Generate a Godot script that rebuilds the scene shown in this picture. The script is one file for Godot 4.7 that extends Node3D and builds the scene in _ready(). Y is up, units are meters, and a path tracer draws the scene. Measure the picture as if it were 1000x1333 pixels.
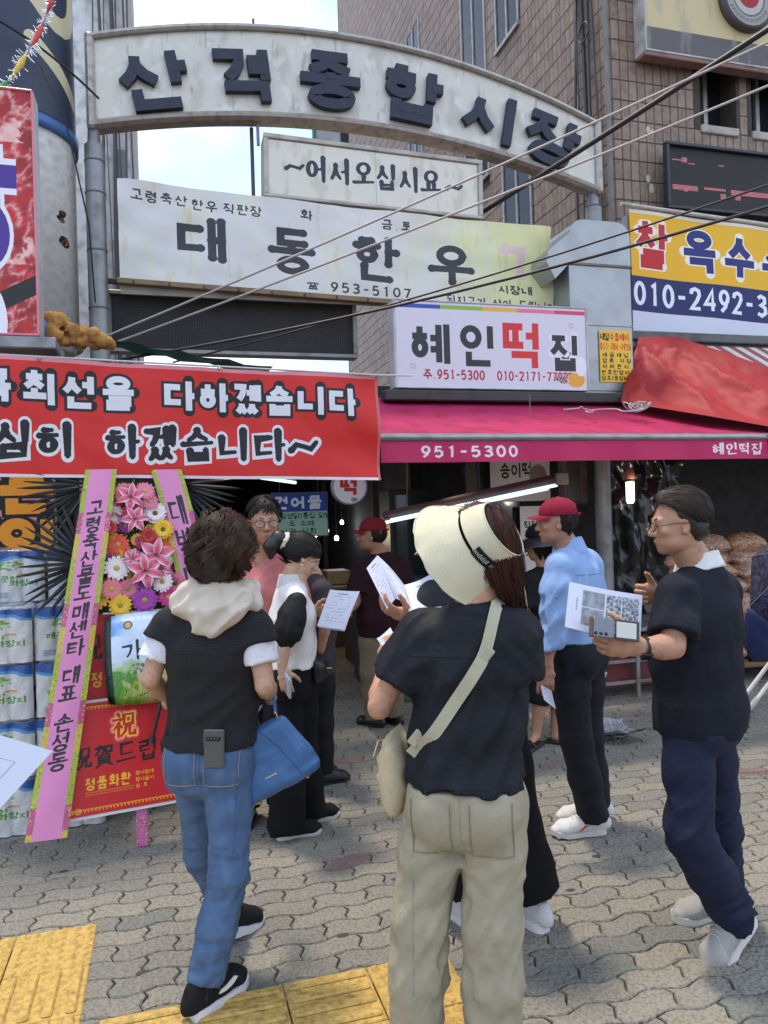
extends Node3D
var rng:=RandomNumberGenerator.new()
var used:={}
var tex:={}
func _ready():
	rng.seed=7
	set_camera_and_light()
	make_textures()
	build_ground()
	build_left_building()
	build_right_building()
	build_far_buildings()
	build_market_hall()
	build_arch()
	build_hanging_signs()
	build_awnings()
	build_duct_and_cables()
	build_stall()
	build_hall_contents()
	build_wreath()
	build_paper_packs()
	build_people()
func set_camera_and_light():
	var cam:=Camera3D.new()
	cam.name="camera"
	add_child(cam)
	var yaw:=deg_to_rad(16.0)
	var pitch:=deg_to_rad(0.3)
	var roll:=deg_to_rad(1.8)
	var f:=Vector3(sin(yaw)*cos(pitch),sin(pitch),-cos(yaw)*cos(pitch))
	var r:=Vector3(cos(yaw),0,sin(yaw))
	var u:=r.cross(f)
	var r2:=r*cos(roll)-u*sin(roll)
	var u2:=r*sin(roll)+u*cos(roll)
	cam.transform=Transform3D(Basis(r2,u2,-f),Vector3(0,1.62,0))
	cam.fov=67.38
	cam.near=0.05
	cam.far=2000.0
	cam.current=true
	var env:=Environment.new()
	env.background_mode=Environment.BG_SKY
	env.tonemap_mode=Environment.TONE_MAPPER_LINEAR
	env.tonemap_exposure=1.38
	env.sdfgi_enabled=true
	env.ssao_enabled=true
	env.ssil_enabled=true
	var sky:=Sky.new()
	var pan:=PanoramaSkyMaterial.new()
	pan.panorama=sky_picture()
	pan.energy_multiplier=1.4
	sky.sky_material=pan
	env.sky=sky
	var we:=WorldEnvironment.new()
	we.name="world_environment"
	we.environment=env
	add_child(we)
	var sun:=DirectionalLight3D.new()
	sun.name="sun"
	sun.light_color=Color(1.0,0.95,0.87)
	sun.light_energy=0.78
	sun.light_angular_distance=7.0
	sun.shadow_enabled=true
	add_child(sun)
	sun.look_at_from_position(Vector3.ZERO,Vector3(0.13,-1.0,0.25),Vector3.RIGHT)
func sky_picture()->ImageTexture:
	var w:=768
	var h:=384
	var n:=FastNoiseLite.new()
	n.seed=11
	n.frequency=1.5
	n.fractal_octaves=5
	n.fractal_gain=0.52
	var im:=Image.create(w,h,false,Image.FORMAT_RGBF)
	for j in h:
		var el:=PI*(0.5-(j+0.5)/h)
		var up:=clampf(sin(el),0.0,1.0)
		var base:=Color(0.56,0.70,0.93).lerp(Color(0.36,0.53,0.86),pow(up,0.55))
		for i in w:
			var c:=base
			if el>-0.05:
				var az:=TAU*(i+0.5)/w
				var d:=Vector3(cos(el)*cos(az),sin(el)*1.7,cos(el)*sin(az))
				var v:=n.get_noise_3dv(d*1.3+Vector3(3.1,0.4,7.7))
				var k:=smoothstep(-0.24,0.30,v)
				var v2:=n.get_noise_3dv(d*3.0+Vector3(9.0,2.0,1.0))
				c=c.lerp(Color(0.92,0.94,0.98)*(0.95+0.2*v2),k*0.85)
			im.set_pixel(i,j,c)
	return ImageTexture.create_from_image(im)
# naming and parenting
func numbered(called:String)->String:
	if not used.has(called):
		used[called]=0
		return called
	used[called]+=1
	return "%s_%03d"%[called,used[called]]
func thing(called:String,label:String,category:String,at:=Vector3.ZERO,group:="")->Node3D:
	var o:=Node3D.new()
	o.name=numbered(called)
	add_child(o)
	o.position=at
	o.set_meta("label",label)
	o.set_meta("category",category)
	if group:
		o.set_meta("group",group)
	return o
func setting(called:String,at:=Vector3.ZERO)->Node3D:
	var o:=Node3D.new()
	o.name=numbered(called)
	add_child(o)
	o.position=at
	o.set_meta("kind","structure")
	return o
func part(parent:Node,called:String,mesh:Mesh,m:Material=null,at:=Vector3.ZERO,b:=Basis.IDENTITY)->MeshInstance3D:
	var o:=MeshInstance3D.new()
	o.name=called
	o.mesh=mesh
	if m:
		o.material_override=m
	o.transform=Transform3D(b,at)
	parent.add_child(o,true)
	return o
# materials and textures
func lin(r:float,g:float,b:float)->Color:
	return Color(r,g,b).linear_to_srgb()
func mat(c:Color,rough:=0.7,metal:=0.0)->StandardMaterial3D:
	var m:=StandardMaterial3D.new()
	m.albedo_color=c
	m.roughness=rough
	m.metallic=metal
	return m
func noise_tex(freq:float,cols:Array,offs:Array,size:=256,seed_:=1,normal:=false,strength:=4.0,kind:=FastNoiseLite.TYPE_SIMPLEX_SMOOTH)->NoiseTexture2D:
	var n:=FastNoiseLite.new()
	n.noise_type=kind
	n.seed=seed_
	n.frequency=freq
	n.fractal_octaves=5
	var t:=NoiseTexture2D.new()
	t.width=size
	t.height=size
	t.seamless=true
	t.noise=n
	t.normalize=true
	if normal:
		t.as_normal_map=true
		t.bump_strength=strength
	else:
		var g:=Gradient.new()
		g.offsets=PackedFloat32Array(offs)
		g.colors=PackedColorArray(cols)
		t.color_ramp=g
	return t
func make_textures():
	tex.grime=noise_tex(0.012,[Color(0.72,0.70,0.67),Color(0.93,0.92,0.91),Color(1,1,1)],[0.0,0.45,1.0],512,3)
	tex.speck=noise_tex(0.09,[Color(0.78,0.77,0.76),Color(0.94,0.94,0.93),Color(1,1,1)],[0.1,0.5,0.9],256,5)
	tex.cloth_n=noise_tex(0.05,[],[],256,8,true,2.5)
	tex.rough_n=noise_tex(0.06,[],[],256,9,true,7.0)
	tex.fine_n=noise_tex(0.16,[],[],256,19,true,4.0)
	tex.wrinkle_n=noise_tex(0.008,[],[],512,27,true,9.0,FastNoiseLite.TYPE_PERLIN)
	tex.wrinkle_n.noise.fractal_type=FastNoiseLite.FRACTAL_RIDGED
	tex.wrinkle_n.noise.fractal_octaves=3
	tex.wrinkle_n.noise.domain_warp_enabled=true
	tex.wrinkle_n.noise.domain_warp_amplitude=30.0
	tex.cloth=noise_tex(0.02,[Color(0.92,0.92,0.93),Color(1,1,1),Color(0.96,0.96,0.96)],[0.1,0.55,1.0],256,12)
func grimy(c:Color,rough:=0.7,metal:=0.0,which:="grime",scale:=0.6,bump:="")->StandardMaterial3D:
	var m:=mat(c,rough,metal)
	m.albedo_texture=tex[which]
	m.uv1_triplanar=true
	m.uv1_world_triplanar=true
	m.uv1_scale=Vector3.ONE*scale
	if bump:
		m.normal_enabled=true
		m.normal_texture=tex[bump]
		m.normal_scale=0.6
	return m
func cloth(c:Color,rough:=0.85,scale:=6.0,bump:=0.35,wrinkled:=false)->StandardMaterial3D:
	var m:=mat(c,rough)
	m.albedo_texture=tex.cloth
	m.uv1_triplanar=true
	m.uv1_scale=Vector3.ONE*scale
	m.normal_enabled=true
	m.normal_texture=tex.wrinkle_n if wrinkled else tex.fine_n
	m.normal_scale=0.55 if wrinkled else bump
	if wrinkled:
		m.uv1_scale=Vector3(2.3,1.5,2.3)
	m.metallic_specular=0.3
	return m
func emit(c:Color,e:float)->StandardMaterial3D:
	var m:=mat(c,0.5)
	m.emission_enabled=true
	m.emission=c
	m.emission_energy_multiplier=e
	return m
func pic(im:Image,rough:=0.5)->StandardMaterial3D:
	var m:=mat(Color.WHITE,rough)
	m.albedo_texture=ImageTexture.create_from_image(im)
	m.texture_repeat=false
	return m
# mesh building
func start()->SurfaceTool:
	var st:=SurfaceTool.new()
	st.begin(Mesh.PRIMITIVE_TRIANGLES)
	return st
func done(st:SurfaceTool,smooth:=false,into:ArrayMesh=null)->ArrayMesh:
	if smooth:
		st.index()
	st.generate_normals()
	if into:
		st.commit(into)
		return into
	return st.commit()
func tri(st:SurfaceTool,a:Vector3,b:Vector3,c:Vector3):
	st.set_uv(Vector2.ZERO)
	st.add_vertex(a); st.add_vertex(b); st.add_vertex(c)
# a b c d run clockwise seen from the front: top left, top right, bottom right, bottom left
func quad(st:SurfaceTool,a:Vector3,b:Vector3,c:Vector3,d:Vector3):
	st.set_uv(Vector2(0,0)); st.add_vertex(a)
	st.set_uv(Vector2(1,0)); st.add_vertex(b)
	st.set_uv(Vector2(1,1)); st.add_vertex(c)
	st.set_uv(Vector2(0,0)); st.add_vertex(a)
	st.set_uv(Vector2(1,1)); st.add_vertex(c)
	st.set_uv(Vector2(0,1)); st.add_vertex(d)
func add_box(st:SurfaceTool,c:Vector3,s:Vector3,bevel:=0.0,b:=Basis.IDENTITY):
	var h:=s*0.5
	var e:=minf(bevel,minf(h.x,minf(h.y,h.z))*0.9)
	st.set_smooth_group(-1)
	var axes:=[Vector3.RIGHT,Vector3.UP,Vector3.BACK]
	for a in 3:
		for sg in [-1.0,1.0]:
			var n:Vector3=axes[a]*sg
			var u:Vector3=axes[(a+1)%3]
			var v:Vector3=n.cross(u)
			var hn:float=absf(h.dot(n))
			var hu:float=absf(h.dot(u))-e
			var hv:float=absf(h.dot(v))-e
			var o:Vector3=n*hn
			quad(st,c+b*(o-u*hu+v*hv),c+b*(o+u*hu+v*hv),c+b*(o+u*hu-v*hv),c+b*(o-u*hu-v*hv))
	if e<=0.0:
		return
	for a in 3:
		var u:Vector3=axes[(a+1)%3]
		var v:Vector3=axes[(a+2)%3]
		var w:Vector3=axes[a]
		var hw:float=h.dot(w)-e
		for su in [-1.0,1.0]:
			for sv in [-1.0,1.0]:
				var p:Vector3=u*su*h.dot(u)+v*sv*(h.dot(v)-e)
				var q:Vector3=u*su*(h.dot(u)-e)+v*sv*h.dot(v)
				if su*sv>0:
					quad(st,c+b*(p+w*hw),c+b*(q+w*hw),c+b*(q-w*hw),c+b*(p-w*hw))
				else:
					quad(st,c+b*(q+w*hw),c+b*(p+w*hw),c+b*(p-w*hw),c+b*(q-w*hw))
	for sx in [-1.0,1.0]:
		for sy in [-1.0,1.0]:
			for sz in [-1.0,1.0]:
				var p1:=Vector3(sx*h.x,sy*(h.y-e),sz*(h.z-e))
				var p2:=Vector3(sx*(h.x-e),sy*h.y,sz*(h.z-e))
				var p3:=Vector3(sx*(h.x-e),sy*(h.y-e),sz*h.z)
				if sx*sy*sz>0:
					tri(st,c+b*p1,c+b*p3,c+b*p2)
				else:
					tri(st,c+b*p1,c+b*p2,c+b*p3)
func box(s:Vector3,bevel:=0.0)->ArrayMesh:
	var st:=start()
	add_box(st,Vector3.ZERO,s,bevel)
	return done(st)
func box_between(lo:Vector3,hi:Vector3,bevel:=0.0)->ArrayMesh:
	var st:=start()
	add_box(st,(lo+hi)*0.5,hi-lo,bevel)
	return done(st)
func frame_at(d:Vector3)->Basis:
	var f:=d.normalized()
	var up:=Vector3.UP if absf(f.y)<0.95 else Vector3.RIGHT
	var x:=up.cross(f).normalized()
	return Basis(x,f.cross(x),f)
func add_tube(st:SurfaceTool,pts:Array,radii,sides:=8,caps:=true):
	st.set_smooth_group(0)
	var rings:=[]
	for i in pts.size():
		var d:Vector3=(pts[mini(i+1,pts.size()-1)]-pts[maxi(i-1,0)])
		var b:=frame_at(d)
		var r:float=radii if (radii is float) else radii[i]
		var ring:=[]
		for k in sides:
			var a:=TAU*k/sides
			ring.append(pts[i]+b.x*cos(a)*r+b.y*sin(a)*r)
		rings.append(ring)
	for i in pts.size()-1:
		for k in sides:
			var k2:=(k+1)%sides
			var u0:=float(k)/sides
			var u1:=float(k+1)/sides
			var v0:=float(i)/(pts.size()-1)
			var v1:=float(i+1)/(pts.size()-1)
			var q:=[[rings[i][k],u0,v0],[rings[i+1][k],u0,v1],[rings[i+1][k2],u1,v1],[rings[i][k],u0,v0],[rings[i+1][k2],u1,v1],[rings[i][k2],u1,v0]]
			for e in [2,1,0,5,4,3]:
				st.set_uv(Vector2(q[e][1],q[e][2])); st.add_vertex(q[e][0])
	if caps:
		st.set_smooth_group(-1)
		for k in range(1,sides-1):
			tri(st,rings[0][0],rings[0][k],rings[0][k+1])
			var l:Array=rings[-1]
			tri(st,l[0],l[k+1],l[k])
func tube(pts:Array,radii,sides:=8,caps:=true)->ArrayMesh:
	var st:=start()
	add_tube(st,pts,radii,sides,caps)
	return done(st)
# profile of (radius, height) turned about y
func lathe(prof:Array,sides:=24,smooth:=true)->ArrayMesh:
	var st:=start()
	st.set_smooth_group(0 if smooth else -1)
	for i in prof.size()-1:
		for k in sides:
			var a:=TAU*k/sides
			var b:=TAU*(k+1)/sides
			var p:Vector2=prof[i]
			var q:Vector2=prof[i+1]
			quad(st,Vector3(q.x*cos(a),q.y,q.x*sin(a)),Vector3(q.x*cos(b),q.y,q.x*sin(b)),Vector3(p.x*cos(b),p.y,p.x*sin(b)),Vector3(p.x*cos(a),p.y,p.x*sin(a)))
	return done(st)
# a grid of points (rows of Vector3), with uv over the whole sheet; thick > 0 gives it a back and edges
func sheet(rows:Array,thick:=0.0)->ArrayMesh:
	var st:=start()
	st.set_smooth_group(1)
	var nr:=rows.size()
	var nc:int=rows[0].size()
	for i in nr-1:
		for j in nc-1:
			var c:=[[rows[i][j],j,i],[rows[i][j+1],j+1,i],[rows[i+1][j+1],j+1,i+1],[rows[i+1][j],j,i+1]]
			for e in [0,1,2,0,2,3]:
				st.set_uv(Vector2(float(c[e][1])/(nc-1),float(c[e][2])/(nr-1)))
				st.add_vertex(c[e][0])
	var m:=done(st,true)
	if thick<=0.0:
		return m
	var st2:=start()
	var n:Vector3=-(rows[0][nc-1]-rows[0][0]).cross(rows[nr-1][0]-rows[0][0]).normalized()
	n=-n
	var off:=-n*thick*-1.0
	st2.set_smooth_group(1)
	for i in nr-1:
		for j in nc-1:
			var a:Vector3=rows[i][j]+off
			var b:Vector3=rows[i][j+1]+off
			var c2:Vector3=rows[i+1][j+1]+off
			var d:Vector3=rows[i+1][j]+off
			quad(st2,b,a,d,c2)
	st2.set_smooth_group(-1)
	for j in nc-1:
		quad(st2,rows[0][j]+off,rows[0][j+1]+off,rows[0][j+1],rows[0][j])
		quad(st2,rows[nr-1][j],rows[nr-1][j+1],rows[nr-1][j+1]+off,rows[nr-1][j]+off)
	for i in nr-1:
		quad(st2,rows[i][0]+off,rows[i][0],rows[i+1][0],rows[i+1][0]+off)
		quad(st2,rows[i][nc-1],rows[i][nc-1]+off,rows[i+1][nc-1]+off,rows[i+1][nc-1])
	var s3:=start()
	s3.append_from(m,0,Transform3D())
	st2.generate_normals()
	s3.append_from(st2.commit(),0,Transform3D())
	return s3.commit()
# extruded flat outline (clockwise seen from +z), front at z = d, back at z = 0
func prism(poly:PackedVector2Array,d:float,bevel:=0.0)->ArrayMesh:
	var st:=start()
	st.set_smooth_group(-1)
	var pts:=poly
	if Geometry2D.is_polygon_clockwise(pts):
		pts=pts.duplicate()
		pts.reverse()
	var front:=pts
	if bevel>0.0:
		var o:=Geometry2D.offset_polygon(pts,-bevel)
		if o.size()==1 and o[0].size()==pts.size():
			pass
	var ids:=Geometry2D.triangulate_polygon(front)
	for i in range(0,ids.size(),3):
		var a:=front[ids[i]]
		var b:=front[ids[i+1]]
		var c:=front[ids[i+2]]
		if (b-a).cross(c-a)>0:
			var t:=b
			b=c
			c=t
		tri(st,Vector3(a.x,a.y,d),Vector3(b.x,b.y,d),Vector3(c.x,c.y,d))
		tri(st,Vector3(a.x,a.y,0),Vector3(c.x,c.y,0),Vector3(b.x,b.y,0))
	for i in pts.size():
		var a:=pts[i]
		var b:=pts[(i+1)%pts.size()]
		var fa:=Vector3(a.x,a.y,d)
		var fb:=Vector3(b.x,b.y,d)
		var ba:=Vector3(a.x,a.y,0)
		var bb:=Vector3(b.x,b.y,0)
		quad(st,fb,fa,ba,bb) if false else quad(st,fa,fb,bb,ba)
	return done(st)
func sag(a:Vector3,b:Vector3,drop:float,n:=14)->Array:
	var out:=[]
	for i in n+1:
		var t:=float(i)/n
		out.append(a.lerp(b,t)-Vector3.UP*drop*4.0*t*(1.0-t))
	return out
# lettering: Korean letters and digits as strokes in a unit square, y down
const FIRST:=["ㄱ","ㄱㄱ","ㄴ","ㄷ","ㄷㄷ","ㄹ","ㅁ","ㅂ","ㅂㅂ","ㅅ","ㅅㅅ","ㅇ","ㅈ","ㅈㅈ","ㅊ","ㅋ","ㅌ","ㅍ","ㅎ"]
const LAST:=["","ㄱ","ㄱㄱ","ㄱㅅ","ㄴ","ㄴㅈ","ㄴㅎ","ㄷ","ㄹ","ㄹㄱ","ㄹㅁ","ㄹㅂ","ㄹㅅ","ㄹㅌ","ㄹㅍ","ㄹㅎ","ㅁ","ㅂ","ㅂㅅ","ㅅ","ㅅㅅ","ㅇ","ㅈ","ㅊ","ㅋ","ㅌ","ㅍ","ㅎ"]
func pl(a:Array)->PackedVector2Array:
	var p:=PackedVector2Array()
	for i in range(0,a.size(),2):
		p.append(Vector2(a[i],a[i+1]))
	return p
func ring(cx:float,cy:float,rx:float,ry:float)->PackedVector2Array:
	var p:=PackedVector2Array()
	for i in 25:
		p.append(Vector2(cx+rx*cos(TAU*i/24.0),cy+ry*sin(TAU*i/24.0)))
	return p
func jamo(c:String,side:bool)->Array:
	match c:
		"ㄱ":
			return [pl([0.06,0.1,0.88,0.1,0.86,0.4,0.7,0.72,0.45,0.97])] if side else [pl([0.05,0.12,0.9,0.12,0.9,0.97])]
		"ㅋ":
			return [pl([0.06,0.1,0.88,0.1,0.84,0.5,0.5,0.97]),pl([0.08,0.5,0.84,0.5])]
		"ㄴ":return [pl([0.1,0.04,0.1,0.88,0.96,0.88])]
		"ㄷ":return [pl([0.94,0.1,0.1,0.1,0.1,0.89,0.97,0.89])]
		"ㅌ":return [pl([0.94,0.08,0.1,0.08,0.1,0.91,0.97,0.91]),pl([0.1,0.5,0.9,0.5])]
		"ㄹ":return [pl([0.06,0.07,0.9,0.07,0.9,0.49,0.1,0.49,0.1,0.92,0.97,0.92])]
		"ㅁ":return [pl([0.1,0.1,0.9,0.1,0.9,0.9,0.1,0.9,0.1,0.05])]
		"ㅂ":return [pl([0.12,0.0,0.12,0.9,0.88,0.9,0.88,0.0]),pl([0.12,0.45,0.88,0.45])]
		"ㅅ":return [pl([0.5,0.03,0.47,0.35,0.3,0.68,0.04,0.95]),pl([0.48,0.36,0.66,0.68,0.96,0.95])]
		"ㅇ":return [ring(0.5,0.5,0.42,0.43)]
		"ㅈ":return [pl([0.06,0.09,0.94,0.09]),pl([0.5,0.09,0.45,0.45,0.28,0.72,0.03,0.96]),pl([0.46,0.46,0.68,0.74,0.97,0.96])]
		"ㅊ":return [pl([0.32,0.02,0.68,0.02]),pl([0.06,0.27,0.94,0.27]),pl([0.5,0.27,0.44,0.58,0.04,0.97]),pl([0.46,0.55,0.96,0.97])]
		"ㅍ":return [pl([0.04,0.09,0.96,0.09]),pl([0.02,0.91,0.98,0.91]),pl([0.3,0.09,0.3,0.91]),pl([0.7,0.09,0.7,0.91])]
		"ㅎ":return [pl([0.3,0.0,0.7,0.0]),pl([0.03,0.25,0.97,0.25]),ring(0.5,0.69,0.33,0.27)]
	return []
func fit(strokes:Array,x:float,y:float,w:float,h:float)->Array:
	var out:=[]
	for s in strokes:
		var p:=PackedVector2Array()
		for v in s:
			p.append(Vector2(x+v.x*w,y+v.y*h))
		out.append(p)
	return out
func cluster(c:String,side:bool,x:float,y:float,w:float,h:float)->Array:
	if c.length()==2:
		return fit(jamo(c[0],side),x,y,w*0.47,h)+fit(jamo(c[1],side),x+w*0.52,y,w*0.48,h)
	return fit(jamo(c,side),x,y,w,h)
func syllable(ch:String)->Array:
	var code:=ch.unicode_at(0)-0xAC00
	var fi:String=FIRST[code/588]
	var v:=(code%588)/28
	var la:String=LAST[code%28]
	var has:=la!=""
	var out:=[]
	var hh:=0.58 if has else 1.0
	var vert:=[0,1,2,3,4,5,6,7,20]
	var flat:=[8,12,13,17,18]
	if v in vert:
		var two:=v in [1,3,5,7]
		var left:=v in [4,5,6,7]
		var iw:=0.46 if two else 0.54
		if left:
			iw-=0.05
		var iy:=0.04 if has else 0.16
		out+=cluster(fi,true,0.02,iy,iw,hh*0.88 if has else 0.64)
		var sx:=0.93 if two else 0.84
		if v==20:
			sx=0.86
		out.append(pl([sx,0.0,sx,hh]))
		var mid:=hh*0.5
		var o:=hh*0.14
		if two:
			out.append(pl([0.72,0.02,0.72,hh*0.97]))
		if v==0:
			out.append(pl([sx,mid,1.04,mid]))
		elif v==2:
			out.append(pl([sx,mid-o,1.04,mid-o])); out.append(pl([sx,mid+o,1.04,mid+o]))
		elif v==1:
			out.append(pl([0.72,mid,0.93,mid]))
		elif v==3:
			out.append(pl([0.72,mid-o,0.93,mid-o])); out.append(pl([0.72,mid+o,0.93,mid+o]))
		elif v==4:
			out.append(pl([sx,mid,0.58,mid]))
		elif v==6:
			out.append(pl([sx,mid-o,0.58,mid-o])); out.append(pl([sx,mid+o,0.58,mid+o]))
		elif v==5:
			out.append(pl([0.72,mid,0.5,mid]))
		elif v==7:
			out.append(pl([0.72,mid-o,0.5,mid-o])); out.append(pl([0.72,mid+o,0.5,mid+o]))
	elif v in flat:
		var ih:=0.34 if has else 0.5
		var by:=0.49 if has else 0.8
		if v in [13,17]:
			by=0.42 if has else 0.64
			ih=0.33 if has else 0.5
		if v==18:
			by=0.47 if has else 0.84
			ih=0.36 if has else 0.62
		out+=cluster(fi,false,0.16,0.0,0.68,ih)
		out.append(pl([0.0,by,1.0,by]))
		if v==8:
			out.append(pl([0.5,ih+0.02,0.5,by]))
		elif v==12:
			out.append(pl([0.35,ih+0.02,0.35,by])); out.append(pl([0.65,ih+0.02,0.65,by]))
		elif v==13:
			out.append(pl([0.5,by,0.5,0.58 if has else 1.0]))
		elif v==17:
			out.append(pl([0.35,by,0.35,0.58 if has else 1.0])); out.append(pl([0.65,by,0.65,0.58 if has else 1.0]))
	else:
		var ih:=0.32 if has else 0.46
		var by:=0.47 if has else 0.72
		out+=cluster(fi,false,0.06,0.0,0.56,ih)
		if v==19:
			by=0.45 if has else 0.72
		out.append(pl([0.0,by,0.7,by]))
		if v in [9,10,11]:
			out.append(pl([0.34,ih+0.02,0.34,by]))
		elif v in [14,15,16]:
			out.append(pl([0.34,by,0.34,by+0.2*hh]))
		out.append(pl([0.84,0.0,0.84,hh]))
		if v==9:
			out.append(pl([0.84,hh*0.45,1.04,hh*0.45]))
	if has:
		out+=cluster(la,false,0.14,0.66,0.74,0.34)
	return out
func other_glyph(ch:String)->Array:
	match ch:
		"0":return [ring(0.5,0.5,0.36,0.46)]
		"1":return [pl([0.3,0.18,0.56,0.04,0.56,1.0])]
		"2":return [pl([0.15,0.28,0.22,0.1,0.5,0.03,0.78,0.12,0.82,0.32,0.6,0.6,0.16,0.95,0.88,0.95])]
		"3":return [pl([0.16,0.14,0.45,0.03,0.76,0.12,0.78,0.34,0.45,0.47,0.8,0.58,0.84,0.82,0.5,0.97,0.14,0.86])]
		"4":return [pl([0.7,1.0,0.7,0.04,0.1,0.7,0.95,0.7])]
		"5":return [pl([0.8,0.05,0.26,0.05,0.2,0.45,0.55,0.38,0.82,0.5,0.84,0.78,0.55,0.97,0.15,0.88])]
		"6":return [ring(0.5,0.68,0.33,0.29),pl([0.75,0.04,0.4,0.25,0.18,0.68])]
		"7":return [pl([0.12,0.06,0.86,0.06,0.4,1.0])]
		"8":return [ring(0.5,0.26,0.28,0.22),ring(0.5,0.72,0.34,0.25)]
		"9":return [ring(0.5,0.32,0.33,0.29),pl([0.82,0.32,0.6,0.75,0.25,0.98])]
		"-":return [pl([0.15,0.5,0.85,0.5])]
		".":return [pl([0.42,0.9,0.58,0.9])]
		"·":return [pl([0.42,0.5,0.58,0.5])]
		":":return [pl([0.42,0.3,0.58,0.3]),pl([0.42,0.75,0.58,0.75])]
		"(":return [pl([0.7,0.0,0.4,0.3,0.4,0.7,0.7,1.0])]
		")":return [pl([0.3,0.0,0.6,0.3,0.6,0.7,0.3,1.0])]
		"~":return [pl([0.0,0.62,0.22,0.42,0.5,0.5,0.78,0.6,1.0,0.38])]
		"☎":return [pl([0.02,0.34,0.2,0.2,0.8,0.2,0.98,0.34]),pl([0.34,0.3,0.2,0.9,0.8,0.9,0.66,0.3]),ring(0.5,0.62,0.12,0.1)]
		"祝":return [pl([0.22,0.02,0.3,0.14]),pl([0.03,0.28,0.4,0.24,0.04,0.66]),pl([0.24,0.42,0.24,1.0]),pl([0.28,0.5,0.42,0.62]),pl([0.5,0.08,0.5,0.48,0.9,0.48,0.92,0.06,0.5,0.06]),pl([0.6,0.5,0.56,0.78,0.36,0.98]),pl([0.76,0.5,0.76,0.92,1.0,0.92,1.0,0.78])]
		"賀":return [pl([0.06,0.1,0.5,0.08,0.46,0.36,0.38,0.34]),pl([0.28,0.0,0.24,0.22,0.04,0.4]),pl([0.6,0.1,0.6,0.34,0.9,0.34,0.92,0.09,0.6,0.1]),pl([0.24,0.46,0.24,0.82,0.78,0.82,0.78,0.46,0.22,0.46]),pl([0.24,0.58,0.78,0.58]),pl([0.24,0.7,0.78,0.7]),pl([0.34,0.84,0.08,1.0]),pl([0.66,0.84,0.95,1.0])]
	return []
func glyph(ch:String)->Array:
	var u:=ch.unicode_at(0)
	return syllable(ch) if u>=0xAC00 and u<=0xD7A3 else other_glyph(ch)
func narrow(ch:String)->float:
	if ch==" ":return 0.5
	if ch in "0123456789":return 0.62
	if ch in "-":return 0.5
	if ch in ".·:()":return 0.38
	return 1.0
# outline strip of a stroke with mitred corners: [left points, right points]
func strip(p:PackedVector2Array,w:float,brush:bool)->Array:
	var n:=p.size()
	var closed:=n>3 and p[0].distance_to(p[n-1])<0.001*maxf(1.0,w)+1e-4
	var l:=PackedVector2Array()
	var r:=PackedVector2Array()
	for i in n:
		var d0:=(p[i]-p[i-1]).normalized() if i>0 else Vector2.ZERO
		var d1:=(p[i+1]-p[i]).normalized() if i<n-1 else Vector2.ZERO
		if closed and i==0:d0=(p[n-1]-p[n-2]).normalized()
		if closed and i==n-1:d1=(p[1]-p[0]).normalized()
		if d0==Vector2.ZERO:d0=d1
		if d1==Vector2.ZERO:d1=d0
		var t:=(d0+d1).normalized()
		if t==Vector2.ZERO:t=d1
		var m:=Vector2(-t.y,t.x)
		var k:=w*0.5/maxf(0.55,m.dot(Vector2(-d1.y,d1.x)))
		if brush:
			var hor:=absf(d1.x)/(absf(d1.x)+absf(d1.y)+1e-6)
			k*=1.1-0.42*hor
			if not closed:
				var f:=float(i)/maxf(1.0,n-1)
				k*=1.15-0.35*f
		l.append(p[i]+m*k)
		r.append(p[i]-m*k)
	return [l,r]
func fill_convex(im:Image,q:PackedVector2Array,c:Color):
	var y0:=1e9
	var y1:=-1e9
	for v in q:
		y0=minf(y0,v.y)
		y1=maxf(y1,v.y)
	var n:=q.size()
	for y in range(maxi(0,int(floor(y0))),mini(im.get_height()-1,int(ceil(y1)))+1):
		var yc:=y+0.5
		var xa:=1e9
		var xb:=-1e9
		for i in n:
			var a:=q[i]
			var b:=q[(i+1)%n]
			if (a.y<=yc)!=(b.y<=yc):
				var x:=a.x+(yc-a.y)/(b.y-a.y)*(b.x-a.x)
				xa=minf(xa,x)
				xb=maxf(xb,x)
		if xb>xa:
			var i0:=int(round(xa))
			var i1:=int(round(xb))
			if i1>i0:
				im.fill_rect(Rect2i(i0,y,i1-i0,1),c)
func disc(im:Image,x:float,y:float,r:float,c:Color,ry:=-1.0):
	var q:=PackedVector2Array()
	for i in 16:
		q.append(Vector2(x+r*cos(TAU*i/16.0),y+(r if ry<0 else ry)*sin(TAU*i/16.0)))
	fill_convex(im,q,c)
func ink(im:Image,strokes:Array,w:float,c:Color,brush:=false):
	for s in strokes:
		var p:PackedVector2Array=s
		var lr:=strip(p,w,brush)
		for i in p.size()-1:
			fill_convex(im,PackedVector2Array([lr[0][i],lr[0][i+1],lr[1][i+1],lr[1][i]]),c)
		if brush:
			var d:=(p[1]-p[0]).normalized()
			disc(im,p[0].x,p[0].y,w*0.5,c,w*0.42)
			disc(im,p[0].x+d.x*w*0.2-w*0.22,p[0].y+d.y*w*0.2-w*0.1,w*0.38,c)
			disc(im,p[p.size()-1].x,p[p.size()-1].y,w*0.3,c)
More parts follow.
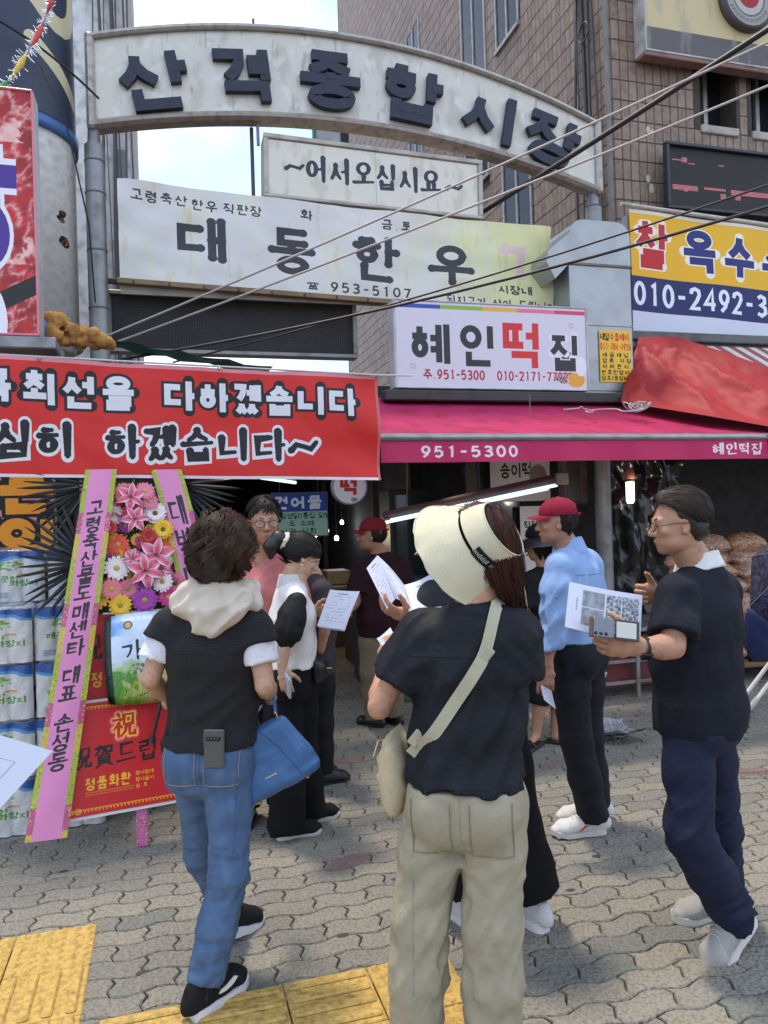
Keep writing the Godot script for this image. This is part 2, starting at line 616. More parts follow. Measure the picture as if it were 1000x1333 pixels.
# strokes of a line of text whose box starts at x, y with letters cw by chh
func line(text:String,x:float,y:float,cw:float,chh:float,gap:float,slant:=0.0)->Array:
	var out:=[]
	var at:=x
	for ch in text:
		var k:=narrow(ch)
		for s in fit(glyph(ch),at,y,cw*k,chh):
			if slant!=0.0:
				for i in s.size():
					s[i].y-=(s[i].x-at)*slant
			out.append(s)
		at+=cw*k+gap
	return out
func line_width(text:String,cw:float,gap:float)->float:
	var at:=-gap
	for ch in text:
		at+=cw*narrow(ch)+gap
	return at
func write(im:Image,text:String,x:float,y:float,cw:float,chh:float,w:float,c:Color,gap:=-1.0,brush:=false,edge:=0.0,edge_c:=Color.WHITE):
	var g:=gap if gap>=0 else cw*0.14
	var s:=line(text,x,y,cw,chh,g,0.1 if brush else 0.0)
	if edge>0.0:
		for p in s:
			for v in p:
				disc(im,v.x,v.y,(w+edge*2)*0.5,edge_c)
		ink(im,s,w+edge*2,edge_c)
	ink(im,s,w,c,brush)
func canvas(w:int,h:int,c:Color)->Image:
	var im:=Image.create(w,h,false,Image.FORMAT_RGB8)
	im.fill(c)
	return im
# uneven tint over a print: dye, stains and dust with an outline of their own
func weather(im:Image,c:Color,amount:float,freq:float,seed_:int,lo:=0.1,hi:=0.5,stretch:=1.0):
	var n:=FastNoiseLite.new()
	n.seed=seed_
	n.frequency=freq
	n.fractal_octaves=4
	for y in im.get_height():
		for x in im.get_width():
			var k:=smoothstep(lo,hi,n.get_noise_2d(x,y*stretch))*amount
			if k>0.01:
				im.set_pixel(x,y,im.get_pixel(x,y).lerp(c,k))
# raised letters: each stroke a solid strip, strokes of one letter at slightly different heights
func letter_mesh(ch:String,w:float,h:float,thick:float,depth:float)->ArrayMesh:
	var st:=start()
	st.set_smooth_group(-1)
	var k:=0
	for s in fit(glyph(ch),-w*0.5,-h*0.5,w,h):
		var lr:=strip(s,thick,false)
		var z:=depth+0.002*k
		k+=1
		var n:int=s.size()
		var closed:bool=s[0].distance_to(s[n-1])<0.001
		for i in n-1:
			var a:=Vector3(lr[0][i].x,-lr[0][i].y,z)
			var b:=Vector3(lr[0][i+1].x,-lr[0][i+1].y,z)
			var c:=Vector3(lr[1][i+1].x,-lr[1][i+1].y,z)
			var d:=Vector3(lr[1][i].x,-lr[1][i].y,z)
			var o:=Vector3(0,0,-z)
			quad(st,d,c,b,a)
			quad(st,a,b,b+o,a+o)
			quad(st,c,d,d+o,c+o)
			if i==0 and not closed:quad(st,d,a,a+o,d+o)
			if i==n-2 and not closed:quad(st,b,c,c+o,b+o)
	return done(st)
# ground
const PL:=0.225
const PW:=0.1125
func paver_mesh(phase:float)->ArrayMesh:
	# a block with gently wavy sides; the wave runs on from block to block
	var out:=[]
	var edge:=func(x):return 0.014*sin(TAU*x/PL+phase)
	var endw:=func(t):return 0.012*sin(TAU*t)
	for i in 7:
		var x:=PL*i/6.0
		out.append(Vector2(x+endw.call(0.0),edge.call(x)))
	for i in [1,2,3]:
		var t:float=i/4.0
		out.append(Vector2(PL+endw.call(t),edge.call(PL)+PW*t))
	for i in 7:
		var x:=PL*(6-i)/6.0
		out.append(Vector2(x,edge.call(x)+PW))
	for i in [3,2,1]:
		var t:float=i/4.0
		out.append(Vector2(endw.call(t),edge.call(0.0)+PW*t))
	var c:=Vector2.ZERO
	for p in out:
		c+=p
	c/=out.size()
	var st:=start()
	var tops:=[]
	var rims:=[]
	var lows:=[]
	for p in out:
		var d:Vector2=(p-c)
		var q:Vector2=c+Vector2(d.x-signf(d.x)*0.003*minf(1.0,absf(d.x)/0.03),d.y-signf(d.y)*0.0029*minf(1.0,absf(d.y)/0.02))
		var q2:Vector2=c+Vector2(d.x-signf(d.x)*0.007*minf(1.0,absf(d.x)/0.03),d.y-signf(d.y)*0.0072*minf(1.0,absf(d.y)/0.02))
		tops.append(Vector3(q2.x,0.0,q2.y))
		rims.append(Vector3(q.x,-0.006,q.y))
		lows.append(Vector3(q.x,-0.024,q.y))
	var mid:=Vector3(c.x,0.0006,c.y)
	st.set_smooth_group(-1)
	var n:=out.size()
	for i in n:
		var j:=(i+1)%n
		tri(st,mid,tops[i],tops[j])
		quad(st,tops[j],tops[i],rims[i],rims[j])
		quad(st,rims[j],rims[i],lows[i],lows[j])
	return done(st)
func stone(c:Color)->StandardMaterial3D:
	var m:=grimy(c,0.9,0.0,"speck",2.2,"rough_n")
	m.normal_scale=0.8
	return m
func build_ground():
	var g:=setting("ground")
	var st:=start()
	quad(st,Vector3(-150,-0.025,-150),Vector3(150,-0.025,-150),Vector3(150,-0.025,150),Vector3(-150,-0.025,150))
	part(g,"joint_sand",done(st),grimy(lin(0.10,0.092,0.08),0.95,0.0,"speck",3.0))
	var shapes:=[paver_mesh(0.0),paver_mesh(PI)]
	var tints:=[lin(0.245,0.228,0.193),lin(0.264,0.244,0.205),lin(0.222,0.208,0.18),lin(0.282,0.258,0.212),lin(0.236,0.22,0.188),lin(0.185,0.185,0.163),lin(0.25,0.165,0.14),lin(0.28,0.25,0.20)]
	var mats:=[]
	for t in tints:
		mats.append(stone(t))
	var paving:=setting("paving")
	var rest:=[]
	for i in tints.size():
		rest.append(start())
	var r:=RandomNumberGenerator.new()
	r.seed=21
	var eye:=Vector3(0,0,0)
	var spots:=[]
	for row in range(-112,10):
		for col in range(-18,34):
			var x:=col*PL+(PL*0.5 if row%2!=0 else 0.0)
			var z:=row*PW
			if z<-12.0 or z>0.9:
				continue
			# yellow guide tiles take this place
			if z>-3.33 and z<-0.75 and x>-0.90 and x<-0.54 or x>-0.24 and x<0.72 and z>-2.67 and z<-2.22:
				continue
			var v:=r.randf()
			var k:=0
			if v<0.22:k=0
			elif v<0.44:k=1
			elif v<0.6:k=2
			elif v<0.74:k=3
			elif v<0.86:k=4
			elif v<0.94:k=7
			elif v<0.972:k=5
			else:k=2
			# a band of darker blocks and single red ones, as laid
			if absf(z+2.55+(x-1.5)*0.25)<0.075 and x>1.05 and x<1.75:k=5
			if absf(z+3.58)<0.056 and absf(x-0.66)<0.113:k=6
			if absf(z+3.70)<0.056 and absf(x-0.80)<0.113:k=7
			if absf(z+3.36)<0.056 and absf(x+0.24)<0.113:k=5
			spots.append([x,z,k,row%2!=0,r.randf_range(-0.0015,0.0015),Vector3(x-0.75,0,z+2.9).length()+(0.0 if z<-2.0 else 9.0)])
	spots.sort_custom(func(a,b):return a[5]<b[5])
	for i in spots.size():
		var s:Array=spots[i]
		var at:=Vector3(s[0],s[4],s[1])
		var b:=Basis(Vector3.RIGHT,s[4]*3.0)
		if i<300:
			part(paving,"paver",shapes[1 if s[3] else 0],mats[s[2]],at,b)
		else:
			rest[s[2]].append_from(shapes[1 if s[3] else 0],0,Transform3D(b,at))
	var am:=ArrayMesh.new()
	for i in tints.size():
		rest[i].commit(am)
		am.surface_set_material(am.get_surface_count()-1,mats[i])
	part(paving,"pavers",am).set_meta("kind","stuff")
	# tactile tiles
	var yel:=grimy(lin(0.57,0.37,0.10),0.8,0.0,"speck",1.1,"rough_n")
	var dots:=start()
	add_box(dots,Vector3(0,-0.012,0),Vector3(0.295,0.03,0.295),0.004)
	for i in 6:
		for j in 6:
			var c:=Vector3(-0.124+i*0.0496,0.003,-0.124+j*0.0496)
			for k in 10:
				var a0:=TAU*k/10.0
				var a1:=TAU*(k+1)/10.0
				var p:=Vector3(cos(a0),0,sin(a0))
				var q:=Vector3(cos(a1),0,sin(a1))
				dots.set_smooth_group(2)
				quad(dots,c+q*0.012+Vector3.UP*0.008,c+p*0.012+Vector3.UP*0.008,c+p*0.018,c+q*0.018)
				tri(dots,c+Vector3.UP*0.0085,c+p*0.012+Vector3.UP*0.008,c+q*0.012+Vector3.UP*0.008)
	var dm:=done(dots)
	var bars:=start()
	add_box(bars,Vector3(0,-0.012,0),Vector3(0.295,0.03,0.295),0.004)
	for i in 4:
		add_box(bars,Vector3(0,0.006,-0.111+i*0.074),Vector3(0.272,0.014,0.034),0.006)
	var bm:=done(bars)
	var guide:=setting("guide_path")
	for zi in 9:
		for xi in 2:
			var at:=Vector3(-0.456-xi*0.30,0.003,-3.19+zi*0.30)
			part(guide,"guide_tile",dm if zi==0 else bm,yel,at,Basis(Vector3.UP,PI*0.5))
	for xi in 4:
		for zi in 2:
			part(guide,"guide_tile",dm if xi==3 else bm,yel,Vector3(-0.1+xi*0.30,0.003,-2.54+zi*0.30))
	# gum spots and stains trodden into the blocks
	var gum:=mat(lin(0.05,0.048,0.044),0.9)
	for p in [[0.98,-2.02],[-0.12,-2.93],[1.62,-2.95],[0.62,-2.93],[0.20,-2.62],[1.9,-3.2],[-0.5,-3.9],[0.95,-3.3]]:
		part(paving,"gum_spot",lathe([Vector2(0.0,0.0035),Vector2(0.012,0.003),Vector2(0.02,0.0)],9),gum,Vector3(p[0],0.0,p[1]),Basis.from_scale(Vector3(1.3,1,0.8)))
	# litter
	for i in 26:
		var lp:=Vector3(r.randf_range(2.4,3.6),0.003,r.randf_range(-5.3,-4.9))
		part(paving,"litter_scrap",box(Vector3(r.randf_range(0.01,0.035),0.003,r.randf_range(0.008,0.02)),0.001),mat(lin(0.3,0.28,0.24),0.9),lp,Basis(Vector3.UP,r.randf()*TAU))
# left building with a round corner drum
func build_left_building():
	var b:=thing("corner_building","pale building with a round drum corner banded in blue","building",Vector3(-1.10,0,-6.5))
	var cream:=grimy(lin(0.70,0.69,0.66),0.55,0.0,"speck",0.5)
	var wall:=grimy(lin(0.42,0.39,0.35),0.85,0.0,"grime",0.5,"rough_n")
	part(b,"wall",box_between(Vector3(-8.0,2.9,-1.3),Vector3(-0.12,6.9,0.1)),wall)
	part(b,"ground_floor_wall",box_between(Vector3(-8.0,0,-9.0),Vector3(-0.1,2.9,-0.35)),grimy(lin(0.12,0.10,0.09),0.8))
	part(b,"drum_panel",lathe([Vector2(0.3,3.10),Vector2(0.50,3.12),Vector2(0.505,4.58)],48),cream)
	var blue:=grimy(lin(0.06,0.16,0.42),0.4)
	part(b,"blue_band",lathe([Vector2(0.505,4.57),Vector2(0.53,4.57),Vector2(0.535,4.66),Vector2(0.50,4.67)],48),blue)
	part(b,"blue_band",lathe([Vector2(0.30,3.0),Vector2(0.525,3.02),Vector2(0.53,3.15),Vector2(0.50,3.16)],48),blue)
	part(b,"drum_underside",lathe([Vector2(0.0,2.97),Vector2(0.46,2.97),Vector2(0.48,3.03)],32),cream)
	# holes rusted through the drum, with torn rims
	var rust:=mat(lin(0.22,0.11,0.05),0.95)
	var hole:=mat(lin(0.008,0.008,0.008),1.0)
	for e in [[1.02,3.97,0.035],[1.03,3.76,0.045]]:
		var a:float=e[0]
		for k in 5:
			var aa:float=a+rng.randf_range(-0.06,0.06)
			var at:=Vector3(sin(aa)*0.505,e[1]+rng.randf_range(-0.04,0.04),cos(aa)*0.505)
			part(b,"rust_hole",lathe([Vector2(0.0,0.002),Vector2(e[2]*rng.randf_range(0.4,0.8),0.004),Vector2(e[2]*0.9,-0.004)],7,false),hole if k%2==0 else rust,at,Basis(Vector3.UP,aa)*Basis(Vector3.RIGHT,PI*0.5)*Basis.from_scale(Vector3(1.2,1,0.7)))
	# navy fascia above the band: one curved sheet with its print
	var im:=canvas(512,512,Color(0.155,0.20,0.29))
	var cr:=Color(0.80,0.77,0.62)
	var arc:=PackedVector2Array()
	arc.append(Vector2(228,-40))
	arc.append(Vector2(228,190))
	for i in 9:
		var t:=PI*i/8.0
		arc.append(Vector2(298-70*cos(t),190+86*sin(t)+i*3))
	arc.append(Vector2(368,-40))
	ink(im,[arc],42.0,cr)
	ink(im,[pl([232,352,372,438])],34.0,cr)
	disc(im,232,352,17,cr)
	disc(im,372,438,17,cr)
	disc(im,410,440,15,Color(0.72,0.74,0.78))
	ink(im,[pl([400,20,412,110,404,180,414,260,404,330,410,400]),ring(408,230,12,40),ring(406,150,10,30)],6.0,Color(0.72,0.74,0.78))
	ink(im,[pl([120,0,120,512])],5.0,Color(0.5,0.54,0.6))
	var rows:=[]
	for j in 2:
		var row:=[]
		for i in 33:
			var a:=lerpf(-0.9,2.3,i/32.0)
			row.append(Vector3(sin(a)*0.515,6.35 if j==0 else 4.68,cos(a)*0.515))
		rows.append(row)
	part(b,"fascia_print",sheet(rows),pic(im,0.45))
	part(b,"drum_upper",lathe([Vector2(0.495,4.6),Vector2(0.495,6.9),Vector2(0.0,7.0)],48),cream)
	# meat picture board with rope light
	var meat:=thing("meat_sign","red and white marbled meat picture board with purple letter and pink light rope","sign",Vector3(-0.672,2.74,-4.9))
	var mi:=canvas(256,420,Color(0.62,0.08,0.09))
	var n:=FastNoiseLite.new()
	n.seed=4
	n.frequency=0.011
	n.fractal_octaves=5
	n.domain_warp_enabled=true
	n.domain_warp_amplitude=40.0
	var n2:=FastNoiseLite.new()
	n2.seed=9
	n2.frequency=0.022
	n2.fractal_type=FastNoiseLite.FRACTAL_RIDGED
	for y in 420:
		for x in 256:
			var v:=n.get_noise_2d(x,y*1.5)
			var w:=n2.get_noise_2d(x*0.7,y*1.2+x*0.4)
			var c:=Color(0.55,0.06,0.08).lerp(Color(0.82,0.12,0.12),clampf(v+0.5,0,1))
			c=c.lerp(Color(0.93,0.80,0.78),smoothstep(0.1,0.9,w+0.35*v)*0.75)
			if y<90:
				c=c.lerp(Color(0.95,0.82,0.78),smoothstep(-0.1,0.3,v)*0.85)
			if y>250 and y<300:
				c=c.lerp(Color(0.94,0.84,0.80),smoothstep(0.0,0.25,v)*0.8)
			if absf(y-352+(x-200)*0.35)<17 and x>120:
				c=Color(0.06,0.04,0.05)
			mi.set_pixel(x,y,c)
	var purple:=Color(0.27,0.15,0.56)
	var white:=Color(0.93,0.92,0.95)
	for pass_ in 2:
		var cc:=white if pass_==0 else purple
		var ww:=62.0 if pass_==0 else 40.0
		ink(mi,[pl([150,95,150,205]),pl([150,150,212,150])],ww,cc)
		ink(mi,[ring(128,250,46,42)],ww*0.9,cc)
		ink(mi,[ring(96,400,60,60)],ww*0.8,white)
	part(meat,"picture_panel",sheet([[Vector3(-0.55,1.42,0),Vector3(0,1.42,0)],[Vector3(-0.55,0,0),Vector3(0,0,0)]],0.0),pic(mi,0.35),Vector3(0,0,0.052))
	part(meat,"case",box_between(Vector3(-0.56,-0.01,-0.12),Vector3(0.01,1.43,0.048),0.004),grimy(lin(0.5,0.5,0.52),0.4))
	var glow:=mat(lin(0.75,0.22,0.27),0.25)
	part(meat,"light_rope",tube([Vector3(0.002,0.0,0.06),Vector3(0.002,1.42,0.06)],0.007,6),glow)
	part(meat,"light_rope",tube([Vector3(-0.55,1.425,0.06),Vector3(0.002,1.425,0.06)],0.007,6),glow)
	part(meat,"light_rope",tube([Vector3(-0.55,-0.003,0.06),Vector3(0.002,-0.003,0.06)],0.007,6),glow)
	part(meat,"support_rail",box_between(Vector3(-0.7,-0.09,-0.3),Vector3(0.10,-0.02,0.10),0.008),grimy(lin(0.35,0.35,0.36),0.5,0.6))
	# lump of spray foam and green tarp edge over the shop front
	var tarp:=thing("green_tarp","green tarpaulin strip sloping out under the drum","tarp",Vector3(-0.6,2.7,-5.35))
	var rows2:=[]
	for j in 5:
		var row:=[]
		for i in 15:
			var t:=i/14.0
			row.append(Vector3(lerpf(-0.05,1.35,t),lerpf(0.24,0.0,pow(t,0.8))+0.012*sin(i*2.1+j)-j*0.012,-0.35+j*0.12))
		rows2.append(row)
	part(tarp,"sheet",sheet(rows2,0.004),cloth(lin(0.03,0.17,0.13),0.5,3.0))
	var foam:=thing("spray_foam","lumpy orange spray foam heaped below the round drum","foam",Vector3(-0.45,2.80,-5.22))
	var v:=Vox.new(Vector3(-0.36,-0.10,-0.16),Vector3(0.42,0.26,0.16),0.016)
	for i in 110:
		var t:=pow(rng.randf(),1.4)
		var hgt:=0.20*(1.0-t)*rng.randf_range(0.0,1.0)
		v.ball(Vector3(-0.20+t*0.36,-0.02+hgt,rng.randf_range(-0.09,0.1)),rng.randf_range(0.018,0.042),0.006)
	v.ripple(0.010,38.0,5)
	part(foam,"foam_lump",v.mesh(),grimy(lin(0.60,0.31,0.09),0.95,0.0,"speck",3.0,"rough_n"))
	# dark doorway wall behind the packs with the shop print
	var sgn:=thing("shop_poster","pink poster with orange outlined lettering behind the paper packs","poster",Vector3(-0.75,1.33,-5.62))
	var oi:=canvas(256,320,Color(0.85,0.56,0.58))
	write(oi,"오픈",-40,10,140,120,34,Color(0.95,0.60,0.12),14,false,10,Color(0.03,0.02,0.02))
	write(oi,"세일",-40,160,140,140,34,Color(0.95,0.60,0.12),14,false,10,Color(0.03,0.02,0.02))
	part(sgn,"print",sheet([[Vector3(-0.56,0.68,0),Vector3(0.04,0.68,0)],[Vector3(-0.56,0,0),Vector3(0.04,0,0)]]),pic(oi,0.6),Vector3(0,0,0.006))
	part(sgn,"backing_board",box_between(Vector3(-0.57,-0.01,-0.02),Vector3(0.05,0.69,0.003)),mat(lin(0.3,0.2,0.2),0.8))
	# steel strip of tinsel across the top of the meat board
	var tin:=thing("tinsel_garland","silver tinsel garland with coloured foil strips by the drum","garland",Vector3(-0.75,4.2,-5.0))
	var tst:=start()
	var ends:=[Vector3(-0.25,-0.10,0.0),Vector3(-0.05,0.1,0.02),Vector3(0.12,0.42,0.0),Vector3(0.22,0.75,0.0)]
	var path:=[]
	for i in 30:
		var t:=i/29.0*2.999
		var k:=int(t)
		path.append(ends[k].lerp(ends[k+1],t-k))
	for i in 330:
		var k:=rng.randi_range(0,28)
		var p:Vector3=path[k].lerp(path[k+1],rng.randf())
		var d:=Vector3(rng.randf_range(-1,1),rng.randf_range(-1,0.8),rng.randf_range(-1,1)).normalized()*rng.randf_range(0.02,0.06)
		var w:=d.cross(Vector3(0.3,0.2,1)).normalized()*0.0022
		tst.set_smooth_group(-1)
		quad(tst,p-w,p+w,p+d+w,p+d-w)
	part(tin,"tinsel_fringe",done(tst),mat(lin(0.75,0.76,0.8),0.25,0.9)).set_meta("kind","stuff")
	part(tin,"core_string",tube(path,0.006,5),mat(lin(0.5,0.5,0.55),0.4))
	var cols:=[lin(0.02,0.30,0.06),lin(0.75,0.5,0.03),lin(0.65,0.06,0.03),lin(0.6,0.05,0.05)]
	for i in 4:
		var p0:Vector3=path[4+i*6]
		var p1:Vector3=path[9+i*6]
		part(tin,"foil_strip",tube([p0,p0.lerp(p1,0.5)+Vector3(0.01,0.0,0.012),p1],[0.006,0.019,0.004],6),mat(cols[i],0.3))
# right building faced with long tiles
func in_any(holes:Array,u:float,v:float,mu:float,mv:float)->bool:
	for h in holes:
		if u>h[0]-mu and u<h[1]+mu and v>h[2]-mv and v<h[3]+mv:
			return true
	return false
func build_right_building():
	var b:=thing("tiled_building","tall building faced with brown upright tiles and narrow windows","building",Vector3(4.63,0,-7.0))
	var mortar:=grimy(lin(0.085,0.07,0.058),0.95)
	var tile_mats:=[grimy(lin(0.30,0.215,0.16),0.55,0,"grime",1.2),grimy(lin(0.33,0.24,0.18),0.5,0,"grime",1.1),grimy(lin(0.275,0.195,0.148),0.55,0,"grime",1.3),grimy(lin(0.32,0.222,0.165),0.5,0,"grime",0.9)]
	var st:=start()
	var e:=0.004
	var tw:=0.092
	var th:=0.202
	var P:=[Vector3(-tw/2,th/2,0),Vector3(tw/2,th/2,0),Vector3(tw/2,-th/2,0),Vector3(-tw/2,-th/2,0)]
	var Q:=[]
	for p in P:
		Q.append(Vector3(p.x-signf(p.x)*e,p.y-signf(p.y)*e,0.006))
	st.set_smooth_group(-1)
	quad(st,Q[0],Q[1],Q[2],Q[3])
	for i in 4:
		quad(st,P[i],P[(i+1)%4],Q[(i+1)%4],Q[i])
	var tile:=done(st)
	# body, set back behind the tiles; windows are boxes let into it
	part(b,"mortar_bed",box_between(Vector3(0.0,2.75,-0.30),Vector3(9.0,5.74,-0.004)),mortar)
	part(b,"mortar_bed",box_between(Vector3(0.0,5.74,-0.30),Vector3(1.09,16,-0.004)),mortar)
	part(b,"mortar_bed",box_between(Vector3(1.56,5.74,-0.30),Vector3(1.76,16,-0.004)),mortar)
	part(b,"mortar_bed",box_between(Vector3(2.3,5.74,-0.30),Vector3(9,16,-0.004)),mortar)
	part(b,"mortar_bed",box_between(Vector3(1.09,6.9,-0.30),Vector3(1.56,16,-0.004)),mortar)
	part(b,"mortar_bed",box_between(Vector3(1.76,6.9,-0.30),Vector3(2.3,16,-0.004)),mortar)
	part(b,"side_mortar_bed",box_between(Vector3(0.004,2.75,-12.0),Vector3(0.15,16,-0.30)),mortar)
	part(b,"roof_slab",box_between(Vector3(0.0,16.0,-12.0),Vector3(9.0,16.3,0.0)),mortar)
	var glass:=mat(lin(0.02,0.024,0.028),0.12)
	glass.metallic_specular=0.3
	var alu:=grimy(lin(0.45,0.45,0.44),0.4,0.3)
	for w in [[1.09,1.56],[1.76,2.3]]:
		var win:=part(b,"window",box_between(Vector3(w[0],5.74,-0.28),Vector3(w[1],6.9,-0.26)),glass)
		part(win,"sill",box_between(Vector3(w[0]-0.01,5.66,-0.25),Vector3(w[1]+0.01,5.75,0.03),0.01),grimy(lin(0.52,0.49,0.43),0.8))
		part(win,"frame",box_between(Vector3(w[0],5.75,-0.25),Vector3(w[0]+0.035,6.9,-0.2)),alu)
		part(win,"frame",box_between(Vector3((w[0]+w[1])*0.5-0.03,5.75,-0.25),Vector3((w[0]+w[1])*0.5+0.02,6.9,-0.2)),alu)
	var holes:=[[1.06,1.60,5.66,6.95],[1.72,2.34,5.66,6.95]]
	var rest:=[]
	for i in 4:
		rest.append(start())
	var r:=RandomNumberGenerator.new()
	r.seed=5
	var count:=0
	for row in range(0,64):
		var y:=2.86+row*0.21
		for col in 70:
			var x:=0.05+col*0.1
			if in_any(holes,x,y,0.02,0.06):
				continue
			var k:=r.randi()%4
			var at:=Vector3(x,y,-0.004)
			if y>4.5 and y<7.2 and x<2.0 and count<300:
				count+=1
				part(b,"tile",tile,tile_mats[k],at,Basis(Vector3.RIGHT,r.randf_range(-0.006,0.006)))
			elif y<10 and x<3.4:
				rest[k].append_from(tile,0,Transform3D(Basis(),at))
	# the side that runs back along the lane
	var shole:=[[-3.95,-3.1,6.5,12.0],[-2.72,-2.05,8.0,11.0],[-2.65,-1.85,4.4,6.45],[-3.95,-3.45,4.4,6.2],[-6.6,-5.9,7.5,10.5]]
	for row in range(0,62):
		var y:=2.86+row*0.21
		for col in 119:
			var z:=-0.05-col*0.1
			if in_any(shole,z,y,0.03,0.08):
				continue
			rest[r.randi()%4].append_from(tile,0,Transform3D(Basis(Vector3.UP,-PI*0.5),Vector3(0.004,y,z)))
	for h in shole:
		var win:=part(b,"window",box_between(Vector3(-0.002,h[2],h[0]),Vector3(0.02,h[3],h[1])),glass)
		for zz in [h[0],h[1],(h[0]+h[1])*0.5]:
			part(win,"frame",box_between(Vector3(-0.02,h[2],zz-0.02),Vector3(0.0,h[3],zz+0.02)),alu)
		part(win,"sill",box_between(Vector3(-0.04,h[2]-0.05,h[0]-0.03),Vector3(0.0,h[2],h[1]+0.03)),alu)
	var am:=ArrayMesh.new()
	for i in 4:
		rest[i].commit(am)
		am.surface_set_material(am.get_surface_count()-1,tile_mats[i])
	part(b,"tiles",am).set_meta("kind","stuff")
	# chipped plaster patches and rust runs on the corner
	var chip:=mat(lin(0.55,0.5,0.42),0.95)
	for p in [[0.42,5.62,0.03],[0.47,5.60,0.025],[0.40,5.1,0.03],[0.44,5.0,0.035]]:
		part(b,"chipped_patch",lathe([Vector2(0,0.003),Vector2(p[2],0.002),Vector2(p[2]*1.1,0)],7,false),chip,Vector3(p[0],p[1],0.003),Basis(Vector3.RIGHT,PI*0.5)*Basis.from_scale(Vector3(0.8,1,1.4)))
	# pipes and cables down the corner
	var dark:=mat(lin(0.06,0.06,0.065),0.5)
	part(b,"drain_pipe",tube([Vector3(-0.06,2.8,0.02),Vector3(-0.08,16,0.02)],0.028,8),grimy(lin(0.22,0.21,0.2),0.5))
	for i in 5:
		var pts:=[]
		for k in 24:
			pts.append(Vector3(-0.05+0.02*sin(k*0.7+i*2.0),3.6+k*0.5,-0.25-i*0.09+0.05*sin(k*0.4+i)))
		part(b,"wall_cable",tube(pts,0.011+0.006*(i%3),5),dark)
	var loop:=[]
	for k in 20:
		loop.append(Vector3(-0.06,6.85+0.10*sin(TAU*k/18.0),-0.42+0.10*cos(TAU*k/18.0)))
	part(b,"cable_loop",tube(loop,0.008,5),dark)
	# beige hoarding with a round emblem
	var h:=thing("beige_hoarding","weathered beige signboard with a round emblem high on the tiles","signboard",Vector3(4.93,6.36,-6.80))
	var hi:=canvas(512,384,Color(0.80,0.73,0.55))
	hi.fill_rect(Rect2i(0,330,512,54),Color(0.36,0.35,0.36))
	weather(hi,Color(0.66,0.62,0.55),0.5,0.02,6,0.0,0.5,0.25)
	part(h,"panel",sheet([[Vector3(0,1.6,0),Vector3(2.2,1.6,0)],[Vector3(0,0,0),Vector3(2.2,0,0)]]),pic(hi,0.6),Vector3(0,0,0.006))
	part(h,"case",box_between(Vector3(-0.02,-0.02,-0.19),Vector3(2.22,1.62,0.003)),grimy(lin(0.55,0.54,0.52),0.5))
	part(h,"bottom_rail",box_between(Vector3(-0.03,-0.07,-0.12),Vector3(2.22,-0.022,0.0),0.006),grimy(lin(0.28,0.17,0.14),0.8))
	var ei:=canvas(256,256,Color(0.30,0.30,0.31))
	disc(ei,128,128,122,Color(0.62,0.60,0.58))
	disc(ei,128,128,84,Color(0.38,0.38,0.39))
	disc(ei,128,128,76,Color(0.72,0.70,0.68))
	disc(ei,128,120,54,Color(0.62,0.09,0.09))
	for i in 30:
		var a:=PI*(0.15+0.7*i/29.0)
		ink(ei,[pl([128+92*cos(a),128+92*sin(a),128+(112 if i%3 else 104)*cos(a+0.03),128+(112 if i%2 else 104)*sin(a+0.03)])],3.0,Color(0.3,0.3,0.3))
	var em:=part(h,"emblem_rim",lathe([Vector2(0.0,0.0),Vector2(0.34,0.0),Vector2(0.34,0.08),Vector2(0.31,0.09)],36),grimy(lin(0.10,0.10,0.105),0.6),Vector3(1.22,0.66,0.01),Basis(Vector3.RIGHT,PI*0.5))
	var est:=start()
	for i in 36:
		var a:=TAU*i/36.0
		var c:=TAU*(i+1)/36.0
		for v in [Vector2.ZERO,Vector2(cos(c),sin(c)),Vector2(cos(a),sin(a))]:
			est.set_uv(Vector2(0.5+v.x*0.5,0.5-v.y*0.5))
			est.add_vertex(Vector3(v.x*0.315,0.07,-v.y*0.315))
	part(em,"emblem_print",done(est),pic(ei,0.6))
	# LED board
	var led:=thing("led_board","black LED message board with broken pink dot lines","LED board",Vector3(5.115,4.72,-6.86))
	part(led,"case",box_between(Vector3(0,0,0),Vector3(2.2,0.70,0.03),0.006),mat(lin(0.012,0.013,0.014),0.6))
	for q in [[0,0,2.2,0.035],[0,0.665,2.2,0.70],[0,0.035,0.035,0.665],[2.165,0.035,2.2,0.665]]:
		part(led,"frame",box_between(Vector3(q[0],q[1],0.03),Vector3(q[2],q[3],0.075),0.006),mat(lin(0.02,0.028,0.038),0.45))
	var off_st:=start()
	var on_st:=start()
	for j in 46:
		for i in 96:
			var x:=0.05+i*0.0135
			var y:=0.05+j*0.0133
			var on:=(j>=13 and j<=16 and (i>2 and i<26 or i>31 and i<52 and j>14 or i>56)) or (j>=9 and j<=12 and (i>46 and i<52 or i>12 and i<17 and j==12 or i>60 and i<66)) or (j==36 and i>2 and i<15) or (j>=35 and j<=38 and i>11 and i<17) or (j==34 and i>17 and i<24) or (j==35 and i>45 and i<51)
			var q:=on_st if on else off_st
			q.set_smooth_group(-1)
			var s:=0.0046 if on else 0.004
			quad(q,Vector3(x-s,y+s,0.034),Vector3(x+s,y+s,0.034),Vector3(x+s,y-s,0.034),Vector3(x-s,y-s,0.034))
	part(led,"dark_dots",done(off_st),mat(lin(0.03,0.022,0.024),0.4)).set_meta("kind","stuff")
	part(led,"lit_led_dots",done(on_st),emit(Color(0.80,0.46,0.50),0.4)).set_meta("kind","stuff")
	# yellow and navy corn banner
	var yb:=thing("corn_banner","yellow and navy banner with red and blue letters under the LED board","banner",Vector3(4.58,3.38,-6.72))
	var yi:=canvas(1024,540,Color(0.93,0.71,0.08))
